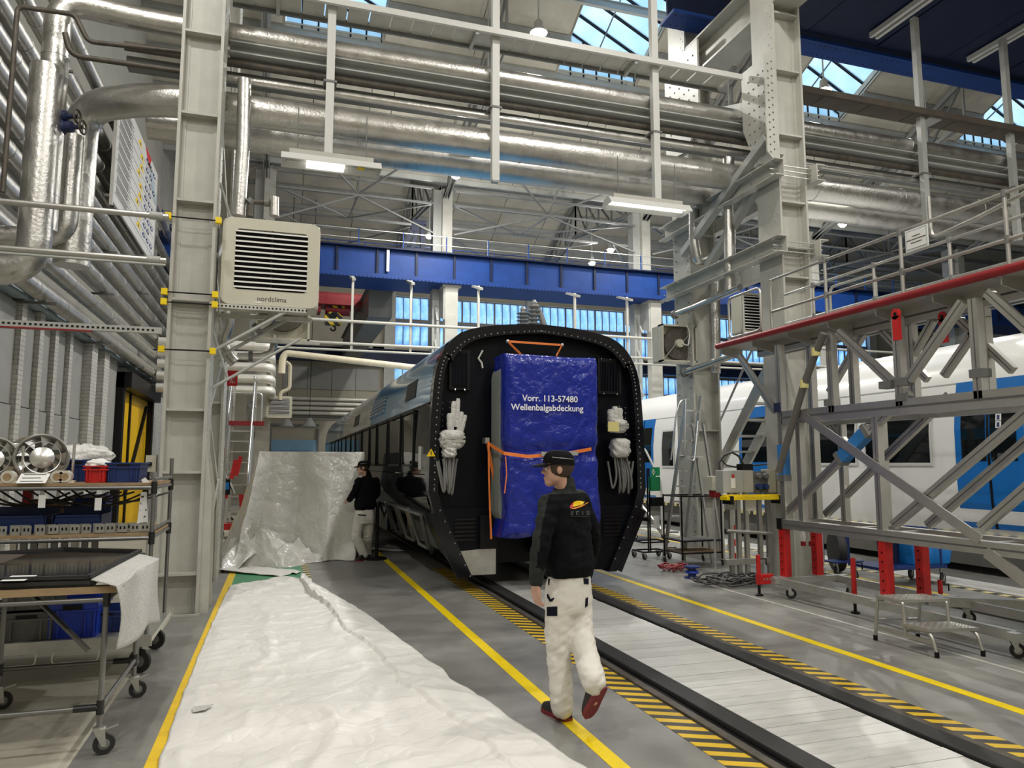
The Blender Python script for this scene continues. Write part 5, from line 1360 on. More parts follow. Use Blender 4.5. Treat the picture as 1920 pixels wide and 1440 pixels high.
def decal(name, pix, bv, mat, parent, lift=0.004, den=10):
    """patch given by a pixel polygon, laid onto a garment surface"""
    m_ = MB(); idx = []
    def hit(x, y):
        d = ray(x, y).normalized(); loc, nr, i, ds = bv.ray_cast(CAMP, d)
        return None if loc is None else loc - d*lift
    cx, cy = sum(p[0] for p in pix)/len(pix), sum(p[1] for p in pix)/len(pix)
    ring_ = []
    for i in range(len(pix)):
        a, b_ = pix[i], pix[(i+1) % len(pix)]
        for k in range(4): ring_.append((a[0]+(b_[0]-a[0])*k/4, a[1]+(b_[1]-a[1])*k/4))
    R_ = []
    for f_ in (1.0, 0.66, 0.33):
        R_.append([hit(cx+(x-cx)*f_, cy+(y-cy)*f_) for x, y in ring_])
    c = hit(cx, cy)
    if c is None or any(p is None for r_ in R_ for p in r_): return None
    n = len(ring_)
    for r_ in R_: m_.v += [tuple(p) for p in r_]
    m_.v.append(tuple(c))
    for i in range(2):
        for k in range(n): m_.f.append((i*n+k, i*n+(k+1) % n, (i+1)*n+(k+1) % n, (i+1)*n+k))
    for k in range(n): m_.f.append((2*n+k, 2*n+(k+1) % n, 3*n))
    return m_.build(name, mat, parent, 60)

def man_walking():
    Yc = 4.80; hd = math.radians(30)
    f = Vector((-math.sin(hd), math.cos(hd), 0)); rt = Vector((math.cos(hd), math.sin(hd), 0))
    J = {}
    J['hip'] = OY(1066, 1108, Yc); J['hem'] = OY(1067, 1079, Yc); J['neck'] = OY(1060, 921, Yc)
    J['head'] = OY(1046, 881, Yc-0.02)
    n0 = J['neck']
    J['sh_l'] = n0 - rt*0.165 - Vector((0,0,0.085)); J['sh_r'] = n0 + rt*0.155 - Vector((0,0,0.075))
    J['el_l'] = OY(1015, 1010, 4.64); J['wr_l'] = OY(1004, 1096, 4.66)
    J['el_r'] = OY(1113, 1008, 4.93); J['wr_r'] = OY(1098, 1082, 5.05)
    J['hd_l'] = ((0.10, 0.06, -1), (0.75, 0.5, 0), (-0.3, 0.9, 0)); J['hd_r'] = ((-0.1, 0.2, -1), (-0.9, 0.2, 0), (0, 0.9, 0))
    J['hip_l'] = J['hip'] - rt*0.085 - Vector((0,0,0.03)); J['hip_r'] = J['hip'] + rt*0.085 - Vector((0,0,0.03))
    J['kn_l'] = OY(1046, 1212, 4.76); J['an_l'] = OY(1054, 1322, 4.72)
    J['kn_r'] = OY(1089, 1196, 4.72); J['an_r'] = OY(1113, 1277, 4.42)
    J['heel_l'] = OZ(1066, 1353); J['heel_l'].z = 0.0; tl_ = OZ(1021, 1331); J['toe_l'] = Vector((tl_.x, tl_.y, 0.0)); J['toe_l'] = J['heel_l'] + (J['toe_l']-J['heel_l']).normalized()*0.285
    J['sup_l'] = Vector((0,0,1))
    hr_ = OY(1131, 1292, 4.36); tr_ = OY(1104, 1345, 4.50); tr_.z = max(tr_.z, 0.02)
    J['heel_r'] = hr_; J['toe_r'] = hr_ + (tr_-hr_).normalized()*0.27
    J['sup_r'] = Vector((-0.25, 0.85, 0.5))
    elx = J['el_l']
    def pick(c):
        if c.z > n0.z-0.015: return 1
        # grey front panel of the near sleeve and its cuff
        a, b_ = J['sh_l'], J['el_l']
        for a, b_ in ((J['sh_l']+Vector((0,0,0.06)), J['el_l']), (J['el_l'], J['wr_l'])):
            t_ = max(0, min(1, (c-a).dot(b_-a)/(b_-a).length_squared)); p = a.lerp(b_, t_)
            if (c-p).length < 0.10 and (c-p).dot(RGT) < -0.012+(0.03 if c.z < 1.02 else 0): return 1
        if (c-J['wr_l']).length < 0.12: return 1
        return 0
    t, jk, jbv, trs, tbv = person('person in dark jacket, cap and white work trousers walking along the tracks', (J['heel_l'].x, J['heel_l'].y, 0), J, hd, (-0.93, 0.30, -0.03), jacket_pick=pick)
    # pockets and trims on the trousers
    decal('pocket', [(1025, 1138), (1045, 1137), (1045, 1155), (1025, 1155)], tbv, 'pocket_navy', trs)
    decal('pocket', [(1094, 1084), (1104, 1085), (1104, 1096), (1095, 1095)], tbv, 'pocket_navy', trs)
    decal('pocket', [(1098, 1122), (1103, 1119), (1102, 1136), (1097, 1140)], tbv, 'pocket_navy', trs)
    for pts in ([(1025, 1114), (1028, 1114), (1033, 1125), (1031, 1128), (1026, 1121)], [(1029, 1128), (1031, 1124), (1039, 1120), (1039, 1123), (1035, 1128)], [(1027, 1086), (1031, 1085), (1030, 1097), (1028, 1098)]):
        decal('hammer_loop', pts, tbv, 'pocket_navy', trs)
    decal('trim_tab', [(1028, 1265), (1032, 1265), (1033, 1273), (1030, 1273)], tbv, 'pocket_navy', trs)
    # emblem on the back of the jacket
    decal('emblem', [(1068, 951), (1072, 944), (1077, 940), (1081, 943), (1078, 949), (1071, 953)], jbv, 'red', jk, 0.005)
    decal('emblem', [(1076, 941), (1081, 939), (1089, 939), (1096, 941), (1092, 946), (1081, 949), (1076, 950), (1074, 948)], jbv, 'hazard_yellow', jk, 0.006)
    decal('emblem', [(1069, 954), (1080, 951), (1092, 947), (1103, 941), (1103, 943), (1091, 950), (1078, 954)], jbv, 'logo_orange', jk, 0.005)
    M('letter_dark', (0.07, 0.075, 0.075), 0.6)
    def stroke(x0, y0, x1, y1): decal('emblem_letter', [(x0, y0), (x1, y0+0.01), (x1, y1), (x0, y1)], jbv, 'letter_dark', jk, 0.005)
    for k, ch in enumerate('ECIS'):
        x, y, h, w_ = 1070+k*10, 959-k*0.3, 7, 5.5
        th = 1.5
        if ch in 'EC': stroke(x, y, x+th, y+h)
        if ch == 'I': stroke(x+2, y, x+2+th, y+h)
        if ch in 'ECS': stroke(x, y, x+w_, y+th); stroke(x, y+h-th, x+w_, y+h)
        if ch in 'ES': stroke(x, y+h/2-th/2, x+w_, y+h/2+th/2)
        if ch == 'S': stroke(x, y, x+th, y+h/2); stroke(x+w_-th, y+h/2, x+w_, y+h)
    stroke(1070, 968, 1108, 969)
    return t
man_walking()
def man_standing():
    Yc = 13.42; hd = math.radians(28)
    f = Vector((-math.sin(hd), math.cos(hd), 0)); rt = Vector((math.cos(hd), math.sin(hd), 0)); J = {}
    dn = Vector((0,0,1))
    J['hip'] = OY(683, 967, Yc); J['hem'] = OY(684, 956, Yc); J['neck'] = OY(689, 894, Yc); J['head'] = OY(681, 882.5, Yc-0.02); J['head'].z = J['neck'].z+0.155
    n0 = J['neck']
    J['sh_l'] = n0 - rt*0.175 - dn*0.085; J['sh_r'] = n0 + rt*0.175 - dn*0.085
    J['el_l'] = OY(664, 925, 13.30); J['wr_l'] = OY(654, 938, 13.52)
    J['el_r'] = OY(708, 926, 13.5); J['wr_r'] = OY(690, 940, 13.80)
    J['hd_l'] = ((-0.5, 0.75, -0.2), (0.3, 0.2, -0.8), (0.2, 0.1, 0.9)); J['hd_r'] = ((-0.8, 0.55, 0.1), (0.2, 0.3, -0.8), (0, 0, 1))
    J['hip_l'] = J['hip'] - rt*0.09 - dn*0.03; J['hip_r'] = J['hip'] + rt*0.09 - dn*0.03
    J['kn_l'] = OY(667, 1004, 13.38); J['an_l'] = OY(670, 1039, 13.35); J['kn_r'] = OY(690, 1002, 13.50); J['an_r'] = OY(683, 1036, 13.62)
    for s_, hp, tp_ in (('l', (684, 1049), (660, 1056)), ('r', (692, 1046), (676, 1043))):
        a = OZ(*hp); b_ = OZ(*tp_); a.z = b_.z = 0; J['heel_'+s_] = a; J['toe_'+s_] = a+(b_-a).normalized()*0.285; J['sup_'+s_] = dn
    J['an_l'] = J['heel_l'].lerp(J['toe_l'], 0.22)+dn*0.10; J['an_r'] = J['heel_r'].lerp(J['toe_r'], 0.22)+dn*0.10
    t, jk, jbv, trs, tbv = person('person in black jacket, cap and white trousers standing by the wrapped box', (J['heel_l'].x, J['heel_l'].y, 0), J, hd, (-0.95, 0.2, -0.1), fold=1.0)
    decal('pocket', [(671, 964), (686, 965), (686, 967.5), (671, 966.5)], tbv, 'pocket_navy', trs)
    decal('pocket', [(660, 979), (668, 979), (667, 984), (660, 985)], tbv, 'pocket_navy', trs)
man_standing()

# ================================================================== TARPAULINS
def ridged(p, s_):
    return 1-abs(NZ.noise(Vector(p)*s_))*2
def floor_tarp():
    L = [(430, 1105), (421, 1120), (397, 1172), (370, 1236), (345, 1300), (320, 1370), (296, 1440), (262, 1540)]
    Rr = [(586, 1094), (640, 1124), (684, 1150), (726, 1182), (790, 1230), (862, 1285), (960, 1350), (1092, 1440), (1300, 1580)]
    Lw = [OZ(*p) for p in L]; Rw = [OZ(*p) for p in Rr]
    def at(W, y):
        for a, b_ in zip(W, W[1:]):
            if b_.y <= y <= a.y: t = (a.y-y)/(a.y-b_.y); return a.x+(b_.x-a.x)*t
        return W[0].x if y > W[0].y else W[-1].x
    y0, y1 = 11.35, 3.2
    t = T('floor_tarp', 'large creased white tarpaulin spread on the floor beside the tracks', 'tarpaulin', (0.3, 7, 0))
    m_ = MB(); NU, NV = 260, 120
    def fn(u, v):
        y = y0+(y1-y0)*u; xl, xr = at(Lw, y)+0.012*NZ.noise(Vector((y*4, 1, 0))), at(Rw, y)+0.03*NZ.noise(Vector((y*3, 5, 0)))
        x = xl+(xr-xl)*v
        yy = y + (0.16*math.sin(x*5+1)+0.07*NZ.noise(Vector((x*4, 0, 3))))*max(0, 1-u*9)
        p = Vector((x, yy, 0))
        wp_ = Vector((NZ.noise(p*1.7), NZ.noise(p*1.7+Vector((4, 7, 1))), 0))*0.35
        h = 0.012 + 0.018*max(0, ridged((x*1.5+wp_.x, yy*0.55+wp_.y, 1.0), 1.0)-0.62)/0.38 + 0.015*max(0, ridged((x*0.8+wp_.y, yy*2.4+wp_.x, 5.0), 1.0)-0.66)/0.34 + 0.007*max(0, ridged((x*3.1+wp_.x*2, yy*2.9+wp_.y*2, 9.0), 1.0)-0.6)/0.4 + 0.003*NZ.noise(p*6)
        # long lifted fold on the track side
        xf = xr - 0.16 - 0.22*min(1, u*3) + 0.03*math.sin(yy*3)
        d_ = x-xf; amp = 0.05*max(0.15, 1-u*0.9)+0.05*math.exp(-((u-0.16)/0.1)**2)
        if d_ > 0: h += amp*math.exp(-(d_/0.16)**2)*(0.8+0.35*NZ.noise(p*6)) + 0.006
        if u < 0.25: h += 0.03*(1-u*4)*max(0, NZ.noise(p*5)+0.25)
        e = min(v, 1-v)*(xr-xl); h *= min(1, 0.35+e*6)
        return (x, yy, 0.004+max(0.0, h))
    m_.grid(fn, NU, NV)
    o = m_.build('sheet', 'tarp_floor', t, 70, fix=False); sd_ = o.modifiers.new('t', 'SOLIDIFY'); sd_.thickness = 0.003; sd_.offset = 1
    # stitched eyelets along both hems
    ey = MB().cbox((0, 0, 0), (0.05, 0.012, 0.004)).build('eyelet', 'cable_grey', t); ey.location = (-0.45-0.3, 8.6-7, 0.03)
    k = 0
    for y in [8.2-0.28*i for i in range(16)]:
        c = inst('eyelet', ey, t, (at(Lw, y)+0.13-0.3, y-7, 0.028)); c.rotation_euler = (0, 0, random.uniform(-0.4, 0.4))
    for y in [7.0-0.3*i for i in range(11)]:
        c = inst('eyelet', ey, t, (at(Rw, y)-0.30-0.3, y-7, 0.05)); c.rotation_euler = (0, 0, random.uniform(-0.4, 0.4))
    ey.location = (at(Lw, 8.48)+0.13-0.3, 1.48, 0.03)
    q = OZ(370, 1335); MB().prism([(q.x-0.03, q.y, 0.035), (q.x+0.10, q.y+0.01, 0.036), (q.x+0.06, q.y-0.09, 0.036), (q.x-0.02, q.y-0.12, 0.035)], (0,0,0.004)).build('patch', 'foam', t)
floor_tarp()
def draped_box():
    ya, z_ = 14.3, 1.93
    xa, xb_ = OY(486, 849, ya).x, OY(684, 851, ya).x; yb = 16.6
    t = T('draped_crate', 'tall crate draped in crinkled white sheeting beside the standing person', 'crate', (0.7, 15, 0))
    # crate inside
    MB().box(xa+0.05, xb_-0.05, ya+0.06, yb-0.05, 0.12, z_-0.05).build('crate', 'wood', t)
    m_ = MB(); N = 200; K = 64
    cx, cy = (xa+xb_)/2, (ya+yb)/2
    top = []
    # bottom outline, found from the photograph, clockwise from the front left
    bot = [OZ(437, 1068), OZ(470, 1050), OZ(545, 1046), OZ(610, 1052), OZ(662, 1052), Vector((1.62, 14.4, 0)), Vector((1.86, 15.6, 0)), Vector((1.9, 16.9, 0)), Vector((0.5, 17.0, 0)), Vector((-0.75, 16.9, 0)), Vector((-0.9, 15.4, 0)), Vector((-0.85, 14.0, 0))]
    tpp = [Vector((xa, ya, z_)), Vector((xa+0.25, ya, z_)), Vector((xa+0.75, ya, z_)), Vector((xa+1.3, ya, z_)), Vector((xb_, ya, z_)), Vector((xb_, ya+0.5, z_)), Vector((xb_, yb-0.5, z_)), Vector((xb_, yb, z_)), Vector((cx, yb, z_)), Vector((xa, yb, z_)), Vector((xa, yb-0.6, z_)), Vector((xa, ya+0.4, z_))]
    def loopat(P, s_):
        n = len(P); i = s_*n; a = int(i) % n; f_ = i-int(i); return P[a].lerp(P[(a+1) % n], f_)
    def fn(u, v):
        a = loopat(tpp, u % 1.0); b_ = loopat(bot, u % 1.0); f_ = v**1.25
        p = a.lerp(b_, v); q = Vector((a.x+(b_.x-a.x)*f_, a.y+(b_.y-a.y)*f_, a.z*(1-v)))
        out = Vector((q.x-cx, q.y-cy, 0)).normalized()
        w_ = 0.16*v*math.sin(u*2*math.pi*9+1.0)*(0.4+NZ.noise(Vector((u*13, 0, 2)))) + 0.045*v*NZ.noise(q*4)
        cr = 0.045*(ridged(Vector((q.x*0.9+q.z*0.5, q.y*0.9, q.z*0.8-q.x*0.3)) + Vector((NZ.noise(q*1.2), NZ.noise(q*1.3+Vector((5,5,5))), 0))*0.35, 1.5)-0.4)*min(1, v*2.5+0.1) + 0.016*(ridged(q+Vector((3, 1, 2)), 4.0)-0.5)*min(1, v*3)
        q = q+out*(w_+cr)
        if v > 0.97: q.z = 0.006+0.02*abs(NZ.noise(q*5))
        return q
    m_.grid(fn, N, K)
    k = len(m_.v); m_.v.append((cx, cy, z_+0.01))
    for i in range(N): m_.f.append((i*(K+1), (i+1)*(K+1), k))
    m_.build('sheeting', 'tarp_box', t, 80, fix=True)
draped_box()
def tarp_heap():
    c = OZ(492, 1060); c.z = 0
    t = T('tarp_heap', 'crumpled heap of white tarpaulin on the green floor patch', 'tarpaulin', c)
    m_ = MB()
    def fn(u, v):
        a = 2*math.pi*u; r_ = v
        x = math.cos(a)*(0.80+0.12*math.sin(a*3+1)+0.1*math.sin(a*5))*r_; y = math.sin(a)*(0.52+0.1*math.sin(a*4))*r_
        p = Vector((x*2.1, y*2.1, 0))
        p2 = p + Vector((NZ.noise(p*1.3), NZ.noise(p*1.3+Vector((9,3,1))), 0))*0.6
        h = 0.66*(1-r_**1.7)*(0.75+0.25*ridged(p2, 0.9)) + 0.16*(1-r_**3)*(ridged(p2, 1.9)-0.4) + 0.05*(ridged(p2, 4.3)-0.5)*(1-r_**4)
        sk = -0.28*(1-r_)
        return (c.x+x+sk+0.1, c.y+y+0.15, max(0.006, h))
    m_.grid(fn, 110, 44)
    m_.build('sheet', 'tarp_box', t, 50, fix=True)
    m2 = MB()
    edge = [(402, 1060), (440, 1062), (480, 1064), (520, 1068), (552, 1070), (565, 1073)]
    e2 = [(402, 1074), (440, 1076), (480, 1079), (527, 1083), (548, 1077), (556, 1078)]
    A_ = [OZ(*p) for p in edge]; B2 = [OZ(*p) for p in e2]
    def f2(u, v):
        i = u*5; a = min(4, int(i)); f_ = i-a
        p = A_[a].lerp(A_[a+1], f_).lerp(B2[a].lerp(B2[a+1], f_), v); return (p.x, p.y, 0.008+0.03*abs(NZ.noise(p*5))+0.05*(1-u)**3)
    m2.grid(f2, 40, 8); o = m2.build('flat_flap', 'tarp_floor', t, 60, fix=False); sd_ = o.modifiers.new('t', 'SOLIDIFY'); sd_.thickness = 0.004
    # wing of sheet climbing to the left
    m3 = MB()
    q = [OZ(402, 1068), OZ(430, 1042), OZ(462, 990), OZ(470, 1055)]
    def f3(u, v):
        a = OZ(402, 1072).lerp(OZ(440, 1074), v); b_ = Vector((c.x-0.28, c.y+0.35, 0.52)).lerp(Vector((c.x-0.05, c.y-0.1, 0.25)), v)
        p = a.lerp(b_, u); p.z += 0.05*math.sin(v*6+u*4)+0.03*NZ.noise(p*6); p.z = max(0.008, p.z); return p
    m3.grid(f3, 26, 14); o = m3.build('loose_fold', 'tarp_box', t, 60, fix=False); sd_ = o.modifiers.new('t', 'SOLIDIFY'); sd_.thickness = 0.004
tarp_heap()
# barrier post by the standing person
p = OZ(706, 1049)
bp_ = T('barrier_post', 'black barrier post with round base beside the standing person', 'post', (p.x, p.y, 0))
MB().lathe([(0.19, 0.0), (0.19, 0.02), (0.15, 0.045), (0.04, 0.06)], p, (0,0,1), 24).build('base', 'black', bp_, 40)
MB().lathe([(0.032, 0.05), (0.032, 0.92), (0.04, 0.93), (0.04, 1.0), (0.03, 1.02)], p, (0,0,1), 16).build('pole', 'black', bp_, 40)
# sheet scrap behind the post
p = OZ(718, 1034)
sc_ = MB(); sc_.grid(lambda u, v: (p.x-0.45+0.8*u+0.1*v, p.y-0.05+0.35*v*(1-u*0.8), 0.008+0.08*(1-u)*abs(math.sin(v*5+u*3))), 16, 10)
o = sc_.build('sheet_scrap', 'tarp_floor', None, 60, fix=False); tag(o, 'small white sheet scrap on the floor behind the barrier post', 'sheet')
sd_ = o.modifiers.new('t', 'SOLIDIFY'); sd_.thickness = 0.004
# ================================================================== SMALL PARTS SHARED
def castor(parent, c, r=0.06, rot=0.0, mat='cable_grey', brake=True):
    """swivel castor: c = point under the frame where the stem meets, wheel touches z=0"""
    c = V(c); f = Vector((math.cos(rot), math.sin(rot), 0)); s_ = Vector((-f.y, f.x, 0)); w_ = Vector((c.x, c.y, 0))+f*0.03
    ct = MB().lathe([(0.035, c.z-0.012), (0.035, c.z), (0.012, c.z), (0.012, c.z+0.02)], (c.x, c.y, 0), (0,0,1), 12).build('castor', 'galv', parent, 40)
    for k in (-1, 1):
        o = s_*(0.022*k)
        MB().prism([w_+o+Vector((0,0,r-0.012))-f*0.012, w_+o+Vector((0,0,r-0.012))+f*0.012, Vector((c.x, c.y, c.z-0.012))+o+f*0.03, Vector((c.x, c.y, c.z-0.012))+o-f*0.03], s_*0.004*k).build('fork', 'galv', ct)
    MB().lathe([(r*0.72, -0.015), (r*0.96, -0.015), (r, -0.008), (r, 0.008), (r*0.96, 0.015), (r*0.72, 0.015)], w_+Vector((0,0,r)), s_, 22).build('tyre', 'black_rubber', ct, 40)
    MB().lathe([(0.012, -0.02), (r*0.7, -0.012), (r*0.7, 0.012), (0.012, 0.02)], w_+Vector((0,0,r)), s_, 18).build('hub', mat, ct, 40)
    if brake: MB().bar(Vector((c.x, c.y, c.z-0.02))+f*0.02, Vector((c.x, c.y, c.z+0.0))+f*0.10, 0.03, 0.008).build('brake', 'galv', ct)
    return ct
def crate(name, label, c, dx, dy, h, mat, rz=0.0, group=None, cat='crate'):
    """open moulded crate with rim, ribs and hand holes; c = base centre"""
    t = T(name, label, cat, (0,0,0), group); x, y = dx/2, dy/2; w_ = 0.006; tp_ = 0.94
    m = MB()
    for a in range(4):
        if a == 0: P = [(-x*tp_, -y*tp_, 0), (x*tp_, -y*tp_, 0), (x, -y, h), (-x, -y, h)]; e = (0, w_, 0)
        if a == 1: P = [(-x*tp_, y*tp_, 0), (x*tp_, y*tp_, 0), (x, y, h), (-x, y, h)]; e = (0, -w_, 0)
        if a == 2: P = [(-x*tp_, -y*tp_, 0), (-x*tp_, y*tp_, 0), (-x, y, h), (-x, -y, h)]; e = (w_, 0, 0)
        if a == 3: P = [(x*tp_, -y*tp_, 0), (x*tp_, y*tp_, 0), (x, y, h), (x, -y, h)]; e = (-w_, 0, 0)
        m.prism(P, e)
    m.box(-x*tp_, x*tp_, -y*tp_, y*tp_, 0, 0.008); m.build('shell', mat, t)
    r_ = MB()
    for z in (h-0.012, h*0.72):
        r_.box(-x-0.012, x+0.012, -y-0.012, -y+0.002, z, z+0.012); r_.box(-x-0.012, x+0.012, y-0.002, y+0.012, z, z+0.012)
        r_.box(-x-0.012, -x+0.002, -y, y, z, z+0.012); r_.box(x-0.002, x+0.012, -y, y, z, z+0.012)
    r_.build('rim', mat, t)
    n = 6
    for k in range(n):
        if 1 < k < 4: continue
        xx = -x+0.02+(2*x-0.04)*k/(n-1); MB().box(xx-0.005, xx+0.005, -y-0.008, -y+0.006, 0.01, h*0.72).build('rib', mat, t)
    MB().box(-x*0.38, x*0.38, -y-0.009, -y-0.001, h*0.74, h*0.90).build('hand_hold', 'black', t)
    place(t, c, rz); return t
def paper(name, label, pts, mat='paper', cat='paper', parent=None, marks=0, group=None):
    """thin sheet given by four 3-D corners (a,b,c,d); marks = printed lines"""
    a, b_, c, d = [V(p) for p in pts]; n_ = (b_-a).cross(d-a).normalized()
    t = MB().prism([a, b_, c, d], n_*0.002).build(name, mat, parent)
    if parent is None: tag(t, label, cat, group)
    for k in range(marks):
        f0 = 0.15+0.7*k/max(1, marks-1) if marks > 1 else 0.5
        p, q = a.lerp(d, f0).lerp(b_.lerp(c, f0), 0.12), a.lerp(d, f0).lerp(b_.lerp(c, f0), 0.75 if k % 2 else 0.88)
        hh = (d-a)*(0.22/max(3, marks))
        MB().prism([p+n_*0.002, q+n_*0.002, q+hh+n_*0.002, p+hh+n_*0.002], n_*0.0008).build('printed_line', 'text_black', t)
    return t

# ================================================================== LEFT: ASSEMBLY TABLE ON TUBES
AX0, AX1, AY0, AY1 = -1.80, -0.95, 5.03, 6.13
zt = OY(200, 1108, AY0).z
ta = T('tube_table', 'grey tube-framed table on castors carrying glossy black panels', 'table', (-1.8, 5.6, 0))
for x in (AX0, AX1):
    for y in (AY0, AY1):
        MB().tube([(x, y, 0.16), (x, y, zt-0.02)], 0.016, 10).build('leg', 'tube_grey', ta, 50)
        castor(ta, (x, y, 0.16), 0.06, 0.2 if x > -2 else 0.5)
        for z in (0.27, zt-0.05): MB().tube([(x, y, z-0.04), (x, y, z+0.04)], 0.022, 10).build('joint', 'joint', ta, 50)
for y in (AY0, AY1):
    for z in (0.27, zt-0.05): MB().tube([(AX0, y, z), (AX1, y, z)], 0.015, 10).build('rail', 'tube_grey', ta, 50)
    MB().tube([(AX1-0.14, y, 0.27), (AX1-0.02, y, 0.27)], 0.021, 10).build('joint', 'joint', ta, 50)
for x in (AX0, AX1):
    for z in (0.27, zt-0.05): MB().tube([(x, AY0, z), (x, AY1, z)], 0.015, 10).build('rail', 'tube_grey', ta, 50)
MB().tube([(-1.5, AY0+0.5, zt-0.05), (-1.03, AY0+0.02, zt-0.35)], 0.015, 8).build('brace', 'tube_grey', ta, 50)
for y in (AY0-0.02, AY1-0.05): MB().box(-2.8, -0.86 if y < 5.5 else -0.97, y, y+0.07, zt-0.01, zt+0.03).build('edge_board', 'wood', ta)
def panel(name, label, pix, z, th, mat, rim=0.03):
    P = [OZ(*p, z) for p in pix]
    t = T(name, label, 'panel', P[0])
    m = MB().prism(P, (0,0,th)); m.build('sheet', mat, t)
    r_ = MB()
    n = len(P)
    for i in range(n): r_.bar(P[i]+Vector((0,0,th+0.008)), P[(i+1) % n]+Vector((0,0,th+0.008)), 0.03, 0.02)
    r_.build('rubber_edge', 'black_rubber', t)
    return t
panel('glossy_slab', 'glossy black train panel lying lower on the tube table', [(-160, 1112), (170, 1100), (268, 1046), (120, 1040), (-160, 1062)], zt+0.03, 0.02, 'black_gloss')
panel('glossy_slab', 'glossy black train panel lying on top, with a white sheet on it', [(-160, 1098), (165, 1089), (262, 1038), (120, 1034), (-160, 1052)], zt+0.065, 0.015, 'black_gloss')
z_ = zt+0.085
paper('paper_sheet', 'white sheet with a red mark on the glossy black panel', [OZ(0, 1090, z_), OZ(45, 1089, z_), OZ(70, 1079, z_), OZ(22, 1080, z_)])
paper('dark_sheet', 'dark brown sheet lying over the back edge of the black panels', [OZ(-20, 1056, z_), OZ(4, 1056, z_), OZ(48, 1040, z_+0.03), OZ(-20, 1039, z_+0.03)], 'plank_dark', 'sheet')
# foam sheet hanging off the corner
fm = MB()
fa, fb = OZ(205, 1102, zt+0.035), OZ(286, 1049, zt+0.035)
def ff(u, v):
    e = fa.lerp(fb, u); out = Vector((0.10, 0.0, 0)); dr = 0.36+0.10*u+0.02*math.sin(u*7)
    if v < 0.35: k = v/0.35; return e + Vector((-0.12*(1-k), 0.10*(1-k), 0.03*(1-k)+0.004)) + out*0.35*k
    k = (v-0.35)/0.65; return e + out*(0.35+0.5*math.sin(k*1.6)*0.6) + Vector((0.015*math.sin(u*9+k*4), 0, -dr*k+0.004))
fm.grid(ff, 24, 20); o = fm.build('foam_sheet', 'foam', None, 60, fix=False); tag(o, 'grey-white foam sheet hanging off the table corner', 'sheet'); sd_ = o.modifiers.new('t', 'SOLIDIFY'); sd_.thickness = 0.006

# ================================================================== LEFT: SHELF CART
BX0, BX1 = -2.9, -0.97
BY0, BY1 = 6.75, 7.75
z1, z2 = OY(240, 908, BY0).z, OY(240, 1003, BY0).z
sc = T('shelf_cart', 'grey tube shelf cart on big castors with two wooden shelves of parts', 'cart', (-1.9, 7.2, 0))
for x in (BX0, BX1):
    for y in (BY0, BY1):
        MB().tube([(x, y, 0.30), (x, y, z1+0.22 if y > 7 else z1+0.03)], 0.017, 10).build('post', 'tube_grey', sc, 50)
        for z in (z2-0.03, z1-0.03): MB().tube([(x, y, z-0.05), (x, y, z+0.05)], 0.024, 10).build('joint', 'joint', sc, 50)
for z in (z1, z2):
    MB().box(BX0, BX1+0.0, BY0+0.02, BY1-0.02, z-0.012, z+0.012).build('shelf_board', 'wood', sc)
    for y in (BY0, BY1): MB().tube([(BX0, y, z-0.03), (BX1, y, z-0.03)], 0.016, 10).build('rail', 'tube_grey', sc, 50)
    for x in (BX0, BX1):
        for dz in (-0.03, 0.04): MB().tube([(x, BY0, z+dz), (x, BY1, z+dz)], 0.014, 8).build('rail', 'tube_grey', sc, 50)
MB().box(BX0, BX1+0.05, BY0-0.05, BY1+0.05, 0.27, 0.31).build('base_deck', 'galv', sc)
MB().box(BX0, BX1+0.05, BY0-0.07, BY0-0.05, 0.24, 0.33).build('base_edge', 'galv', sc)
for x in (BX0+0.2, BX1-0.08):
    for y in (BY0+0.1, BY1-0.1): castor(sc, (x, y, 0.26), 0.095, -0.4, 'crate_grey')
for x in (-1.62, -2.05):
    MB().tube(bend([(x, BY0-0.06, 0.26), (x, BY0-0.08, 0.16), (x+0.32, BY0-0.08, 0.16), (x+0.32, BY0-0.06, 0.26)], 0.03), 0.007, 6).build('pull_handle', 'galv', sc, 50)
# crates on the base
def bx(px, py, y): return OY(px, py, y)
cy = BY0+0.32
p = bx(131, 1214, BY0+0.1)
crate('plastic_crate', 'bright blue plastic crate with a white label on the shelf cart base', (p.x+0.01, cy, 0.312), 0.36, 0.5, 0.29, 'crate_blue')
p2 = bx(48, 1214, BY0+0.1)
crate('plastic_crate', 'grey plastic crate on the cart base beside the blue one, lower of two', (p2.x, cy, 0.312), 0.38, 0.5, 0.22, 'crate_grey')
crate('plastic_crate', 'grey plastic crate stacked on another beside the blue crate', (p2.x-0.01, cy+0.02, 0.545), 0.38, 0.5, 0.26, 'crate_grey', 0.04)
p3 = bx(-40, 1214, BY0+0.1)
crate('plastic_crate', 'grey plastic crate at the hidden end of the cart base', (p3.x-0.03, cy, 0.312), 0.34, 0.5, 0.25, 'crate_grey')
p4 = bx(196, 1206, BY0+0.3)
crate('plastic_crate', 'dark blue shallow crate behind the tube table leg', (p4.x+0.02, cy+0.1, 0.312), 0.24, 0.4, 0.17, 'crate_navy')
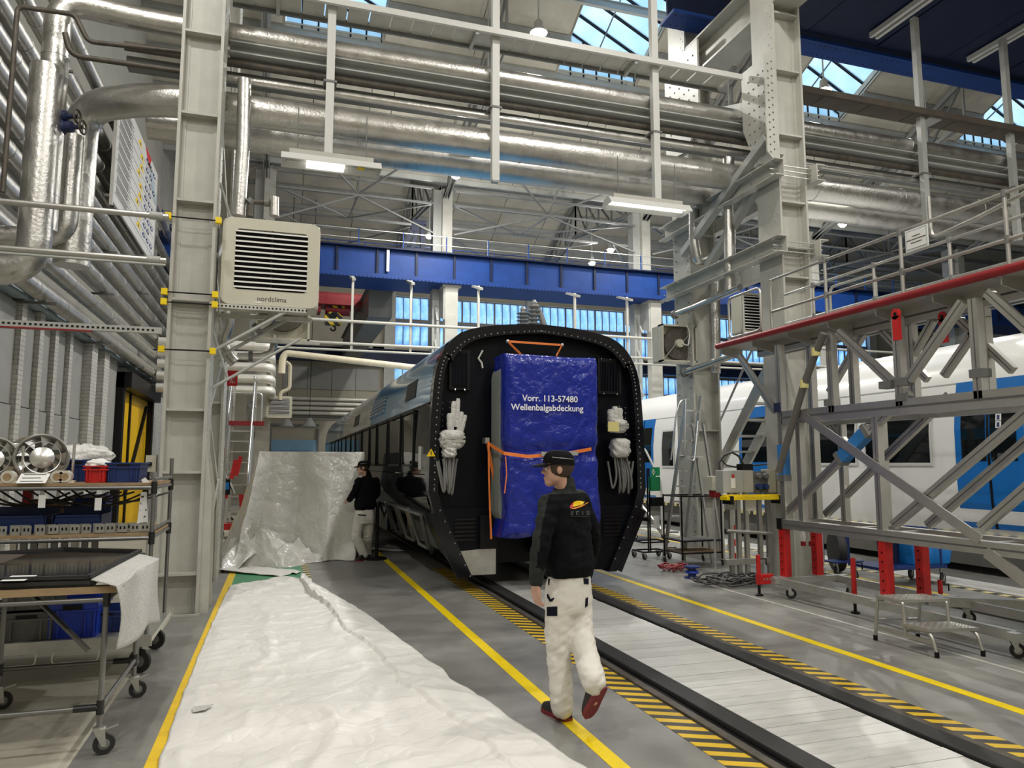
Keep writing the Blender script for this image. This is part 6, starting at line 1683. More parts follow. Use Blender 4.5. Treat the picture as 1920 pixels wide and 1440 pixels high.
# parts on the middle shelf: metal brackets in a row
random.seed(11)
br = T('metal_bracket', 'small slotted metal bracket on the middle shelf of the cart', 'bracket', (0,0,0), 'slotted brackets along the middle shelf')
MB().box(-0.035, 0.035, -0.003, 0.003, 0, 0.075).build('plate', 'galv', br)
MB().box(-0.035, 0.035, -0.003, 0.045, 0, 0.005).build('foot', 'galv', br)
for x in (-0.015, 0.015): MB().box(x-0.006, x+0.006, -0.0045, -0.003, 0.03, 0.055).build('slot', 'black', br)
first = True
for row, yy in enumerate((BY0+0.06, BY0+0.16)):
    for k in range(15 if row == 0 else 12):
        x = BX1-0.06-k*0.085-row*0.04
        o = br if first else dup(br); first = False
        place(o, (x+random.uniform(-0.01, 0.01), yy, z2+0.013), random.uniform(-0.15, 0.15))
# blue bins on the middle shelf
for k, (px0, px1, lb) in enumerate(((-30, 88, 'dark blue parts bin on the middle shelf behind the brackets, nearer the red post'), (99, 192, 'dark blue parts bin on the middle shelf behind the brackets, nearer the cart corner'))):
    a, b_ = bx(px0, 985, BY0+0.3).x, bx(px1, 985, BY0+0.3).x
    t = T('parts_bin', lb, 'bin', ((a+b_)/2, BY0+0.45, z2))
    m = MB(); y0, y1 = BY0+0.26, BY0+0.62; zt_ = z2+0.014
    m.prism([(a, y0, zt_), (b_, y0, zt_), (b_-0.02, y0, zt_+0.14), (a+0.03, y0, zt_+0.14)], (0, 0.008, 0)); m.box(a, b_, y1-0.008, y1, zt_, zt_+0.2); m.box(a, a+0.008, y0, y1, zt_, zt_+0.14); m.box(b_-0.008, b_, y0, y1, zt_, zt_+0.14); m.box(a, b_, y0, y1, zt_, zt_+0.008)
    m.build('shell', 'crate_navy', t); MB().box(a+0.03, b_-0.02, y0-0.012, y0, zt_+0.125, zt_+0.14).build('lip', 'crate_navy', t)
# red post, boxes behind
zc = z2+0.013
p = bx(38, 950, BY0+0.5); t = MB().box(p.x-0.035, p.x+0.035, BY0+0.66, BY0+0.72, zc, z1-0.02).build('red_post', 'red', None); tag(t, 'red metal upright between the cart shelves', 'post')
def cbox_thing(name, label, cat, x0, x1, y0, y1, z0, z1_, mat, flaps=True):
    t = T(name, label, cat, ((x0+x1)/2, (y0+y1)/2, z0))
    m = MB(); th = 0.006
    m.box(x0, x1, y0, y0+th, z0, z1_); m.box(x0, x1, y1-th, y1, z0, z1_); m.box(x0, x0+th, y0, y1, z0, z1_); m.box(x1-th, x1, y0, y1, z0, z1_); m.box(x0, x1, y0, y1, z0, z0+th)
    m.build('box', mat, t)
    if flaps: MB().prism([(x0, y0, z1_), (x1, y0, z1_), (x1, y0-0.06, z1_+0.02), (x0, y0-0.06, z1_+0.02)], (0,0,0.004)).build('flap', mat, t); MB().prism([(x1, y0, z1_), (x1, y1, z1_), (x1+0.06, y1, z1_+0.03), (x1+0.06, y0, z1_+0.03)], (0,0,0.004)).build('flap', mat, t)
    return t
a, b_ = bx(58, 960, BY0+0.66).x, bx(112, 960, BY0+0.66).x
cbox_thing('cardboard_box', 'open cardboard box between the cart shelves', 'box', a, b_, BY0+0.64, BY1-0.06, zc, zc+0.24, 'cardboard')
a, b_ = bx(138, 970, BY0+0.7).x, bx(198, 970, BY0+0.7).x
t = T('drawer_unit', 'blue drawer unit with white edges behind the middle shelf', 'cabinet', ((a+b_)/2, 7.6, zc))
for k in range(2):
    zz = zc+k*0.15
    d_ = MB().box(a, b_, BY0+0.68, BY1-0.05, zz, zz+0.135).build('drawer', 'crate_blue', t); MB().box(a+0.01, b_-0.01, BY0+0.672, BY0+0.68, zz+0.115, zz+0.13).build('white_edge', 'white_plastic', d_); MB().box(a+0.03, a+0.07, BY0+0.67, BY0+0.68, zz+0.06, zz+0.075).build('tag', 'paper', d_)
# black looms on the middle shelf
t = T('cable_loom', 'bundle of black cables under the top shelf of the cart', 'cable', (-1.9, 7.2, z1-0.3))
for k in range(9):
    x = -2.1+k*0.1; MB().tube(bend([(x-0.3, BY0+0.4+0.02*k, z1-0.06), (x-0.1, BY0+0.35, z1-0.16-0.01*(k % 4)), (x+0.15, BY0+0.42, z1-0.20+0.02*(k % 3)), (x+0.4, BY0+0.5, z1-0.08)], 0.1), 0.009, 6).build('cable', 'cable', t, 60)
for k in range(2):
    q = bx((80, 185)[k], (940, 945)[k], BY0+0.02)
    paper('hang_tag', ['small pink-white tag hanging from the top shelf beside the red post', 'white tag hanging below the red bin on the top shelf'][k], [(q.x-0.025, BY0+0.0, q.z-0.05), (q.x+0.025, BY0+0.0, q.z-0.05), (q.x+0.025, BY0+0.0, q.z+0.05), (q.x-0.025, BY0+0.0, q.z+0.05)], cat='tag')
# aluminium profiles standing under the middle shelf
for k in range(9):
    px = 25+k*19; q = bx(px, 1035, BY0+0.75)
    t = T('metal_profile', 'upright grey metal profile standing under the middle shelf', 'profile', (q.x, BY0+0.75, 0.312), 'upright profiles under the middle shelf')
    MB().channel((q.x, BY0+0.75, 0.312), (q.x, BY0+0.75, z2-0.06), 0.05, 0.035, 0.004, up=(0,1,0)).build('profile', 'tube_grey' if k % 3 else 'alu', t)
# ---- on the top shelf
zs = z1+0.013
def fan(label, c, tilt, yaw, r=0.2):
    t = T('ventilator', label, 'ventilator', (0,0,0))
    MB().lathe([(r, -0.09), (r*1.04, -0.08), (r*1.04, 0.0), (r*0.98, 0.012), (r*0.93, 0.0), (r*0.90, -0.02), (r*0.90, -0.09)], (0,0,0), (0,-1,0), 30).build('ring', 'alu', t, 40)
    MB().lathe([(r*0.42, -0.05), (r*0.46, 0.005), (r*0.30, 0.02), (0.02, 0.03)], (0,0,0), (0,-1,0), 24).build('hub', 'alu_bright', t, 40)
    for k in range(9):
        a = 2*math.pi*k/9; u = Vector((math.cos(a), 0, math.sin(a))); w_ = Vector((-math.sin(a), 0, math.cos(a)))
        MB().prism([u*r*0.42+w_*0.02+Vector((0,-0.01,0)), u*r*0.88+w_*0.05+Vector((0,-0.01,0)), u*r*0.88-w_*0.05+Vector((0,0.05,0)), u*r*0.42-w_*0.02+Vector((0,0.04,0))], (0, 0.004, 0)).build('blade', 'galv', t)
    MB().tube(arc((0,-0.02,0), r*0.68, 0, 2*math.pi*23/24, 23, (1,0,0), (0,0,1)), 0.004, 5, closed=True).build('guard_ring', 'alu_bright', t, 60)
    MB().lathe([(r*0.9, 0.09), (r*0.75, 0.16), (r*0.6, 0.20)], (0,0,0), (0,1,0), 24).build('back_shell', 'alu', t, 50)
    MB().tube(bend([(-r*1.1, -0.06, -r*0.98), (-r*1.1, 0.02, -r*1.0), (r*1.15, 0.02, -r*1.0), (r*1.15, -0.04, r*0.6)], 0.08), 0.012, 8).build('mount', 'alu_bright', t, 50)
    t.location = c; t.rotation_euler = (tilt, 0, yaw); return t
q = bx(78, 862, BY0+0.25); fan('round metal ventilator on the top shelf with a clear front wheel', (q.x, BY0+0.26, zs+0.205), -0.15, 0.35, 0.195)
q = bx(-4, 868, BY0+0.2); fan('round metal ventilator on the top shelf cut by the shelf end', (q.x-0.04, BY0+0.2, zs+0.19), -0.1, 0.2, 0.18)
q = bx(32, 846, BY0+0.6); fan('round metal ventilator on the top shelf lying behind the other two', (q.x, BY0+0.68, zs+0.225), -0.5, -0.5, 0.19)
q = bx(183, 892, BY0+0.15); crate('parts_bin', 'small red plastic bin on the top shelf', (q.x, BY0+0.22, zs), 0.16, 0.3, 0.14, 'red', cat='bin')
q = bx(232, 890, BY0+0.15); crate('plastic_crate', 'navy blue plastic crate at the corner of the top shelf', (q.x+0.005, BY0+0.3, zs), 0.25, 0.42, 0.165, 'crate_navy')
q = bx(135, 888, BY0+0.45); crate('plastic_crate', 'navy blue plastic crate behind the red bin on the top shelf', (q.x, BY0+0.62, zs), 0.36, 0.3, 0.19, 'crate_navy')
def bag(label, c, rx, ry, rz_, seed, mat='bag'):
    m_ = MB()
    def fn(u, v):
        a = 2*math.pi*u; th_ = math.pi*(0.02+0.60*v); p = Vector((math.cos(a)*math.sin(th_), math.sin(a)*math.sin(th_), math.cos(th_)))
        k = 1+0.25*NZ.noise(p*2.2+Vector((seed, 0, 0)))+0.10*ridged(p+Vector((seed, 1, 2)), 3.0)
        return (c[0]+p.x*rx*k, c[1]+p.y*ry*k, max(c[2], c[2]+p.z*rz_*k+0.3*rz_))
    m_.grid(fn, 40, 18); o = m_.build('plastic_bag', mat, None, 60, fix=True); tag(o, label, 'bag'); return o
q = bx(150, 868, BY0+0.6); bag('crumpled clear plastic bag on the top shelf behind the red bin', (q.x, BY0+0.62, zs+0.19), 0.24, 0.14, 0.10, 3)
q = bx(185, 874, BY0+0.25); bag('crumpled white paper wad on the red bin', (q.x, BY0+0.25, zs+0.13), 0.09, 0.08, 0.05, 8, 'paper')
a, b_, c_, d_ = bx(30, 907, BY0+0.0), bx(86, 906, BY0+0.0), bx(93, 891, BY0+0.05), bx(38, 892, BY0+0.05)
paper('paper_sheet', 'white printed sheet leaning on the top shelf edge below the ventilator', [(a.x, BY0-0.01, zs), (b_.x, BY0-0.01, zs), (c_.x, BY0+0.07, zs+0.075), (d_.x, BY0+0.07, zs+0.075)], marks=3)
for k, px in enumerate((15, 108, 122)):
    q = bx(px, 897, BY0+0.08); t = T('cast_bracket', 'pale cast bracket with dark bushes lying on the top shelf', 'bracket', (q.x, BY0+0.1, zs), 'cast brackets on the top shelf')
    MB().lathe([(0.03, -0.04), (0.05, -0.04), (0.05, 0.04), (0.03, 0.04)], (q.x, BY0+0.1, zs+0.052), (0,1,0), 10).build('ring', 'pipe_white', t, 40); MB().lathe([(0.012, -0.045), (0.03, -0.045), (0.03, 0.045), (0.012, 0.045)], (q.x, BY0+0.1, zs+0.052), (0,1,0), 10).build('bush', 'wood', t, 40)
    MB().box(q.x-0.07, q.x+0.07, BY0+0.07, BY0+0.13, zs, zs+0.02).build('foot', 'pipe_white', t)
# white tags on the cart corner
q = bx(284, 914, BY0+0.1); paper('hang_tag', 'white printed tag tied at the top corner of the shelf cart', [(q.x-0.075, BY0+0.05, q.z+0.065), (q.x-0.045, BY0+0.05, q.z+0.085), (q.x+0.075, BY0+0.05, q.z-0.04), (q.x+0.03, BY0+0.05, q.z-0.085)], cat='tag', marks=2)
q = bx(270, 958, BY0+0.1); paper('hang_tag', 'long white tag strip hanging at the cart corner below the printed tag', [(q.x-0.045, BY0+0.06, q.z-0.16), (q.x+0.045, BY0+0.07, q.z-0.15), (q.x+0.02, BY0+0.06, q.z+0.16), (q.x-0.025, BY0+0.06, q.z+0.16)], cat='tag', marks=5)
MB().tube([bx(262, 900, BY0+0.05), bx(270, 890, BY0+0.05), bx(284, 900, BY0+0.05)], 0.003, 5).build('tag_wire', 'black', sc)
# switch box on the wall side of the column
q = OX(285, 870, -1.32); t = T('switch_box', 'small beige switch box on the left face of the riveted column', 'switch', (q.x, 9.5, 2.0))
q = OY(283, 870, 9.35); MB().box(q.x-0.05, q.x+0.06, 9.30, 9.42, q.z-0.09, q.z+0.1).build('box', 'heater', t); MB().tube([(q.x, 9.36, q.z-0.09), (q.x, 9.36, 0.3)], 0.01, 6).build('conduit', 'steel_grey', t); MB().box(q.x-0.02, q.x+0.02, 9.27, 9.30, q.z-0.02, q.z+0.02).build('knob', 'black', t)
# ---- tube rails crossing to the left column, and slotted rail
for k, (pa, pb, r_, lb) in enumerate((((-60, 374), (318, 405), 0.035, 'silver tube rail from the left wall to the column, upper'), ((-60, 460), (318, 490), 0.035, 'silver tube rail from the left wall to the column, lower'))):
    a, b_ = OY(*pa, 9.05), OY(*pb, 9.05); z = (a.z+b_.z)/2
    t = T('tube_rail', lb, 'rail', (b_.x, 9.05, z)); MB().tube([(-4.0, 9.05, z), (-1.30, 9.05, z)], r_, 12).build('tube', 'alu', t, 50)
    if k: MB().tube([(-4.0, 9.02, z-0.06), (-1.30, 9.02, z-0.06)], 0.015, 8).build('thin_tube', 'steel_grey', t, 50)
    MB().tube([(-1.5, 9.05, z), (-1.36, 9.05, z)], r_+0.012, 12).build('end_sleeve', 'steel_grey', t, 50)
a = OY(150, 613, 9.0); t = T('slotted_rail', 'slotted grey rail with red underside running to the left column', 'rail', (-2, 9.0, a.z))
MB().box(-4.0, -1.30, 8.97, 9.03, a.z-0.035, a.z+0.035).build('rail', 'steel_grey', t); MB().box(-4.0, -2.0, 8.96, 9.04, a.z-0.05, a.z-0.036).build('red_strip', 'red_dark', t)
m = MB()
for k in range(52): m.box(-3.95+k*0.05, -3.925+k*0.05, 8.966, 8.97, a.z-0.01, a.z+0.01)
tag(m.build('slot', 'black', t), kind='stuff')
# ---- safety notice board on the wall
XS = -3.30
A_, B2, C2, D2 = OX(222, 195, XS), OX(302, 207, XS), OX(283, 480, XS), OX(208, 415, XS)
ys0, ys1 = A_.y, B2.y; zt0, zb0 = 8.9, OX(246, 432, XS).z
zt0 = OX(222, 150, XS).z
nb = T('notice_board', 'large white safety notice board with warning triangles and round symbols', 'sign', (XS, (ys0+ys1)/2, zb0))
MB().box(XS-0.04, XS, ys0, ys1, zb0, zt0).build('board', 'white_plastic', nb)
for y in (ys0-0.05, ys1): MB().box(XS-0.05, XS+0.01, y, y+0.06, zb0-0.1, zt0).build('frame_post', 'alu', nb)
for y in (ys0+0.3, ys1-0.3):
    for z in (zb0+0.2, zt0-0.3): MB().bar((XS-0.04, y, z), (-4.0, y, z), 0.05, 0.05).build('bracket', 'steel_grey', nb)
W_, Hh = ys1-ys0, zt0-zb0
def sgn(name, poly, mat, off=0.003): MB().prism([(XS+off, ys0+W_*u, zb0+Hh*v) for u, v in poly], (0.002, 0, 0)).build(name, mat, nb)
sgn('red_corner', [(0.62, 1.0), (0.80, 1.0), (0.74, 0.86)], 'sign_red'); sgn('blue_band', [(0.72, 0.90), (0.80, 0.95), (1.0, 0.72), (0.97, 0.62)], 'gutter')
random.seed(4)
for k in range(9):
    v = 0.92-k*0.095
    for j in range(4): sgn('printed_line', [(0.05, v-j*0.017), (0.05+0.28-0.05*(j % 2), v-j*0.017-0.01), (0.05+0.28-0.05*(j % 2), v-j*0.017-0.016), (0.05, v-j*0.017-0.006)], 'text_black')
    u = 0.50 if k % 3 else 0.44
    sgn('warning_triangle', [(u, v-0.03), (u+0.11, v-0.03), (u+0.055, v+0.035)], 'hazard_yellow'); sgn('triangle_mark', [(u+0.04, v-0.022), (u+0.07, v-0.022), (u+0.055, v+0.012)], 'text_black', 0.006)
    for j in range(2 if k % 2 else 3):
        uu = 0.70+j*0.10; sgn('round_symbol', [(uu+0.04*math.cos(i*math.pi/5), v-0.02+0.022*math.sin(i*math.pi/5)) for i in range(10)], 'text_navy'); sgn('symbol_figure', [(uu-0.015, v-0.028), (uu+0.015, v-0.028), (uu, v-0.008)], 'text_white', 0.006)
    sgn('rule_line', [(0.02, v-0.072), (0.98, v-0.075), (0.98, v-0.078), (0.02, v-0.075)], 'cable_grey')
# ================================================================== HEATERS
def heater(label, x0, x1, z0, z1, y, depth, nl, name='unit_heater', brand=None, bf=0.13):
    """louvred box heater facing -Y"""
    t = T(name, label, 'heater', ((x0+x1)/2, y+depth/2, z0))
    W, Hh = x1-x0, z1-z0; b = bf*W
    o = MB().box(x0, x1, y+0.05, y+depth, z0, z1).build('case', 'heater', t, bevel=0.03)
    # front frame with an opening
    rr = rrect(x0, x1, z0, z1, 0.09*W, 5); ri = rrect(x0+b, x1-b, z0+b*1.25, z1-b*0.9, 0.04*W, 5); n = len(rr); m = MB()
    m.add([(x, y, z) for x, z in rr] + [(x, y, z) for x, z in ri] + [(x, y+0.06, z) for x, z in rr] + [(x, y+0.06, z) for x, z in ri],
          [f for i in range(n) for f in ((i, (i+1) % n, n+(i+1) % n, n+i), (i, 2*n+i, 2*n+(i+1) % n, (i+1) % n), (n+i, n+(i+1) % n, 3*n+(i+1) % n, 3*n+i))])
    m.build('front_frame', 'heater', t, 35)
    xa, xb_, za, zb2 = x0+b, x1-b, z0+b*1.25, z1-b*0.9
    MB().box(xa-0.01, xb_+0.01, y+0.045, y+0.05, za-0.01, zb2+0.01).build('core', 'black', t)
    sp = (zb2-za)/nl; lv = None
    for k in range(nl):
        z = za+sp*(k+0.5)
        MB().prism([(xa, y-0.015, z-sp*0.22), (xa, y+0.035, z+sp*0.16), (xa, y+0.035, z+sp*0.26), (xa, y-0.015, z+sp*0.10)], (xb_-xa, 0, 0)).build('louver', 'louver', t)
    MB().box((xa+xb_)/2-0.012, (xa+xb_)/2+0.012, y+0.005, y+0.045, za, zb2).build('divider', 'black', t)
    if brand: text('brand_mark', brand, W*0.075, ((x0+x1)/2+0.02, y-0.001, z0+b*0.55), R_FRONT, 'text_black', t); MB().box((x0+x1)/2-0.18, (x0+x1)/2-0.10, y-0.003, y, z0+b*0.2, z0+b*0.3).build('sticker', 'paper', t)
    return t
a, b_ = OY(419, 405, 9.45), OY(597, 575, 9.45)
hx0, hx1, hz0, hz1 = a.x, b_.x, 3.66, 4.76
heater('large beige louvred heater hung on the riveted column above the white heap', hx0, hx1, hz0, hz1, 9.45, 0.5, 12, brand='nordclima')
# its bracket: slotted rail and struts to the column
t = T('heater_bracket', 'slotted rail and struts holding the large beige heater', 'bracket', (-0.4, 9.7, 3.5))
MB().box(-0.80, hx1-0.15, 9.40, 9.46, hz0-0.07, hz0-0.015).build('slotted_rail', 'galv', t)
MB().box(-0.80, hx1-0.05, 10.0, 10.06, hz0-0.07, hz0-0.015).build('slotted_rail', 'galv', t)
m = MB()
for k in range(24): m.box(-0.76+k*0.045, -0.74+k*0.045, 9.396, 9.40, hz0-0.052, hz0-0.032)
tag(m.build('slot', 'black', t), kind='stuff')
for y in (9.43, 10.03): MB().tube([(0.05, y, hz0-0.06), (-0.82, y, hz0-0.62)], 0.022, 8).build('strut', 'steel_grey', t, 50)
MB().tube([(0.22, 9.43, hz0-0.4), (-0.78, 9.43, hz0-1.05)], 0.018, 8).build('strut', 'steel_grey', t, 50)
for z in (5.2, 4.3, 3.3): MB().tube([(-0.80, 9.5, z), (-0.62, 9.62, z-0.55)], 0.015, 6).build('wall_strut', 'steel_grey', t, 50)
# rear heater behind it with open fan back
def fan_heater(label, x0, x1, z0, z1, y, depth):
    t = T('unit_heater', label, 'heater', ((x0+x1)/2, y+depth/2, z0)); cx, cz = (x0+x1)/2, (z0+z1)/2; r = min(x1-x0, z1-z0)*0.40
    MB().box(x0, x1, y+0.16, y+depth, z0, z1).build('case', 'heater', t, bevel=0.02)
    for (xa, xb_, za, zb2) in ((x0, x0+0.03, z0, z1), (x1-0.03, x1, z0, z1), (x0, x1, z0, z0+0.03), (x0, x1, z1-0.03, z1)): MB().box(xa, xb_, y, y+0.16, za, zb2).build('guard_frame', 'heater', t)
    MB().lathe([(r, 0.0), (r*1.06, 0.0), (r*1.06, 0.1), (r, 0.1)], (cx, y+0.06, cz), (0,1,0), 28).build('shroud', 'rust_pipe', t, 40)
    for k in range(5):
        a = 2*math.pi*k/5; u = Vector((math.cos(a), 0, math.sin(a))); w_ = Vector((-math.sin(a), 0, math.cos(a))); c = Vector((cx, y+0.1, cz))
        MB().prism([c+u*r*0.2+w_*0.04, c+u*r*0.95+w_*r*0.35, c+u*r*0.95-w_*r*0.25+Vector((0,0.05,0)), c+u*r*0.2-w_*0.04+Vector((0,0.03,0))], (0, 0.005, 0)).build('blade', 'rust_pipe', t)
    MB().lathe([(0.075, 0.0), (0.08, 0.02), (0.08, 0.12)], (cx, y-0.02, cz), (0,1,0), 16).build('motor', 'heater', t, 40)
    for s_ in (-1, 1): MB().tube([(cx+s_*0.05, y+0.04, cz), (cx+s_*(x1-x0)*0.45, y+0.01, cz+0.3*s_)], 0.008, 6).build('motor_arm', 'steel_grey', t)
    MB().tube(bend([(cx+0.03, y-0.02, cz), (cx+0.14, y-0.06, cz-0.06), (cx+0.2, y-0.03, cz+0.2), (cx+0.16, y, z1)], 0.1), 0.012, 7).build('motor_cable', 'pipe_white', t, 60)
    MB().box(x0, x1+0.15, y-0.02, y+0.02, z0-0.05, z0).build('slotted_rail', 'galv', t)
    return t
q0, q1 = OY(480, 575, 11.2), OY(580, 640, 11.2)
fan_heater('beige fan heater seen from behind, below and behind the large louvred heater', q0.x, q1.x, q1.z, q1.z+0.95, 11.2, 0.4)
q0, q1 = OY(1243, 607, 11.8), OY(1308, 680, 11.8)
fan_heater('beige fan heater with open guard left of the right rear column', q0.x-0.02, q1.x, q1.z, q0.z, 11.8, 0.4)
q0, q1 = OY(1390, 548, 10.0), OY(1463, 628, 10.0)
heater('beige louvred box heater between the columns behind the platform gate', q0.x, q1.x, q1.z, q0.z, 10.0, 0.32, 12, bf=0.05)
t = T('heater_bracket', 'bracket carrying the beige box heater between the right columns', 'bracket', (7.5, 10.3, 3.8)); MB().box(q0.x, 7.9, 10.1, 10.16, q1.z-0.06, q1.z-0.002).build('rail', 'galv', t); MB().box(q0.x, 7.9, 10.36, 10.42, q1.z-0.06, q1.z-0.002).build('rail', 'galv', t)
for x in (7.2, 7.82): MB().tube([(x, 10.13, q1.z), (x, 10.13, 4.88)], 0.012, 6).build('hanger_rod', 'galv', t)
q0, q1 = OY(500, 742, 25.0), OY(547, 784, 25.0)
heater('small beige louvred heater on the far column beside the white pipes', q0.x, q1.x, q1.z, q0.z, 25.0, 0.5, 13, bf=0.10)
MB().box(q0.x+0.05, q0.x+0.25, 25.5, 25.97, q1.z+0.1, q1.z+0.2).build('wall_bracket', 'steel_grey', [o for o in COL.objects if o.name == 'unit_heater.004'][0])
# ---- silver feed pipes
def run(label, pix, Y, r, mat='lag', br=0.12, name='feed_pipe', flanges=()):
    P = [OY(x, y, Y if not isinstance(Y, (list, tuple)) else Y[i]) for i, (x, y) in enumerate(pix)]
    t = T(name, label, 'pipe', P[0]); MB().tube(bend(P, br, 6) if len(P) > 2 else P, r, 14).build('pipe_run', mat, t, 50)
    for i in flanges: d = (P[min(i+1, len(P)-1)]-P[max(i-1, 0)]).normalized(); MB().tube([P[i]-d*0.03, P[i]+d*0.03], r*1.5, 14).build('flange', 'steel_dark', t, 40)
    return t
run('silver vertical feed pipe rising from the left of the large heater', [(447, 405), (456, 270), (458, 165), (458, 150)], 9.75, 0.085)
run('short silver feed pipe with valve on top of the large heater', [(468, 405), (470, 378), (500, 380), (514, 378)], 9.75, 0.035, 'rust_pipe', 0.05, flanges=(1, 2))
run('stubby silver pipe end standing on the large heater', [(514, 405), (514, 370)], 9.75, 0.06)
run('silver pipe forking down below the large heater', [(430, 590), (428, 615), (415, 640), (430, 670), (440, 680)], 10.4, 0.075)
run('silver elbow pipe under the large heater', [(512, 572), (512, 598), (492, 611), (482, 617)], 9.8, 0.055, flanges=(3,))
run('silver elbow below the rear fan heater', [(514, 628), (512, 660), (495, 668), (470, 668), (445, 668)], 11.4, 0.055, flanges=(3,))
run('silver feed pipe stepping sideways down the right rear column', [(1300, 352), (1301, 455), (1308, 492), (1330, 482), (1341, 492), (1342, 700)], 11.3, 0.085)
run('silver feed pipe straight down beside the right column pair', [(1366, 292), (1369, 545)], 10.4, 0.095)
run('silver pipe joining the fan heater to the box heater above', [(1265, 590), (1300, 577), (1345, 557), (1388, 538)], [11.8, 11.4, 10.8, 10.1], 0.055, flanges=(0,))
run('silver pipe joining the fan heater to the platform below', [(1283, 698), (1330, 682), (1385, 662)], [11.8, 11.2, 10.3], 0.06, flanges=(0,))
# white insulated pipes by the far left column
for k, yy in enumerate((646, 665, 686, 708, 730)):
    a, b_ = OY(413, yy, 23.5), OY(508, yy+1, 23.5)
    t = T('white_pipe', 'white insulated pipe by the far left column, ' + ['topmost of five', 'second of five', 'middle of five', 'fourth of five', 'lowest of five'][k], 'pipe', a)
    MB().tube(bend([(-3.46, 23.5, a.z), (b_.x, 23.5, a.z), (b_.x, 25.5, a.z)], 0.25, 6), 0.14, 14).build('pipe_run', 'pipe_white', t, 50)
    MB().tube([(b_.x-0.5, 23.5, a.z), (b_.x-0.47, 23.5, a.z)], 0.147, 14).build('joint_band', 'pipe_white', t, 50)
run('cream pipe dropping and crossing the hall above the train roof', [(528, 700), (530, 672), (536, 662), (800, 692)], 24.6, 0.11, 'pipe_cream', 0.3)
run('thin cream pipe bend beside the small far heater', [(525, 750), (526, 735), (543, 730), (544, 684), (536, 679)], 25.0, 0.06, 'pipe_cream', 0.15)
for k, yy in enumerate((748, 757, 766, 775)):
    t = T('wall_pipe', 'grey pipe across the far wall panels', 'pipe', (2.5, 40.6, 4.5), 'pipes across the far wall'); z = OY(600, yy, 40.6).z
    MB().tube([(0.0, 40.6, z), (6.5, 40.6, z)], 0.1, 10).build('pipe_run', 'pipe_white', t, 50)
# far pendant lamps (grey shades, unlit)
for k, px in enumerate((537, 580)):
    q = OY(px, 800, 36.0); t = T('pendant_lamp', ['grey pendant lamp shade before the blue door, beside the small heater', 'grey pendant lamp shade before the blue door, beside the train'][k], 'lamp', q)
    MB().lathe([(0.36, 0.0), (0.30, 0.05), (0.12, 0.36), (0.06, 0.42)], q, (0,0,1), 16).build('shade', 'steel_grey', t, 40); MB().tube([q+Vector((0,0,0.4)), Vector((q.x, q.y, roof_z(q.y)))], 0.015, 5).build('cord', 'black', t)
t = T('ladder_rail', 'horizontal lattice cable ladder before the far wall', 'tray', (3, 40.9, 4.0)); z = OY(600, 783, 40.9).z
for dz in (-0.08, 0.08): MB().bar((0.3, 40.96, z+dz), (6.0, 40.96, z+dz), 0.04, 0.08).build('rail', 'steel_grey', t)
for k in range(28): MB().bar((0.4+k*0.2, 40.95, z-0.07), (0.5+k*0.2, 40.95, z+0.07), 0.02, 0.02).build('rung', 'steel_grey', t)
# fire extinguisher sign
q = OY(430, 709, 12.6); t = T('extinguisher_sign', 'red fire extinguisher sign on a pole beside the columns', 'sign', q)
MB().box(q.x-0.125, q.x+0.125, 12.6, 12.612, q.z-0.125, q.z+0.125).build('plate', 'sign_red', t)
MB().prism([(q.x-0.09, 12.598, q.z-0.09), (q.x-0.03, 12.598, q.z-0.09), (q.x-0.03, 12.598, q.z+0.04), (q.x-0.06, 12.598, q.z+0.09), (q.x-0.09, 12.598, q.z+0.04)], (0, -0.003, 0)).build('cylinder_mark', 'text_white', t)
for k in range(3): MB().prism([(q.x+0.01+k*0.03, 12.598, q.z-0.08), (q.x+0.025+k*0.03, 12.598, q.z-0.08), (q.x+0.05+k*0.02, 12.598, q.z+0.02+k*0.02), (q.x+0.03+k*0.03, 12.598, q.z-0.03)], (0, -0.003, 0)).build('flame_mark', 'text_white', t)
MB().tube([(q.x-0.01, 12.63, 0), (q.x-0.01, 12.63, q.z+0.1)], 0.02, 8).build('pole', 'galv', t, 50)
# ---- mobile work platform with red handles, behind the column
DW = 3.0
px0 = OY(418, 900, 19.0).x; px1 = OY(466, 900, 19.0).x
ws = T('mobile_platform', 'aluminium stair platform with red handles behind the crate', 'platform', ((px0+px1)/2, 19, 0))
for x in (px0, px1):
    MB().bar((x, 18.2, 0.12), (x, 20.8, 2.7), 0.05, 0.12).build('stringer', 'alu', ws)
    for y, zz in ((20.8, 4.0), (22.2, 4.0)): MB().bar((x, y, 0.12), (x, y, zz), 0.06, 0.06).build('upright', 'alu', ws)
    MB().tube(bend([(x, 20.8, 3.3), (x, 20.8, 4.05), (x, 22.2, 4.05), (x, 22.2, 3.3), (x, 20.8, 3.3)], 0.1), 0.024, 8).build('guard_rail', 'alu_bright', ws, 50)
    MB().tube(bend([(x, 18.4, 0.6), (x, 18.3, 1.5), (x, 20.8, 3.9)], 0.15), 0.022, 8).build('hand_rail', 'alu_bright', ws, 50)
    for za, zb2 in ((0.4, 1.4), (1.4, 2.6)): MB().bar((x, 20.8, za), (x, 22.2, zb2), 0.04, 0.05).build('brace', 'alu', ws); MB().bar((x, 22.2, za), (x, 20.8, zb2), 0.04, 0.05).build('brace', 'alu', ws)
for k in range(9): MB().box(px0, px1, 18.35+k*0.28, 18.6+k*0.28, 0.35+k*0.275, 0.38+k*0.275).build('tread', 'alu', ws)
MB().box(px0, px1+0.25, 20.8, 22.2, 2.74, 2.80).build('deck', 'alu', ws); MB().box(px0-0.03, px1+0.28, 20.74, 20.8, 2.72, 2.84).build('toe_board', 'red_dark', ws)
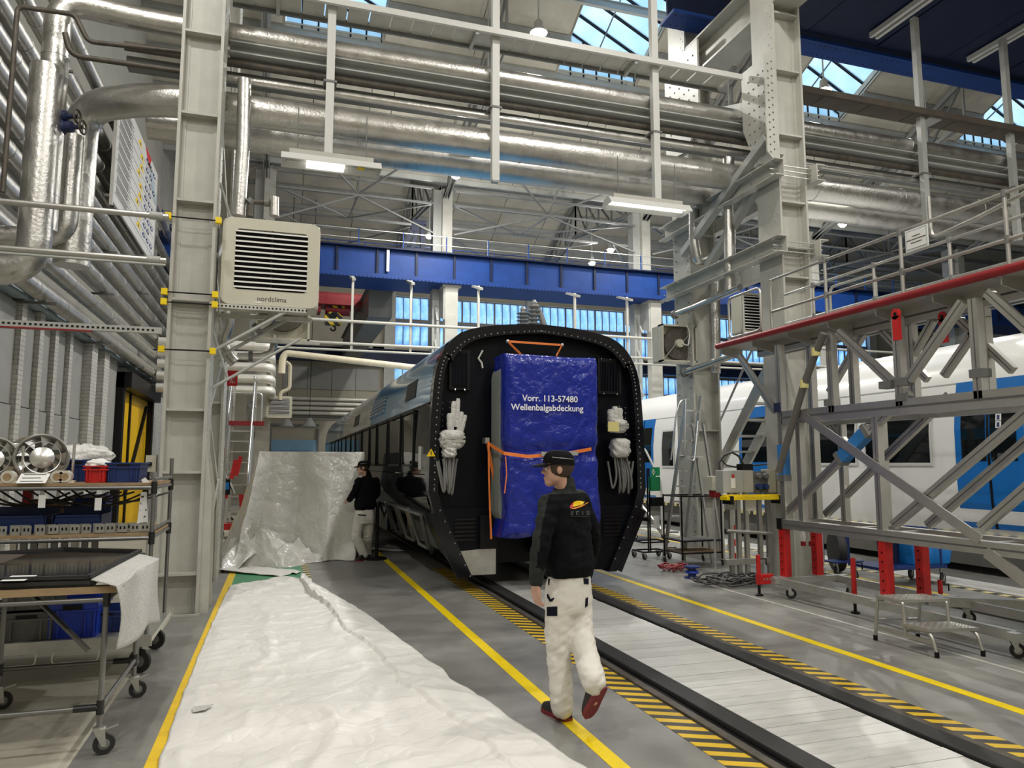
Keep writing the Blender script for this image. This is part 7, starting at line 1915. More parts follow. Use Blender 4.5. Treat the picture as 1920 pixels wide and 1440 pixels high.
MB().tube(bend([(px0, 20.8, 2.8), (px0, 20.8, 3.6), (px1+0.2, 20.8, 3.6), (px1+0.2, 20.8, 2.8)], 0.1), 0.024, 8).build('guard_rail', 'alu_bright', ws, 50)
for (pxx, pyy) in ((438, 880), (447, 874)): q = OY(pxx, pyy, 18.1); MB().bar(q-Vector((0.04, 0, 0.22)), q+Vector((0.04, 0, 0.22)), 0.09, 0.09).build('red_handle', 'red', ws)
MB().tube([OY(415, 900, 18.15), OY(447, 872, 18.15)], 0.03, 8).build('cross_tube', 'alu_bright', ws, 50); MB().tube([OY(418, 880, 18.15), OY(440, 925, 18.15)], 0.035, 8).build('cross_tube', 'alu_bright', ws, 50)
for (xx, yy) in ((px0, 18.2), (px1, 18.2), (px0, 22.2), (px1, 22.2)): castor(ws, (xx, yy, 0.24), 0.11, 0.5)
MB().box(px0-0.05, px1+0.05, 18.1, 18.3, 0.20, 0.34).build('base_bar', 'red', ws); MB().bar((px1-0.05, 18.2, 0.3), (px1-0.12, 18.2, 1.0), 0.1, 0.1).build('red_leg', 'red', ws)
MB().box(px0+0.05, px0+0.22, 18.05, 18.18, 1.0, 1.35).build('tool_holder', 'black', ws)
MB().box(px0+0.07, px0+0.2, 18.0, 18.05, 1.12, 1.28).build('tool_grip', 'bin_blue', ws)
for q in ((420, 845), (424, 925)): c = OY(*q, 18.15); MB().box(c.x-0.04, c.x+0.04, 18.1, 18.2, c.z-0.12, c.z+0.12).build('red_clip', 'red', ws)

# ================================================================== ALUMINIUM WORK PLATFORM (right)
XN, XF, XD = 6.3, 6.80, 7.12
wp = T('work_platform', 'long aluminium profile work platform with railing and red edge tube', 'platform', (6.6, 7, 0))
def al(name, a, b_, w_=0.08, h=0.08, up=(0,0,1), mat='alu', par=None):
    o = MB().bar(a, b_, w_, h, up).build(name, mat, par or wp)
    # shallow grooves along the profile
    a, b_ = V(a), V(b_); d = (b_-a).normalized(); _, _, _, s_, u = MB().frame(a, b_, up)
    if w_ >= 0.06:
        g_ = MB()
        for sg in (-1, 1): g_.bar(a+s_*(sg*w_/2)+d*0.002, b_+s_*(sg*w_/2)-d*0.002, 0.003, h*0.14, up)
        g_.build('groove', 'alu_groove', o)
    return o
YA, YB = 9.48, 1.6
zd = 3.45
def XNp(px, py): p = OX(px, py, XN); return Vector((XN, p.y, p.z))
def ext(a, b_, z): return a, a+(b_-a)*((z-a.z)/(b_.z-a.z))      # run a member on to height z
def XFp(px, py): p = OX(px, py, XF); return Vector((XF, p.y, p.z))
# deck
for k in range(10):
    y1, y0 = YA-k*0.75, YA-k*0.75-0.735
    MB().box(XN+0.02, XD, y0, y1, zd-0.02, zd+0.01).build('deck_panel', 'alu', wp)
    MB().prism([(XN+0.03, y1-0.05, zd-0.02), (XN+0.03, y1-0.05, zd-0.10), (XN+0.4, y1-0.05, zd-0.18), (XN+0.4, y1-0.05, zd-0.02)], (0, -0.012, 0)).build('deck_rib', 'alu', wp)
MB().tube([(XN, YA, zd+0.02), (XN, YB, zd+0.02)], 0.045, 14).build('edge_tube', 'red_dark', wp, 50)
al('deck_beam', (XN+0.45, YA-0.4, zd-0.10), (XN+0.45, YB, zd-0.10), 0.08, 0.16); al('deck_beam', (XD-0.05, YA-0.4, zd-0.08), (XD-0.05, YB, zd-0.08), 0.06, 0.12)
zm, zl_ = 2.30, 0.93
al('long_beam', (XN, 8.02, zm), (XN, YB, zm), 0.09, 0.17); al('long_beam', (XF, 8.05, zm-0.02), (XF, YB, zm-0.02), 0.09, 0.16)
al('long_beam', (XN, 8.12, zl_), (XN, YB, zl_), 0.12, 0.12); al('long_beam', (XF, 8.12, zl_), (XF, YB, zl_), 0.10, 0.12)
for y in (8.06, 7.0, 6.42, 5.3, 4.4, 3.0, 1.7): al('cross_beam', (XN, y, zl_), (XF, y, zl_), 0.07, 0.08); al('cross_beam', (XN, y, zm), (XF, y, zm), 0.07, 0.08)
# uprights
for X, ys in ((XN, (8.05, 7.1, 6.10, 5.18, 4.3, 3.2, 1.7)), (XF, (8.05, 7.3, 6.4, 5.5, 4.6, 3.2, 1.7))):
    for y in ys: al('upright', (X, y, zm), (X, y, zd-0.18), 0.09, 0.09, (0,1,0))
for X in (XN, XF):
    for y in (8.05, 3.2, 1.7): al('upright', (X, y, zl_), (X, y, zm), 0.09, 0.09, (0,1,0))
for X, y in ((XN, 7.72), (XF, 7.55), (XF, 6.9), (XN, 6.46)): al('upright', (X, y, zl_), (X, y, zm), 0.08, 0.08, (0,1,0))
# diagonals, upper panel
for a, b_ in (((1572, 622), (1672, 716)), ((1806, 566), (1705, 712))): al('diagonal', XNp(*a), XNp(*b_), 0.06, 0.09)
al('diagonal', *ext(XNp(1852, 548), XNp(1920, 610), zm+0.08), 0.06, 0.09)
for a, b_ in (((1640, 605), (1740, 712)), ((1620, 625), (1555, 735)), ((1750, 600), (1700, 690)), ((1850, 590), (1770, 705)), ((1800, 600), (1900, 695))): al('diagonal', XFp(*a), XFp(*b_), 0.06, 0.08)
# diagonals, lower panel
for a, b_ in (((1477, 960), (1706, 735)),): al('diagonal', XNp(*a), XNp(*b_), 0.06, 0.09)
for a, b_ in (((1676, 985), (1920, 778)), ((1840, 990), (1985, 863))): al('diagonal', *ext(XNp(*a), XNp(*b_), zm-0.08), 0.06, 0.09)
for a, b_ in (((1548, 965), (1782, 740)), ((1540, 770), (1600, 850))): al('diagonal', XFp(*a), XFp(*b_), 0.06, 0.09)
al('diagonal', *ext(XFp(1740, 985), XFp(1920, 832), zm-0.08), 0.06, 0.09)
a, b_ = OX(1490, 768, XN-0.07), OX(1838, 1012, XN-0.07); al('flat_diagonal', a, b_, 0.02, 0.10)
a, b_ = ext(OX(1850, 1035, XN-0.05), OX(1930, 1095, XN-0.05), 0.22); al('flat_diagonal', a, b_, 0.03, 0.11)
al('end_strut', OX(1387, 668, XN), OX(1454, 772, XN), 0.06, 0.08)
MB().box(XN-0.06, XN+0.06, 8.02, 8.14, 2.38, 2.50).build('blue_clamp', 'navy', wp)
# blue padding and tape
a, b_ = XNp(1578, 860), XNp(1628, 808); d = (b_-a).normalized()
pd = MB().bar(a, b_, 0.12, 0.15).build('blue_pad', 'blue_pad', wp, bevel=0.015)
for q in (a, b_): MB().bar(q-d*0.03, q+d*0.03, 0.135, 0.16).build('grey_tape', 'cable_grey', pd)
MB().box(XN-0.055, XN+0.055, 8.0, 8.11, 1.50, 1.95).build('blue_pad', 'blue_pad', wp); MB().box(XN-0.06, XN+0.06, 7.99, 8.12, 1.48, 1.56).build('grey_tape', 'cable_grey', wp)
# grey foam tube taped along the corner
P = [OX(1545, 625, XN-0.12), OX(1530, 660, XN-0.12), OX(1508, 720, XN-0.12), OX(1478, 820, XN-0.14), OX(1460, 885, XN-0.15)]
M('foam_grey', (0.13, 0.125, 0.115), 0.8)
fo = MB().tube(P, 0.045, 12).build('foam_tube', 'foam_grey', wp, 50)
for i in (1, 2): MB().tube([P[i]-Vector((0,0,0.05)), P[i]+Vector((0,0,0.05))], 0.052, 12).build('yellow_tape', 'tape_yellow', fo, 50)
# brackets, gusset blocks
for (px, py) in ((1665, 722), (1695, 716), (1560, 755), (1838, 700), (1697, 745)): q = XNp(px, py); MB().box(XN-0.06, XN+0.06, q.y-0.07, q.y+0.07, q.z-0.04, q.z+0.04).build('corner_block', 'steel_dark', wp)
MB().box(XN-0.07, XN+0.07, 8.07, 8.16, zl_-0.07, zl_+0.07).build('end_cap', 'black', wp)
# red lifting eyes
def red_eye(X, px, py):
    q = OX(px, py, X-0.08); m = MB(); P = []
    for k in range(12): a_ = math.pi*2*k/12; P.append((X-0.10, q.y+0.055*math.cos(a_), q.z+0.12+0.06*math.sin(a_)))
    m.prism(P, (0.03, 0, 0)); m.box(X-0.10, X-0.07, q.y-0.045, q.y+0.045, q.z-0.16, q.z+0.1); e = m.build('lifting_eye', 'red', wp)
    MB().lathe([(0.022, -0.002), (0.022, 0.0)], (X-0.102, q.y, q.z+0.12), (-1,0,0), 12).build('eye_hole', 'black', e)
red_eye(XN, 1682, 610); red_eye(XF, 1770, 615)
# railings: near and far side
zr1, zr2 = 4.20, 3.76
def railing(X, ya, yb, posts, zr=(zr1, zr2)):
    for z in zr: MB().tube([(X, ya, z), (X, yb, z)], 0.02, 10).build('railing_bar', 'alu', wp, 50)
    for y in posts:
        MB().tube([(X, y, zd), (X, y, zr[0])], 0.02, 10).build('railing_post', 'alu', wp, 50)
        for z in zr: MB().tube([(X, y, z-0.035), (X, y, z+0.035)], 0.03, 10).build('railing_clamp', 'cable_grey', wp, 50)
railing(XN+0.05, 8.25, YB, (7.2, 6.05, 4.85, 3.9, 2.8, 1.7))
railing(XD-0.02, 8.9, YB, (8.3, 7.2, 6.1, 5.0, 4.0, 2.9, 1.8))
MB().tube(bend([(XN+0.05, 8.25, zd), (XN+0.05, 8.25, zr1), (XN+0.05, 8.0, zr1)], 0.12), 0.02, 10).build('railing_bend', 'alu', wp, 50)
# rounded gates
def gate(X, y0, y1, z0, z1, par): MB().tube(bend([(X, (y0+y1)/2, z0), (X, y0, z0), (X, y0, z1), (X, y1, z1), (X, y1, z0), (X, (y0+y1)/2, z0)], 0.1, 6), 0.02, 10).build('gate', 'alu', par, 50)
gate(XN+0.03, 9.2, 8.45, 3.55, 4.15, wp); gate(XD, 8.0, 7.2, 3.55, 4.1, wp)
MB().tube([(XN+0.03, 8.85, zd), (XN+0.03, 8.85, 4.13)], 0.02, 10).build('railing_post', 'alu', wp, 50)
MB().tube(bend([(XN+0.15, 5.75, 4.5), (XN+0.15, 5.75, 4.05), (XN+0.15, 5.2, 4.1), (XN+0.15, 3.9, 4.3)], 0.1), 0.02, 10).build('railing_bend', 'alu', wp, 50)
# red legs on jack frame
for X, y in ((XN, 8.1), (XF, 8.1), (XN, 6.44), (XF, 6.44), (XN, 2.4), (XF, 2.4)):
    l_ = MB().box(X-0.05, X+0.05, y-0.05, y+0.05, 0.25, zl_-0.06).build('red_leg', 'red', wp)
    for k in range(5): MB().lathe([(0.012, 0), (0.012, 0.003)], (X-0.05, y, 0.35+k*0.1), (-1,0,0), 8).build('pin_hole', 'black', l_)
    MB().box(X-0.07, X+0.07, y-0.07, y+0.07, 0.24, 0.26).build('foot_plate', 'galv', wp)
# galvanised base frame
for X in (XN-0.1, XF+0.3): MB().bar((X, 8.35, 0.20), (X+0.05, 1.5, 0.20), 0.06, 0.09).build('base_beam', 'galv', wp)
for y in (8.1, 6.44, 4.9): MB().bar((XN-0.2, y, 0.21), (XF+0.45, y, 0.21), 0.09, 0.07).build('base_beam', 'galv', wp)
MB().bar((XF, 6.4, 0.22), (XF+1.3, 5.4, 0.24), 0.08, 0.1).build('outrigger', 'galv', wp); MB().bar((XF, 8.1, 0.22), (XF+0.5, 8.6, 0.24), 0.08, 0.1).build('outrigger', 'galv', wp)
for (x, y) in ((XN-0.05, 8.0), (XF+0.3, 7.9), (XN-0.05, 5.0), (XF+0.3, 6.2), (XN-0.05, 1.8), (XF+0.3, 1.8)): castor(wp, (x, y, 0.16), 0.065, -0.6, 'galv')
# jacks
def jack(px, py, h):
    q = OZ(px, py); MB().tube([(q.x, q.y, 0.02), (q.x, q.y, 0.30)], 0.018, 10).build('jack_screw', 'black', wp, 50); MB().lathe([(0.05, 0.0), (0.05, 0.015), (0.02, 0.03)], q, (0,0,1), 14).build('jack_foot', 'black', wp, 40)
    MB().tube([(q.x, q.y, 0.14), (q.x, q.y, h)], 0.028, 10).build('jack_tube', 'red', wp, 50); MB().tube([(q.x, q.y, h-0.05), (q.x+0.10, q.y-0.03, h-0.05), (q.x+0.10, q.y-0.03, h-0.13)], 0.009, 6).build('jack_crank', 'black', wp)
    return q
q = jack(1424, 1117, 0.52); MB().box(q.x-0.02, q.x+0.20, q.y-0.04, q.y+0.04, 0.15, 0.27).build('jack_arm', 'red', wp)
for k in range(3): MB().box(q.x+0.04+k*0.045, q.x+0.065+k*0.045, q.y-0.043, q.y-0.04, 0.2, 0.225).build('arm_hole', 'galv', wp)
jack(1604, 1150, 0.62); jack(1765, 1135, 0.30)
# notice on the railing
q0, q1 = OX(1698, 440, XN+0.0), OX(1742, 465, XN+0.0); A2 = OX(1700, 432, XN); B2 = OX(1741, 462, XN)
t = T('railing_notice', 'small white notice with a blue border on the platform railing', 'sign', (XN, A2.y, A2.z))
y0, y1 = OX(1742, 450, XN).y, OX(1699, 450, XN).y; zc_2 = OX(1720, 447, XN).z
MB().box(XN-0.012, XN-0.004, y0, y1, zc_2-0.115, zc_2+0.115).build('plate', 'paper', t)
MB().box(XN-0.014, XN-0.012, y0+0.012, y1-0.012, zc_2-0.103, zc_2+0.103).build('border', 'gutter', t); MB().box(XN-0.016, XN-0.014, y0+0.02, y1-0.02, zc_2-0.092, zc_2+0.092).build('field', 'paper', t)
for k, w_ in enumerate((0.05, 0.12, 0.07)): yc = (y0+y1)/2; MB().box(XN-0.018, XN-0.016, yc-w_, yc+w_, zc_2+0.03-k*0.035, zc_2+0.038-k*0.035).build('printed_line', 'text_black', t)
# ---- steep aluminium stair behind the columns
st = T('access_stair', 'steep aluminium stair behind the cabinets leading up to the platform', 'stair', (8.1, 11.5, 0))
for X, dx in ((7.9, 0), (8.45, 0)): MB().bar((X, 12.35, 1.2), (X, 10.2, 3.55), 0.05, 0.20).build('stringer', 'alu', st); MB().bar((X, 12.5, 0.0), (X, 12.3, 1.3), 0.05, 0.12).build('foot', 'alu', st)
for k in range(8): z = 1.35+k*0.28; y = 12.25-k*0.256; MB().box(7.92, 8.43, y-0.1, y+0.1, z, z+0.035).build('tread', 'alu', st)
MB().tube(bend([(7.9, 12.4, 1.9), (7.9, 10.4, 4.2), (7.9, 9.9, 4.3)], 0.2), 0.02, 8).build('hand_rail', 'alu', st, 50)

# ================================================================== CABINETS, LADDER AND CLUTTER BY THE RIGHT COLUMN
YC = 9.42
def cab(x0, y0_, x1, y1_, Y=YC): a, b_ = OY(x0, y0_, Y), OY(x1, y1_, Y); return a.x, b_.x, b_.z, a.z
ec = T('power_cabinet', 'grey power cabinet with sockets on a frame behind the yellow bar', 'cabinet', (6.7, 9.5, 0))
x0, x1, z0, z1 = cab(1355, 882, 1394, 924); MB().box(x0, x1, YC, YC+0.2, z0, z1).build('box', 'steel_grey', ec, bevel=0.008)
xa, xb_, za, zb2 = cab(1370, 896, 1379, 915); MB().box(xa, xb_, YC-0.006, YC, za, zb2).build('paper_tag', 'paper', ec); MB().box(xa+0.02, xb_-0.02, YC-0.012, YC, zb2, zb2+0.05).build('red_switch', 'red', ec)
x0, x1, z0, z1 = cab(1394, 882, 1416, 924); MB().box(x0, x1, YC+0.03, YC+0.2, z0, z1).build('box', 'steel_paint', ec, bevel=0.008)
x0, x1, z0, z1 = cab(1415, 884, 1440, 925); MB().box(x0, x1, YC+0.04, YC+0.2, z0, z1).build('socket_panel', 'steel_dark', ec)
for i in range(2):
    for j in range(2):
        xx = x0+0.07+i*0.12; zz = z0+0.10+j*0.16; s_ = MB().lathe([(0.045, 0.0), (0.045, 0.06), (0.035, 0.08)], (xx, YC+0.04, zz), (0,-1,0), 14).build('socket', 'crate_navy' if j == 0 else 'steel_dark', ec, 40)
x0, x1, z0, z1 = cab(1440, 880, 1456, 924); MB().box(x0, x1, YC, YC+0.18, z0, z1).build('box', 'heater', ec, bevel=0.008)
for px in (1374, 1388, 1403, 1428, 1444): q = OY(px, 935, YC+0.05); al('frame_post', (q.x, YC+0.12, 0.0), (q.x, YC+0.12, OY(px, 924, YC).z), 0.06, 0.06, (0,1,0), par=ec)
x0, x1, _, _ = cab(1366, 1060, 1452, 1060); MB().tube([(x0, YC+0.02, OY(1400, 994, YC).z), (x1, YC+0.02, OY(1400, 1002, YC).z)], 0.028, 10).build('frame_rail', 'alu', ec, 50); MB().box(x0, x1, YC+0.05, YC+0.12, 0.22, 0.30).build('frame_rail', 'alu', ec)
MB().box(x0+0.02, x0+0.18, YC+0.02, YC+0.10, OY(1400, 955, YC).z, OY(1400, 936, YC).z).build('lower_box', 'steel_grey', ec); xq = OY(1405, 945, YC).x; MB().box(xq-0.06, xq+0.10, YC-0.02, YC+0.02, OY(1400, 958, YC).z, OY(1400, 936, YC).z).build('paper_sheet', 'paper', ec)
yb_ = T('yellow_rail', 'yellow metal rail in front of the power cabinet', 'rail', (6.7, YC-0.1, 1.2)); x0, x1, z0, z1 = cab(1357, 924, 1461, 936, YC-0.12)
MB().box(x0, x1, YC-0.2, YC-0.02, z0, z0+0.05).build('rail', 'yellow_bright', yb_); MB().box(x0+0.02, x1-0.02, YC-0.17, YC-0.05, z0+0.05, z0+0.075).build('ridge', 'yellow_bright', yb_)
for x in (x0+0.05, x1-0.06): MB().box(x, x+0.05, YC-0.22, YC, z0-0.06, z0+0.06).build('clamp', 'black', yb_)
kb = T('kettle_box', 'small cream switch box with red base beside the power cabinet', 'box', OY(1343, 905, 9.8)); x0, x1, z0, z1 = cab(1335, 893, 1353, 920, 9.8); MB().box(x0, x1, 9.8, 9.95, z0, z1).build('box', 'heater', kb, bevel=0.01); MB().box(x0+0.03, x1-0.01, 9.82, 9.94, z0-0.1, z0).build('red_base', 'red_dark', kb); MB().tube([((x0+x1)/2, 9.9, 0), ((x0+x1)/2, 9.9, z0-0.1)], 0.018, 8).build('pole', 'steel_grey', kb, 50)
t = T('black_hose', 'black hose looping above the power cabinet', 'hose', OY(1350, 860, 9.6)); MB().tube([OY(x, y, 9.7) for x, y in ((1350, 885), (1348, 868), (1356, 855), (1372, 848), (1385, 855), (1392, 868), (1396, 880))], 0.018, 8).build('hose', 'cable', t, 60); MB().tube([OY(x, y, 9.8) for x, y in ((1352, 862), (1362, 872), (1380, 876), (1400, 874), (1440, 870))], 0.012, 8).build('hose', 'cable', t, 60); MB().box(OY(1395, 880, 9.6).x-0.09, OY(1395, 880, 9.6).x+0.09, 9.5, 9.66, OY(1395, 884, 9.6).z, OY(1395, 870, 9.6).z).build('plug', 'black', t)
# ---- stepladder
LD = 11.7
ld = T('platform_ladder', 'aluminium platform stepladder leaning by the right rear column', 'ladder', (6.9, 11.8, 0))
a0, a1 = OZ(1244, 1052), OY(1288, 742, 11.5); b0 = OZ(1312, 1050); b1 = OY(1318, 745, 12.6)
b0 = OZ(1281, 1056); b1 = OY(1314, 742, 11.4)
for p, q in ((a0, a1), (b0, b1)): MB().bar(p, q, 0.03, 0.085, (0,1,0)).build('stile', 'alu', ld)
for k in range(10): f_ = 0.08+k*0.092; p, q = a0.lerp(a1, f_), b0.lerp(b1, f_); MB().box(p.x, q.x, p.y-0.05, p.y+0.05, p.z-0.015, p.z+0.015).build('rung', 'alu_bright', ld)
for x in (a1.x, b1.x): MB().bar((x+0.06, a1.y-0.05, a1.z-0.5), (x+0.26, a1.y-0.25, 0), 0.03, 0.05).build('rear_leg', 'alu', ld)
MB().tube(bend([OY(1258, 862, 11.4), OY(1268, 775, 11.4), OY(1276, 750, 11.4), OY(1296, 748, 11.4)], 0.1), 0.016, 8).build('hand_rail', 'alu_bright', ld, 50); MB().tube(bend([OY(1286, 748, 11.3), OY(1283, 858, 11.2), OY(1302, 866, 11.2), OY(1309, 790, 11.3)], 0.08), 0.016, 8).build('hand_rail', 'alu_bright', ld, 50)
pz0 = a0.lerp(a1, 0.62); MB().box(pz0.x, pz0.x+0.32, pz0.y-0.3, pz0.y+0.02, pz0.z, pz0.z+0.03).build('standing_deck', 'alu_bright', ld)
# ---- first aid stand
q = OZ(1220, 1046); fa_ = T('first_aid_stand', 'first aid stand with green box and cross sign on castors', 'stand', (q.x, q.y, 0)); YQ = q.y
for dx in (-0.13, 0.0): MB().tube([(q.x+dx*0.3, YQ, 0.1), (q.x+dx*0.3, YQ, OY(1220, 878, YQ).z)], 0.016, 8).build('pole', 'black', fa_, 50)
def fb(nm, x0, y0_, x1, y1_, mat, d0=0.03, dp=0.1): a, b_ = OY(x0, y0_, YQ), OY(x1, y1_, YQ); return MB().box(a.x, b_.x, YQ-d0-dp, YQ-d0, b_.z, a.z).build(nm, mat, fa_)
fb('first_aid_box', 1214, 894, 1232, 920, 'green_box'); fb('cross_sign', 1219, 876, 1228, 894, 'green_box', 0.02, 0.012); fb('direction_sign', 1228, 876, 1236, 892, 'green_box', 0.02, 0.012)
a = OY(1223.5, 885, YQ); MB().box(a.x-0.012, a.x+0.012, YQ-0.036, YQ-0.032, a.z-0.05, a.z+0.05).build('cross_mark', 'text_white', fa_); MB().box(a.x-0.035, a.x+0.035, YQ-0.036, YQ-0.032, a.z-0.012, a.z+0.012).build('cross_mark', 'text_white', fa_)
fb('black_holder', 1216, 932, 1236, 948, 'black'); fb('paper_sheet', 1224, 967, 1236, 990, 'paper', 0.02, 0.004)
for dx, dy in ((-0.25, -0.2), (0.25, -0.2), (-0.25, 0.2), (0.25, 0.2)): castor(fa_, (q.x+dx, YQ+dy, 0.12), 0.05, 0.3, 'cable_grey', False)
for z in (0.13, 0.30):
    for dy in (-0.2, 0.2): MB().bar((q.x-0.27, YQ+dy, z), (q.x+0.27, YQ+dy, z), 0.025, 0.025).build('base_bar', 'black', fa_)
    for dx in (-0.25, 0.25): MB().bar((q.x+dx, YQ-0.2, z), (q.x+dx, YQ+0.2, z), 0.025, 0.025).build('base_bar', 'black', fa_)
# ---- black tube trolley with boards
q = OZ(1318, 1062); tt = T('tube_trolley', 'black tube trolley with two boards under the ladder', 'trolley', (q.x, q.y, 0))
for dx in (-0.38, 0.38):
    for dy in (-0.3, 0.3): MB().tube([(q.x+dx, q.y+0.3+dy, 0.10), (q.x+dx, q.y+0.3+dy, 1.18)], 0.015, 8).build('post', 'black', tt, 50); castor(tt, (q.x+dx, q.y+0.3+dy, 0.11), 0.045, 0.7, 'cable_grey', False)
for z in (0.22, 0.42, 1.16):
    for dy in (-0.3, 0.3): MB().tube([(q.x-0.38, q.y+0.3+dy, z), (q.x+0.38, q.y+0.3+dy, z)], 0.014, 8).build('rail', 'black', tt, 50)
    for dx in (-0.38, 0.38): MB().tube([(q.x+dx, q.y, z), (q.x+dx, q.y+0.6, z)], 0.014, 8).build('rail', 'black', tt, 50)
MB().box(q.x-0.36, q.x+0.36, q.y+0.02, q.y+0.58, 0.225, 0.245).build('board', 'wood', tt); MB().box(q.x-0.36, q.x+0.36, q.y+0.02, q.y+0.58, 0.425, 0.44).build('board', 'steel_dark', tt)
# ---- cable reel, heaps of cable
q = OZ(1298, 1084); t = T('cable_reel', 'small blue cable reel on the floor by the ladder foot', 'reel', (q.x, q.y, 0)); MB().lathe([(0.12, 0.0), (0.12, 0.02), (0.06, 0.03), (0.06, 0.15), (0.12, 0.16), (0.12, 0.18)], q, (0,0,1), 18).build('drum', 'crate_navy', t, 40); MB().tube(arc((q.x, q.y, 0.09), 0.085, 0, 2*math.pi*17/18, 17, (1,0,0), (0,1,0)), 0.02, 6, closed=True).build('wound_cable', 'crate_blue', t, 60)
def cable_heap(label, pix, rx, n, mat, seed, r=0.011):
    random.seed(seed); c = OZ(*pix); t = T('cable_heap', label, 'cable', (c.x, c.y, 0))
    for k in range(n):
        P = []; ph = random.uniform(0, 6.3); ox, oy = random.uniform(-rx*0.5, rx*0.5), random.uniform(-rx*0.3, rx*0.3); ra = random.uniform(0.3, 0.75)*rx
        for i in range(16): a_ = ph+i*0.42; rr_ = ra*(1+0.2*math.sin(i*1.3+k)); P.append((c.x+ox+rr_*math.cos(a_)*1.3, c.y+oy+rr_*math.sin(a_)*0.9, r+0.010*(k % 5)+0.07*abs(math.sin(i*0.9+k))))
        MB().tube(P, r, 6).build('loop', mat, t, 60)
    return t
cable_heap('tangle of black cable on the floor beside the red jack', (1372, 1096), 0.45, 12, 'cable', 2, 0.013)
cable_heap('small coil of brown-red hose on the floor beside the blue reel', (1268, 1071), 0.26, 6, 'red_dark', 5, 0.013)
# plugs hanging on the frame
for k, px in enumerate((1506, 1521)): q = OX(px, 1015, XF); t = T('hanging_plug', ['white and red power plug hanging between the red legs, nearer the cabinet', 'white and red power plug hanging between the red legs, farther from the cabinet'][k], 'plug', q); MB().lathe([(0.03, 0), (0.035, 0.08), (0.02, 0.14)], q, (0,0,1), 12).build('plug', 'white_plastic', t, 40); MB().lathe([(0.035, -0.06), (0.035, 0.0)], q, (0,0,1), 12).build('socket_end', 'red_dark', t, 40); MB().tube([q+Vector((0,0,0.14)), q+Vector((0.0, 0, zl_-q.z))], 0.008, 6).build('cable', 'white_plastic', t)
# ---- aluminium step stool
ss = T('step_stool', 'two-step aluminium stool with checkered treads and rubber feet', 'stool', (0,0,0))
A_ = OZ(1651, 1203); B2 = OZ(1748, 1231); C2 = OZ(1834, 1228)
zt1 = OX(1720, 1140, OZ(1700, 1215).x).z
u = (B2-A_); Ls = u.length; u.normalize(); w_ = (C2-B2); Lw = w_.length; w_.normalize()
z_top, z_low = 0.44, 0.235
def sp(a, b_, z): return A_+u*a+w_*b_+Vector((0,0,z))
hl = Ls*0.5
def tread(a0, a1_, z, nm):
    P = [sp(a0, -0.03, z), sp(a1_, -0.03, z), sp(a1_, Lw+0.03, z), sp(a0, Lw+0.03, z)]
    tr_ = MB().prism(P, (0,0,-0.025)).build(nm, 'alu', ss)
    m = MB()
    for i in range(9):
        for j in range(14):
            c = sp(a0+(a1_-a0)*(i+0.5)/9, -0.02+(Lw+0.04)*(j+0.5)/14, z+0.001); d = (u if (i+j) % 2 else w_); s_ = (w_ if (i+j) % 2 else u); m.prism([c-d*0.012, c+s_*0.004, c+d*0.012, c-s_*0.004], (0,0,0.003))
    tag(m.build('tread_pattern', 'alu_bright', tr_), kind='stuff')
    return tr_
tread(0.0, hl, z_top, 'upper_tread'); tread(hl, Ls, z_low, 'lower_tread')
def leg(pts): MB().tube(bend(pts, 0.07, 5), 0.015, 10).build('leg', 'alu', ss, 50)
for b_ in (0.0, Lw):
    leg([sp(-0.06, b_, 0.03), sp(-0.005, b_, z_top-0.03), sp(0.06, b_, z_top-0.03)]); leg([sp(hl-0.03, b_, z_top-0.03), sp(hl, b_, z_top-0.03), sp(hl+0.01, b_, 0.12)]); leg([sp(hl+0.04, b_, z_low-0.03), sp(Ls, b_, z_low-0.03), sp(Ls+0.05, b_, 0.03)])
    MB().bar(sp(-0.04, b_, 0.13), sp(Ls+0.02, b_, 0.12), 0.012, 0.035).build('side_rail', 'alu', ss)
    for a_ in (-0.06, Ls+0.05): MB().tube([sp(a_, b_, 0.0), sp(a_, b_, 0.05)], 0.02, 10).build('rubber_foot', 'black', ss, 50)
MB().tube([sp(-0.04, 0, 0.2), sp(-0.04, Lw, 0.2)], 0.012, 8).build('cross_rail', 'alu', ss, 50); MB().tube([sp(hl, 0, 0.16), sp(hl, Lw, 0.16)], 0.012, 8).build('cross_rail', 'alu', ss, 50)
# ---- cart with blue tub and buckets beyond the platform
q0, q1 = OZ(1640, 1100), OZ(1770, 1098); cy_ = (q0.y+q1.y)/2+0.2; cx0, cx1 = q0.x-0.05, q1.x+0.1
ct = T('tub_cart', 'dark blue cart carrying a blue tub behind the platform legs', 'cart', ((cx0+cx1)/2, cy_, 0))
MB().box(cx0, cx1, cy_-0.3, cy_+0.35, 0.24, 0.28).build('deck', 'crate_navy', ct)
for x in (cx0+0.06, cx1-0.06):
    for y in (cy_-0.25, cy_+0.3): castor(ct, (x, y, 0.24), 0.085, 0.4, 'cable_grey', False)
    MB().tube(bend([(x-0.04, cy_-0.29, 0.26), (x-0.04, cy_-0.29, 0.78), (x-0.04, cy_+0.34, 0.78), (x-0.04, cy_+0.34, 0.26)], 0.08), 0.016, 8).build('push_bar', 'crate_navy', ct, 50)
tx0, tx1 = OY(1697, 1040, cy_-0.1).x, OY(1776, 1040, cy_-0.1).x
t = T('plastic_tub', 'large blue plastic tub with rim on the dark cart', 'tub', ((tx0+tx1)/2, cy_, 0.28)); P = [((tx0+tx1)/2, cy_)]
hw = (tx1-tx0)/2; cx_ = (tx0+tx1)/2; m = MB()
lo = rrect(cx_-hw*0.86, cx_+hw*0.86, cy_-0.22, cy_+0.26, 0.06, 4); hi = rrect(cx_-hw, cx_+hw, cy_-0.26, cy_+0.30, 0.07, 4); n = len(lo)
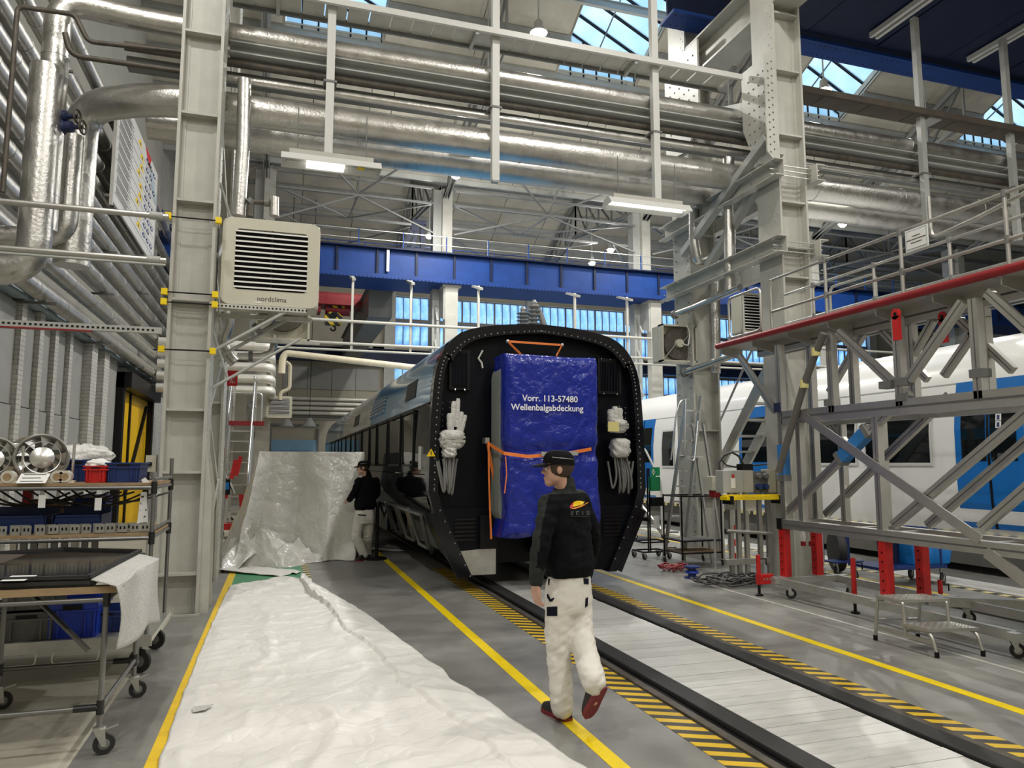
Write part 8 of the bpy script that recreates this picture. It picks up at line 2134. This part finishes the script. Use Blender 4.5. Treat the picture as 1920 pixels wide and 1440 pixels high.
m.add([(x, y, 0.285) for x, y in lo] + [(x, y, 0.66) for x, y in hi], [tuple(range(n))] + [(i, (i+1) % n, n+(i+1) % n, n+i) for i in range(n)]); o = m.build('shell', 'bin_blue', t, 40); o.modifiers.new('t', 'SOLIDIFY').thickness = 0.006
MB().tube([(x, y, 0.66) for x, y in hi], 0.014, 6, closed=True).build('rim', 'bin_blue', t, 50)
for k, px in enumerate((1662, 1676)):
    q = OY(px, 1060, cy_+0.1*k); t = T('bucket', ['dark blue bucket on the cart beside the tub, nearer the rear', 'dark blue bucket on the cart touching the tub'][k], 'bucket', (q.x, cy_+0.12*k, 0.28)); MB().lathe([(0.09, 0.285), (0.115, 0.62), (0.122, 0.63), (0.122, 0.645), (0.11, 0.645), (0.088, 0.30)], (q.x, cy_+0.12*k, 0), (0,0,1), 20, caps=True).build('shell', 'navy', t, 40)
    MB().tube(arc((q.x, cy_+0.12*k, 0.63), 0.118, math.pi, 2*math.pi, 10, (1,0,0), (0,0.3,0.95)), 0.004, 5).build('handle', 'galv', t)
# hand truck wheel behind the legs
q = OZ(1575, 1085); t = T('hand_truck', 'blue hand truck with a large black tyre behind the red legs', 'truck', (q.x+0.4, q.y+0.5, 0)); c = Vector((q.x+0.45, q.y+0.55, 0.34))
MB().lathe([(0.20, -0.06), (0.32, -0.06), (0.34, 0.0), (0.32, 0.06), (0.20, 0.06)], c, (0.9, -0.4, 0), 24).build('tyre', 'black_rubber', t, 40); MB().lathe([(0.02, -0.05), (0.2, -0.04), (0.2, 0.04), (0.02, 0.05)], c, (0.9, -0.4, 0), 20).build('wheel', 'white_plastic', t, 40)
for dx in (-0.35, 0.1): MB().tube([(c.x+dx, c.y-0.1, 0.2), (c.x+dx, c.y-0.1, 1.1)], 0.018, 8).build('frame_tube', 'crate_navy', t, 50)
MB().box(c.x-0.4, c.x+0.15, c.y-0.4, c.y-0.1, 0.2, 0.22).build('toe_plate', 'crate_navy', t); castor(t, (c.x-0.3, c.y-0.3, 0.2), 0.07, 0.4, 'cable_grey', False)
# dark floor rail strip running beside the platform
t = T('floor_rail', 'low dark perforated steel rail on the floor behind the step stool', 'rail', (7.9, 5, 0)); MB().box(7.72, 7.86, 2.5, 7.6, 0, 0.06).build('rail', 'steel_dark', t)
for k in range(14): MB().lathe([(0.02, 0), (0.02, 0.004)], (7.79, 7.4-k*0.3, 0.06), (0,0,1), 10).build('bolt', 'black', t)
# stand with white rails at the far train
q = OZ(1190, 1012); t = T('train_steps', 'white boarding steps on castors before the blue train door', 'steps', (q.x, q.y, 0))
for dx in (0.0, 0.7):
    MB().tube(bend([(q.x+dx, q.y, 0.1), (q.x+dx, q.y, 1.3), (q.x+dx-0.1, q.y+0.6, 2.1), (q.x+dx-0.4, q.y+0.8, 2.2)], 0.15), 0.025, 8).build('hand_rail', 'white_plastic', t, 50); MB().bar((q.x+dx, q.y, 0.15), (q.x+dx, q.y+1.6, 1.0), 0.05, 0.1).build('stringer', 'alu', t); MB().bar((q.x+dx, q.y+1.6, 0.1), (q.x+dx, q.y+1.6, 1.0), 0.05, 0.05).build('leg', 'alu', t)
for k in range(4): MB().box(q.x, q.x+0.7, q.y+0.1+k*0.4, q.y+0.4+k*0.4, 0.25+k*0.22, 0.28+k*0.22).build('tread', 'alu', t)
for dx, dy in ((0, 0), (0.7, 0), (0, 1.6), (0.7, 1.6)): castor(t, (q.x+dx, q.y+dy, 0.12), 0.055, 0.2, 'cable_grey', False)
# traffic cone like red-white post
q = OZ(1375, 1052); t = T('warning_post', 'short red and white striped post behind the cabinet frame', 'post', (q.x, q.y, 0))
for k in range(5): MB().box(q.x-0.05, q.x+0.05, q.y-0.02, q.y+0.02, 0.02+k*0.12, 0.14+k*0.12).build('band', 'red' if k % 2 == 0 else 'text_white', t)
MB().box(q.x-0.12, q.x+0.12, q.y-0.1, q.y+0.1, 0, 0.03).build('foot', 'black', t)
